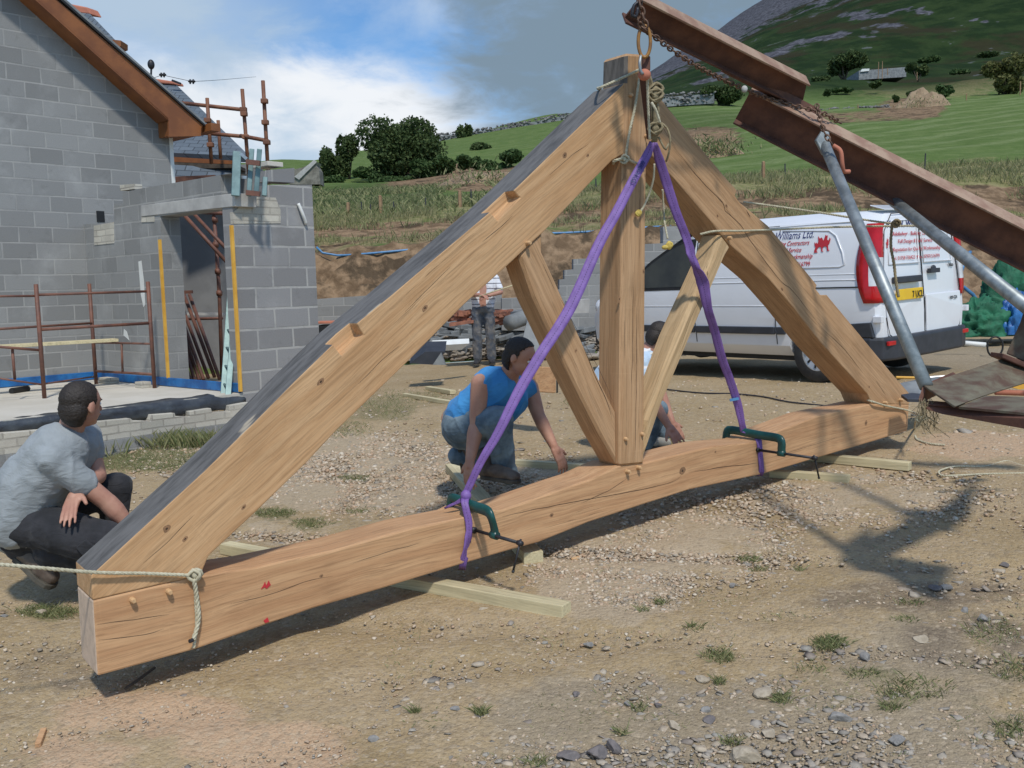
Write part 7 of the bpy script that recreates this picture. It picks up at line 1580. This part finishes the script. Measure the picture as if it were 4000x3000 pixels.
# ---- man in a sleeveless blue T-shirt kneeling behind the truss
Yb = 6.25; s = 1.05
def A(px, py, dy=0.0): return P(px + 12, py, Yb + dy)
t = thing('person', G(1900, 1880), 'man in a sleeveless blue T-shirt and worn jeans kneeling behind the truss', 'person')
bd_ = MB(); hc = A(2018, 1392, -.22); hf = Vector((.84, -.40, -.40)).normalized()
R_ = head(bd_, hc, hf, Vector((.30, -.15, .95)), s)
bd_.cap(A(1962, 1490, -.10), A(1992, 1435, -.17), .070, .062)
shN, shF = A(1868, 1500, -.20), A(2055, 1512, .16); pel = A(1790, 1640, .10)
bd_.cap(A(1950, 1520, -.05), pel, .13, .14); bd_.cap(shN, shF, .07, .06)
elN, wrN = A(1848, 1662, -.22), A(1824, 1800, -.30); elF, wrF = A(2092, 1625, .10), A(2152, 1745, .02)
bd_.cap(shN, elN, .070, .048); bd_.cap(elN, elN.lerp(wrN, .3), .048, .051); bd_.cap(elN.lerp(wrN, .3), wrN, .050, .032)
bd_.cap(shF, elF, .064, .045); bd_.cap(elF, elF.lerp(wrF, .3), .045, .047); bd_.cap(elF.lerp(wrF, .3), wrF, .046, .030)
hand(bd_, wrN, Vector((-.12, -.1, -1)), Vector((.6, .7, 0)), 1.1, .45, .1, -1); hand(bd_, wrF, Vector((.45, -.1, -.9)), Vector((-.5, .6, -.4)), 1.1, .35, .12, 1)
hN, hF = A(1790, 1660, -.06), A(1800, 1650, .20); kN, kF = A(1935, 1640, -.25), A(1890, 1800, .28); aN, aF = A(1955, 1835, -.10), A(1775, 1780, .25)
for a_, b_, c_ in ((hN, kN, aN), (hF, kF, aF)): bd_.cap(a_, b_, .09, .065); bd_.cap(b_, c_, .06, .045)
blob('body', bd_, .0065, M_['skin2'], t, 4)
face(t, hc, R_, s); hair(t, hc, R_, s * 1.05)
sh_ = MB(); sh_.cap(A(1925, 1515, -.12), A(1805, 1625, -.05), .142, .135); sh_.cap(A(1975, 1530, .06), A(1830, 1640, .14), .135, .14); sh_.cap(shN + Vector((.04, .05, 0)), shF - Vector((.03, .05, 0)), .095, .085); sh_.cap(A(1985, 1560, -.02), A(1900, 1640, .02), .12, .12)
sh_.cap(A(1900, 1470, -.12), A(1880, 1500, -.18), .07, .085); sh_.cap(A(1805, 1610, .02), A(1785, 1650, .05), .13, .125)
blob('tshirt', sh_, .009, M_['blue_tee'], t, 8, .010, 9, 2.0)
tr_ = MB(); tr_.cap(A(1790, 1655, .04), A(1795, 1680, .08), .142, .14); tr_.cap(hN, kN, .125, .098); tr_.cap(hF, kF, .12, .09); tr_.cap(kN, aN, .094, .078); tr_.cap(kF, aF, .085, .07)
tr_.cap(A(1800, 1680, .0), A(1880, 1700, -.05), .13, .1); tr_.cap(aN + Z_ * .03, aN - Z_ * .03 + Vector((.03, 0, 0)), .075, .075)
blob('jeans', tr_, .009, M_['jeans'], t, 8, .008, 9, 5.0)
b1, b2 = MB(), MB(); hl = P(1892, 1868, Yb - .12); tl = P(2025, 1888, Yb - .30); shoe(b1, b2, hl, tl, 1.12); blob('trainer', b1, .007, M_['boot'], t, 4, .004, 20); b2.build('trainer_sole', M_['sole'], t, bevel=.004)
b1, b2 = MB(), MB(); shoe(b1, b2, A(1772, 1712, .22), A(1790, 1835, .26), 1.1, Vector((1, 0, .1))); blob('trainer', b1, .007, M_['boot'], t, 4, .004, 20); b2.build('trainer_sole', M_['sole'], t, bevel=.004)

# ---- man in a pale blue striped shirt crouching behind the king post
Yb = 7.6; s = 1.0
def A(px, py, dy=0.0): return P(px, py, Yb + dy)
t = thing('person', G(2520, 1700), 'man in a pale blue striped shirt crouching half hidden behind the king post', 'person')
bd_ = MB(); hc = A(2575, 1312, -.02); hf = Vector((.80, .30, -.52)).normalized(); R_ = head(bd_, hc, hf, Vector((.5, .1, .85)), s)
bd_.cap(A(2522, 1385, .0), A(2550, 1345, 0), .066, .060); shN, shF = A(2500, 1420, -.18), A(2510, 1405, .18); pel = A(2410, 1570, .0)
bd_.cap(A(2490, 1430), pel, .14, .15); bd_.cap(shN, shF, .07, .06)
elN, wrN = A(2545, 1555, -.25), A(2612, 1665, -.30); elF, wrF = A(2580, 1530, .2), A(2625, 1650, .1)
for a_, b_, c_ in ((shN, elN, wrN), (shF, elF, wrF)): bd_.cap(a_, b_, .056, .046); bd_.cap(b_, c_, .047, .030)
hand(bd_, wrN, Vector((.45, -.25, -.75)), Vector((.1, .6, -.7)), 1.1, .15, .2, -1); hand(bd_, wrF, Vector((.5, -.1, -.8)), Vector((-.2, .6, -.6)), 1.05, .3, .1, 1)
hN, hF = A(2420, 1600, -.12), A(2420, 1590, .12); kN, kF = A(2570, 1600, -.12), A(2590, 1690, .15); aN, aF = A(2520, 1730, -.08), A(2440, 1735, .15)
for a_, b_, c_ in ((hN, kN, aN), (hF, kF, aF)): bd_.cap(a_, b_, .09, .065); bd_.cap(b_, c_, .06, .045)
blob('body', bd_, .007, M_['skin'], t, 4); hair(t, hc, R_, s * 1.04); face(t, hc, R_, s)
sh_ = MB(); sh_.cap(A(2480, 1430, -.08), A(2410, 1560, -.04), .160, .165); sh_.cap(A(2485, 1430, .1), A(2415, 1560, .1), .15, .16); sh_.cap(shN, shF, .09, .085); sh_.cap(shN, shN.lerp(elN, .45), .08, .078); sh_.cap(A(2512, 1395, 0), A(2528, 1382, 0), .085, .078)
sh_.cap(A(2400, 1440, -.05), A(2370, 1500, .0), .12, .14)
blob('shirt', sh_, .010, M_['ltblue'], t, 8, .010, 9, 2.0)
cl_ = MB(); cl_.tube([A(2522, 1372, 0) + Vector((math.cos(a * .63) * .082, math.sin(a * .63) * .082, .02 * math.sin(a * .63))) for a in range(10)], .012, 6, closed=True); cl_.build('collar', M_['white'], t, smooth=True)
tr_ = MB(); tr_.cap(A(2405, 1590), A(2420, 1620), .165, .16); tr_.cap(hN, kN, .12, .09); tr_.cap(hF, kF, .12, .09); tr_.cap(kN, aN, .085, .07); tr_.cap(kF, aF, .085, .07)
blob('jeans', tr_, .010, M_['jeans'], t, 6, .012, 9, 1.0)
for a_, nm in ((A(2500, 1752, -.08), 0), (A(2425, 1752, .15), 1)):
    b1, b2 = MB(), MB(); shoe(b1, b2, a_, a_ + Vector((.25, .02, 0)), 1.05); blob('trainer', b1, .008, M_['screed'], t, 4); b2.build('trainer_sole', M_['sole'], t, bevel=.004)

# ---- man standing by the rubble, head hidden by the rafter
Yb = 15.6; s = 1.0
t = thing('person', G(1895, 1422), 'man in a white striped shirt and dusty trousers standing before the slate rubble', 'person')
base = P(1893, 1422, Yb); s = 1.0
def B_(x, y, z): return base + Vector((x, y, z))
bd_ = MB(); hc = B_(.04, -.03, 1.66); hf = Vector((-.2, -.95, -.2)); R_ = head(bd_, hc, hf, Z_, s); bd_.cap(B_(.03, 0, 1.45), B_(.03, -.01, 1.56), .062, .058)
bd_.cap(B_(.02, 0, 1.32), B_(0, 0, .98), .13, .135); bd_.cap(B_(-.17, 0, 1.41), B_(.21, 0, 1.41), .065, .065)
eL, wL = B_(-.24, -.06, 1.16), B_(-.02, -.28, 1.14); eR, wR = B_(.30, -.06, 1.18), B_(.10, -.26, 1.13)
for a_, b_, c_ in ((B_(-.17, 0, 1.40), eL, wL), (B_(.21, 0, 1.40), eR, wR)): bd_.cap(a_, b_, .052, .042); bd_.cap(b_, c_, .043, .030)
hand(bd_, wL, Vector((.6, -.6, -.1)), Vector((0, .2, -1)), 1.0, .8, .05, 1); hand(bd_, wR, Vector((-.7, -.5, -.1)), Vector((0, .2, -1)), 1.0, .8, .05, -1)
for q in (-1, 1): bd_.cap(B_(q * .09, 0, .92), B_(q * .105, -.02, .50), .085, .06); bd_.cap(B_(q * .105, -.02, .50), B_(q * .11, .02, .10), .056, .042)
blob('body', bd_, .009, M_['skin'], t, 3); hair(t, hc, R_, s * 1.04); face(t, hc, R_, s)
sh_ = MB(); sh_.cap(B_(-.07, 0, 1.34), B_(-.06, 0, .97), .125, .125); sh_.cap(B_(.11, 0, 1.34), B_(.07, 0, .97), .125, .125); sh_.cap(B_(-.16, 0, 1.41), B_(.20, 0, 1.41), .075, .075)
sh_.cap(B_(-.17, 0, 1.40), B_(-.23, -.05, 1.22), .072, .068); sh_.cap(B_(.21, 0, 1.40), B_(.28, -.05, 1.24), .072, .068); blob('shirt', sh_, .012, M_['stripe'], t, 6, .01, 10)
tr_ = MB(); tr_.cap(B_(-.06, 0, .92), B_(.06, 0, .92), .125, .125)
for q in (-1, 1): tr_.cap(B_(q * .09, 0, .90), B_(q * .11, -.02, .50), .105, .082); tr_.cap(B_(q * .11, -.02, .50), B_(q * .115, .02, .10), .082, .075)
blob('trousers', tr_, .012, M_['dusty'], t, 5, .012, 10)
for q in (-1, 1):
    b1, b2 = MB(), MB(); shoe(b1, b2, B_(q * .11, .05, .0), B_(q * .15, -.20, .0), 1.0); blob('boot', b1, .009, M_['blacktrs'], t, 3); b2.build('boot_sole', M_['sole'], t)
tag(MB().tube([B_(-.05, -.33, 1.12), B_(.62, -.33, 1.32)], .012, 6).build('stick', M_['pine'], smooth=True), 'thin wooden stick held by the standing man', 'stick')
MB().tube([B_(.135, -.20, 1.14) + Vector((0, math.cos(a) * .036, math.sin(a) * .036)) for a in np.linspace(0, 6.28, 12)[:-1]], .007, 6, closed=True).build('wristband', M_['sling'], t)
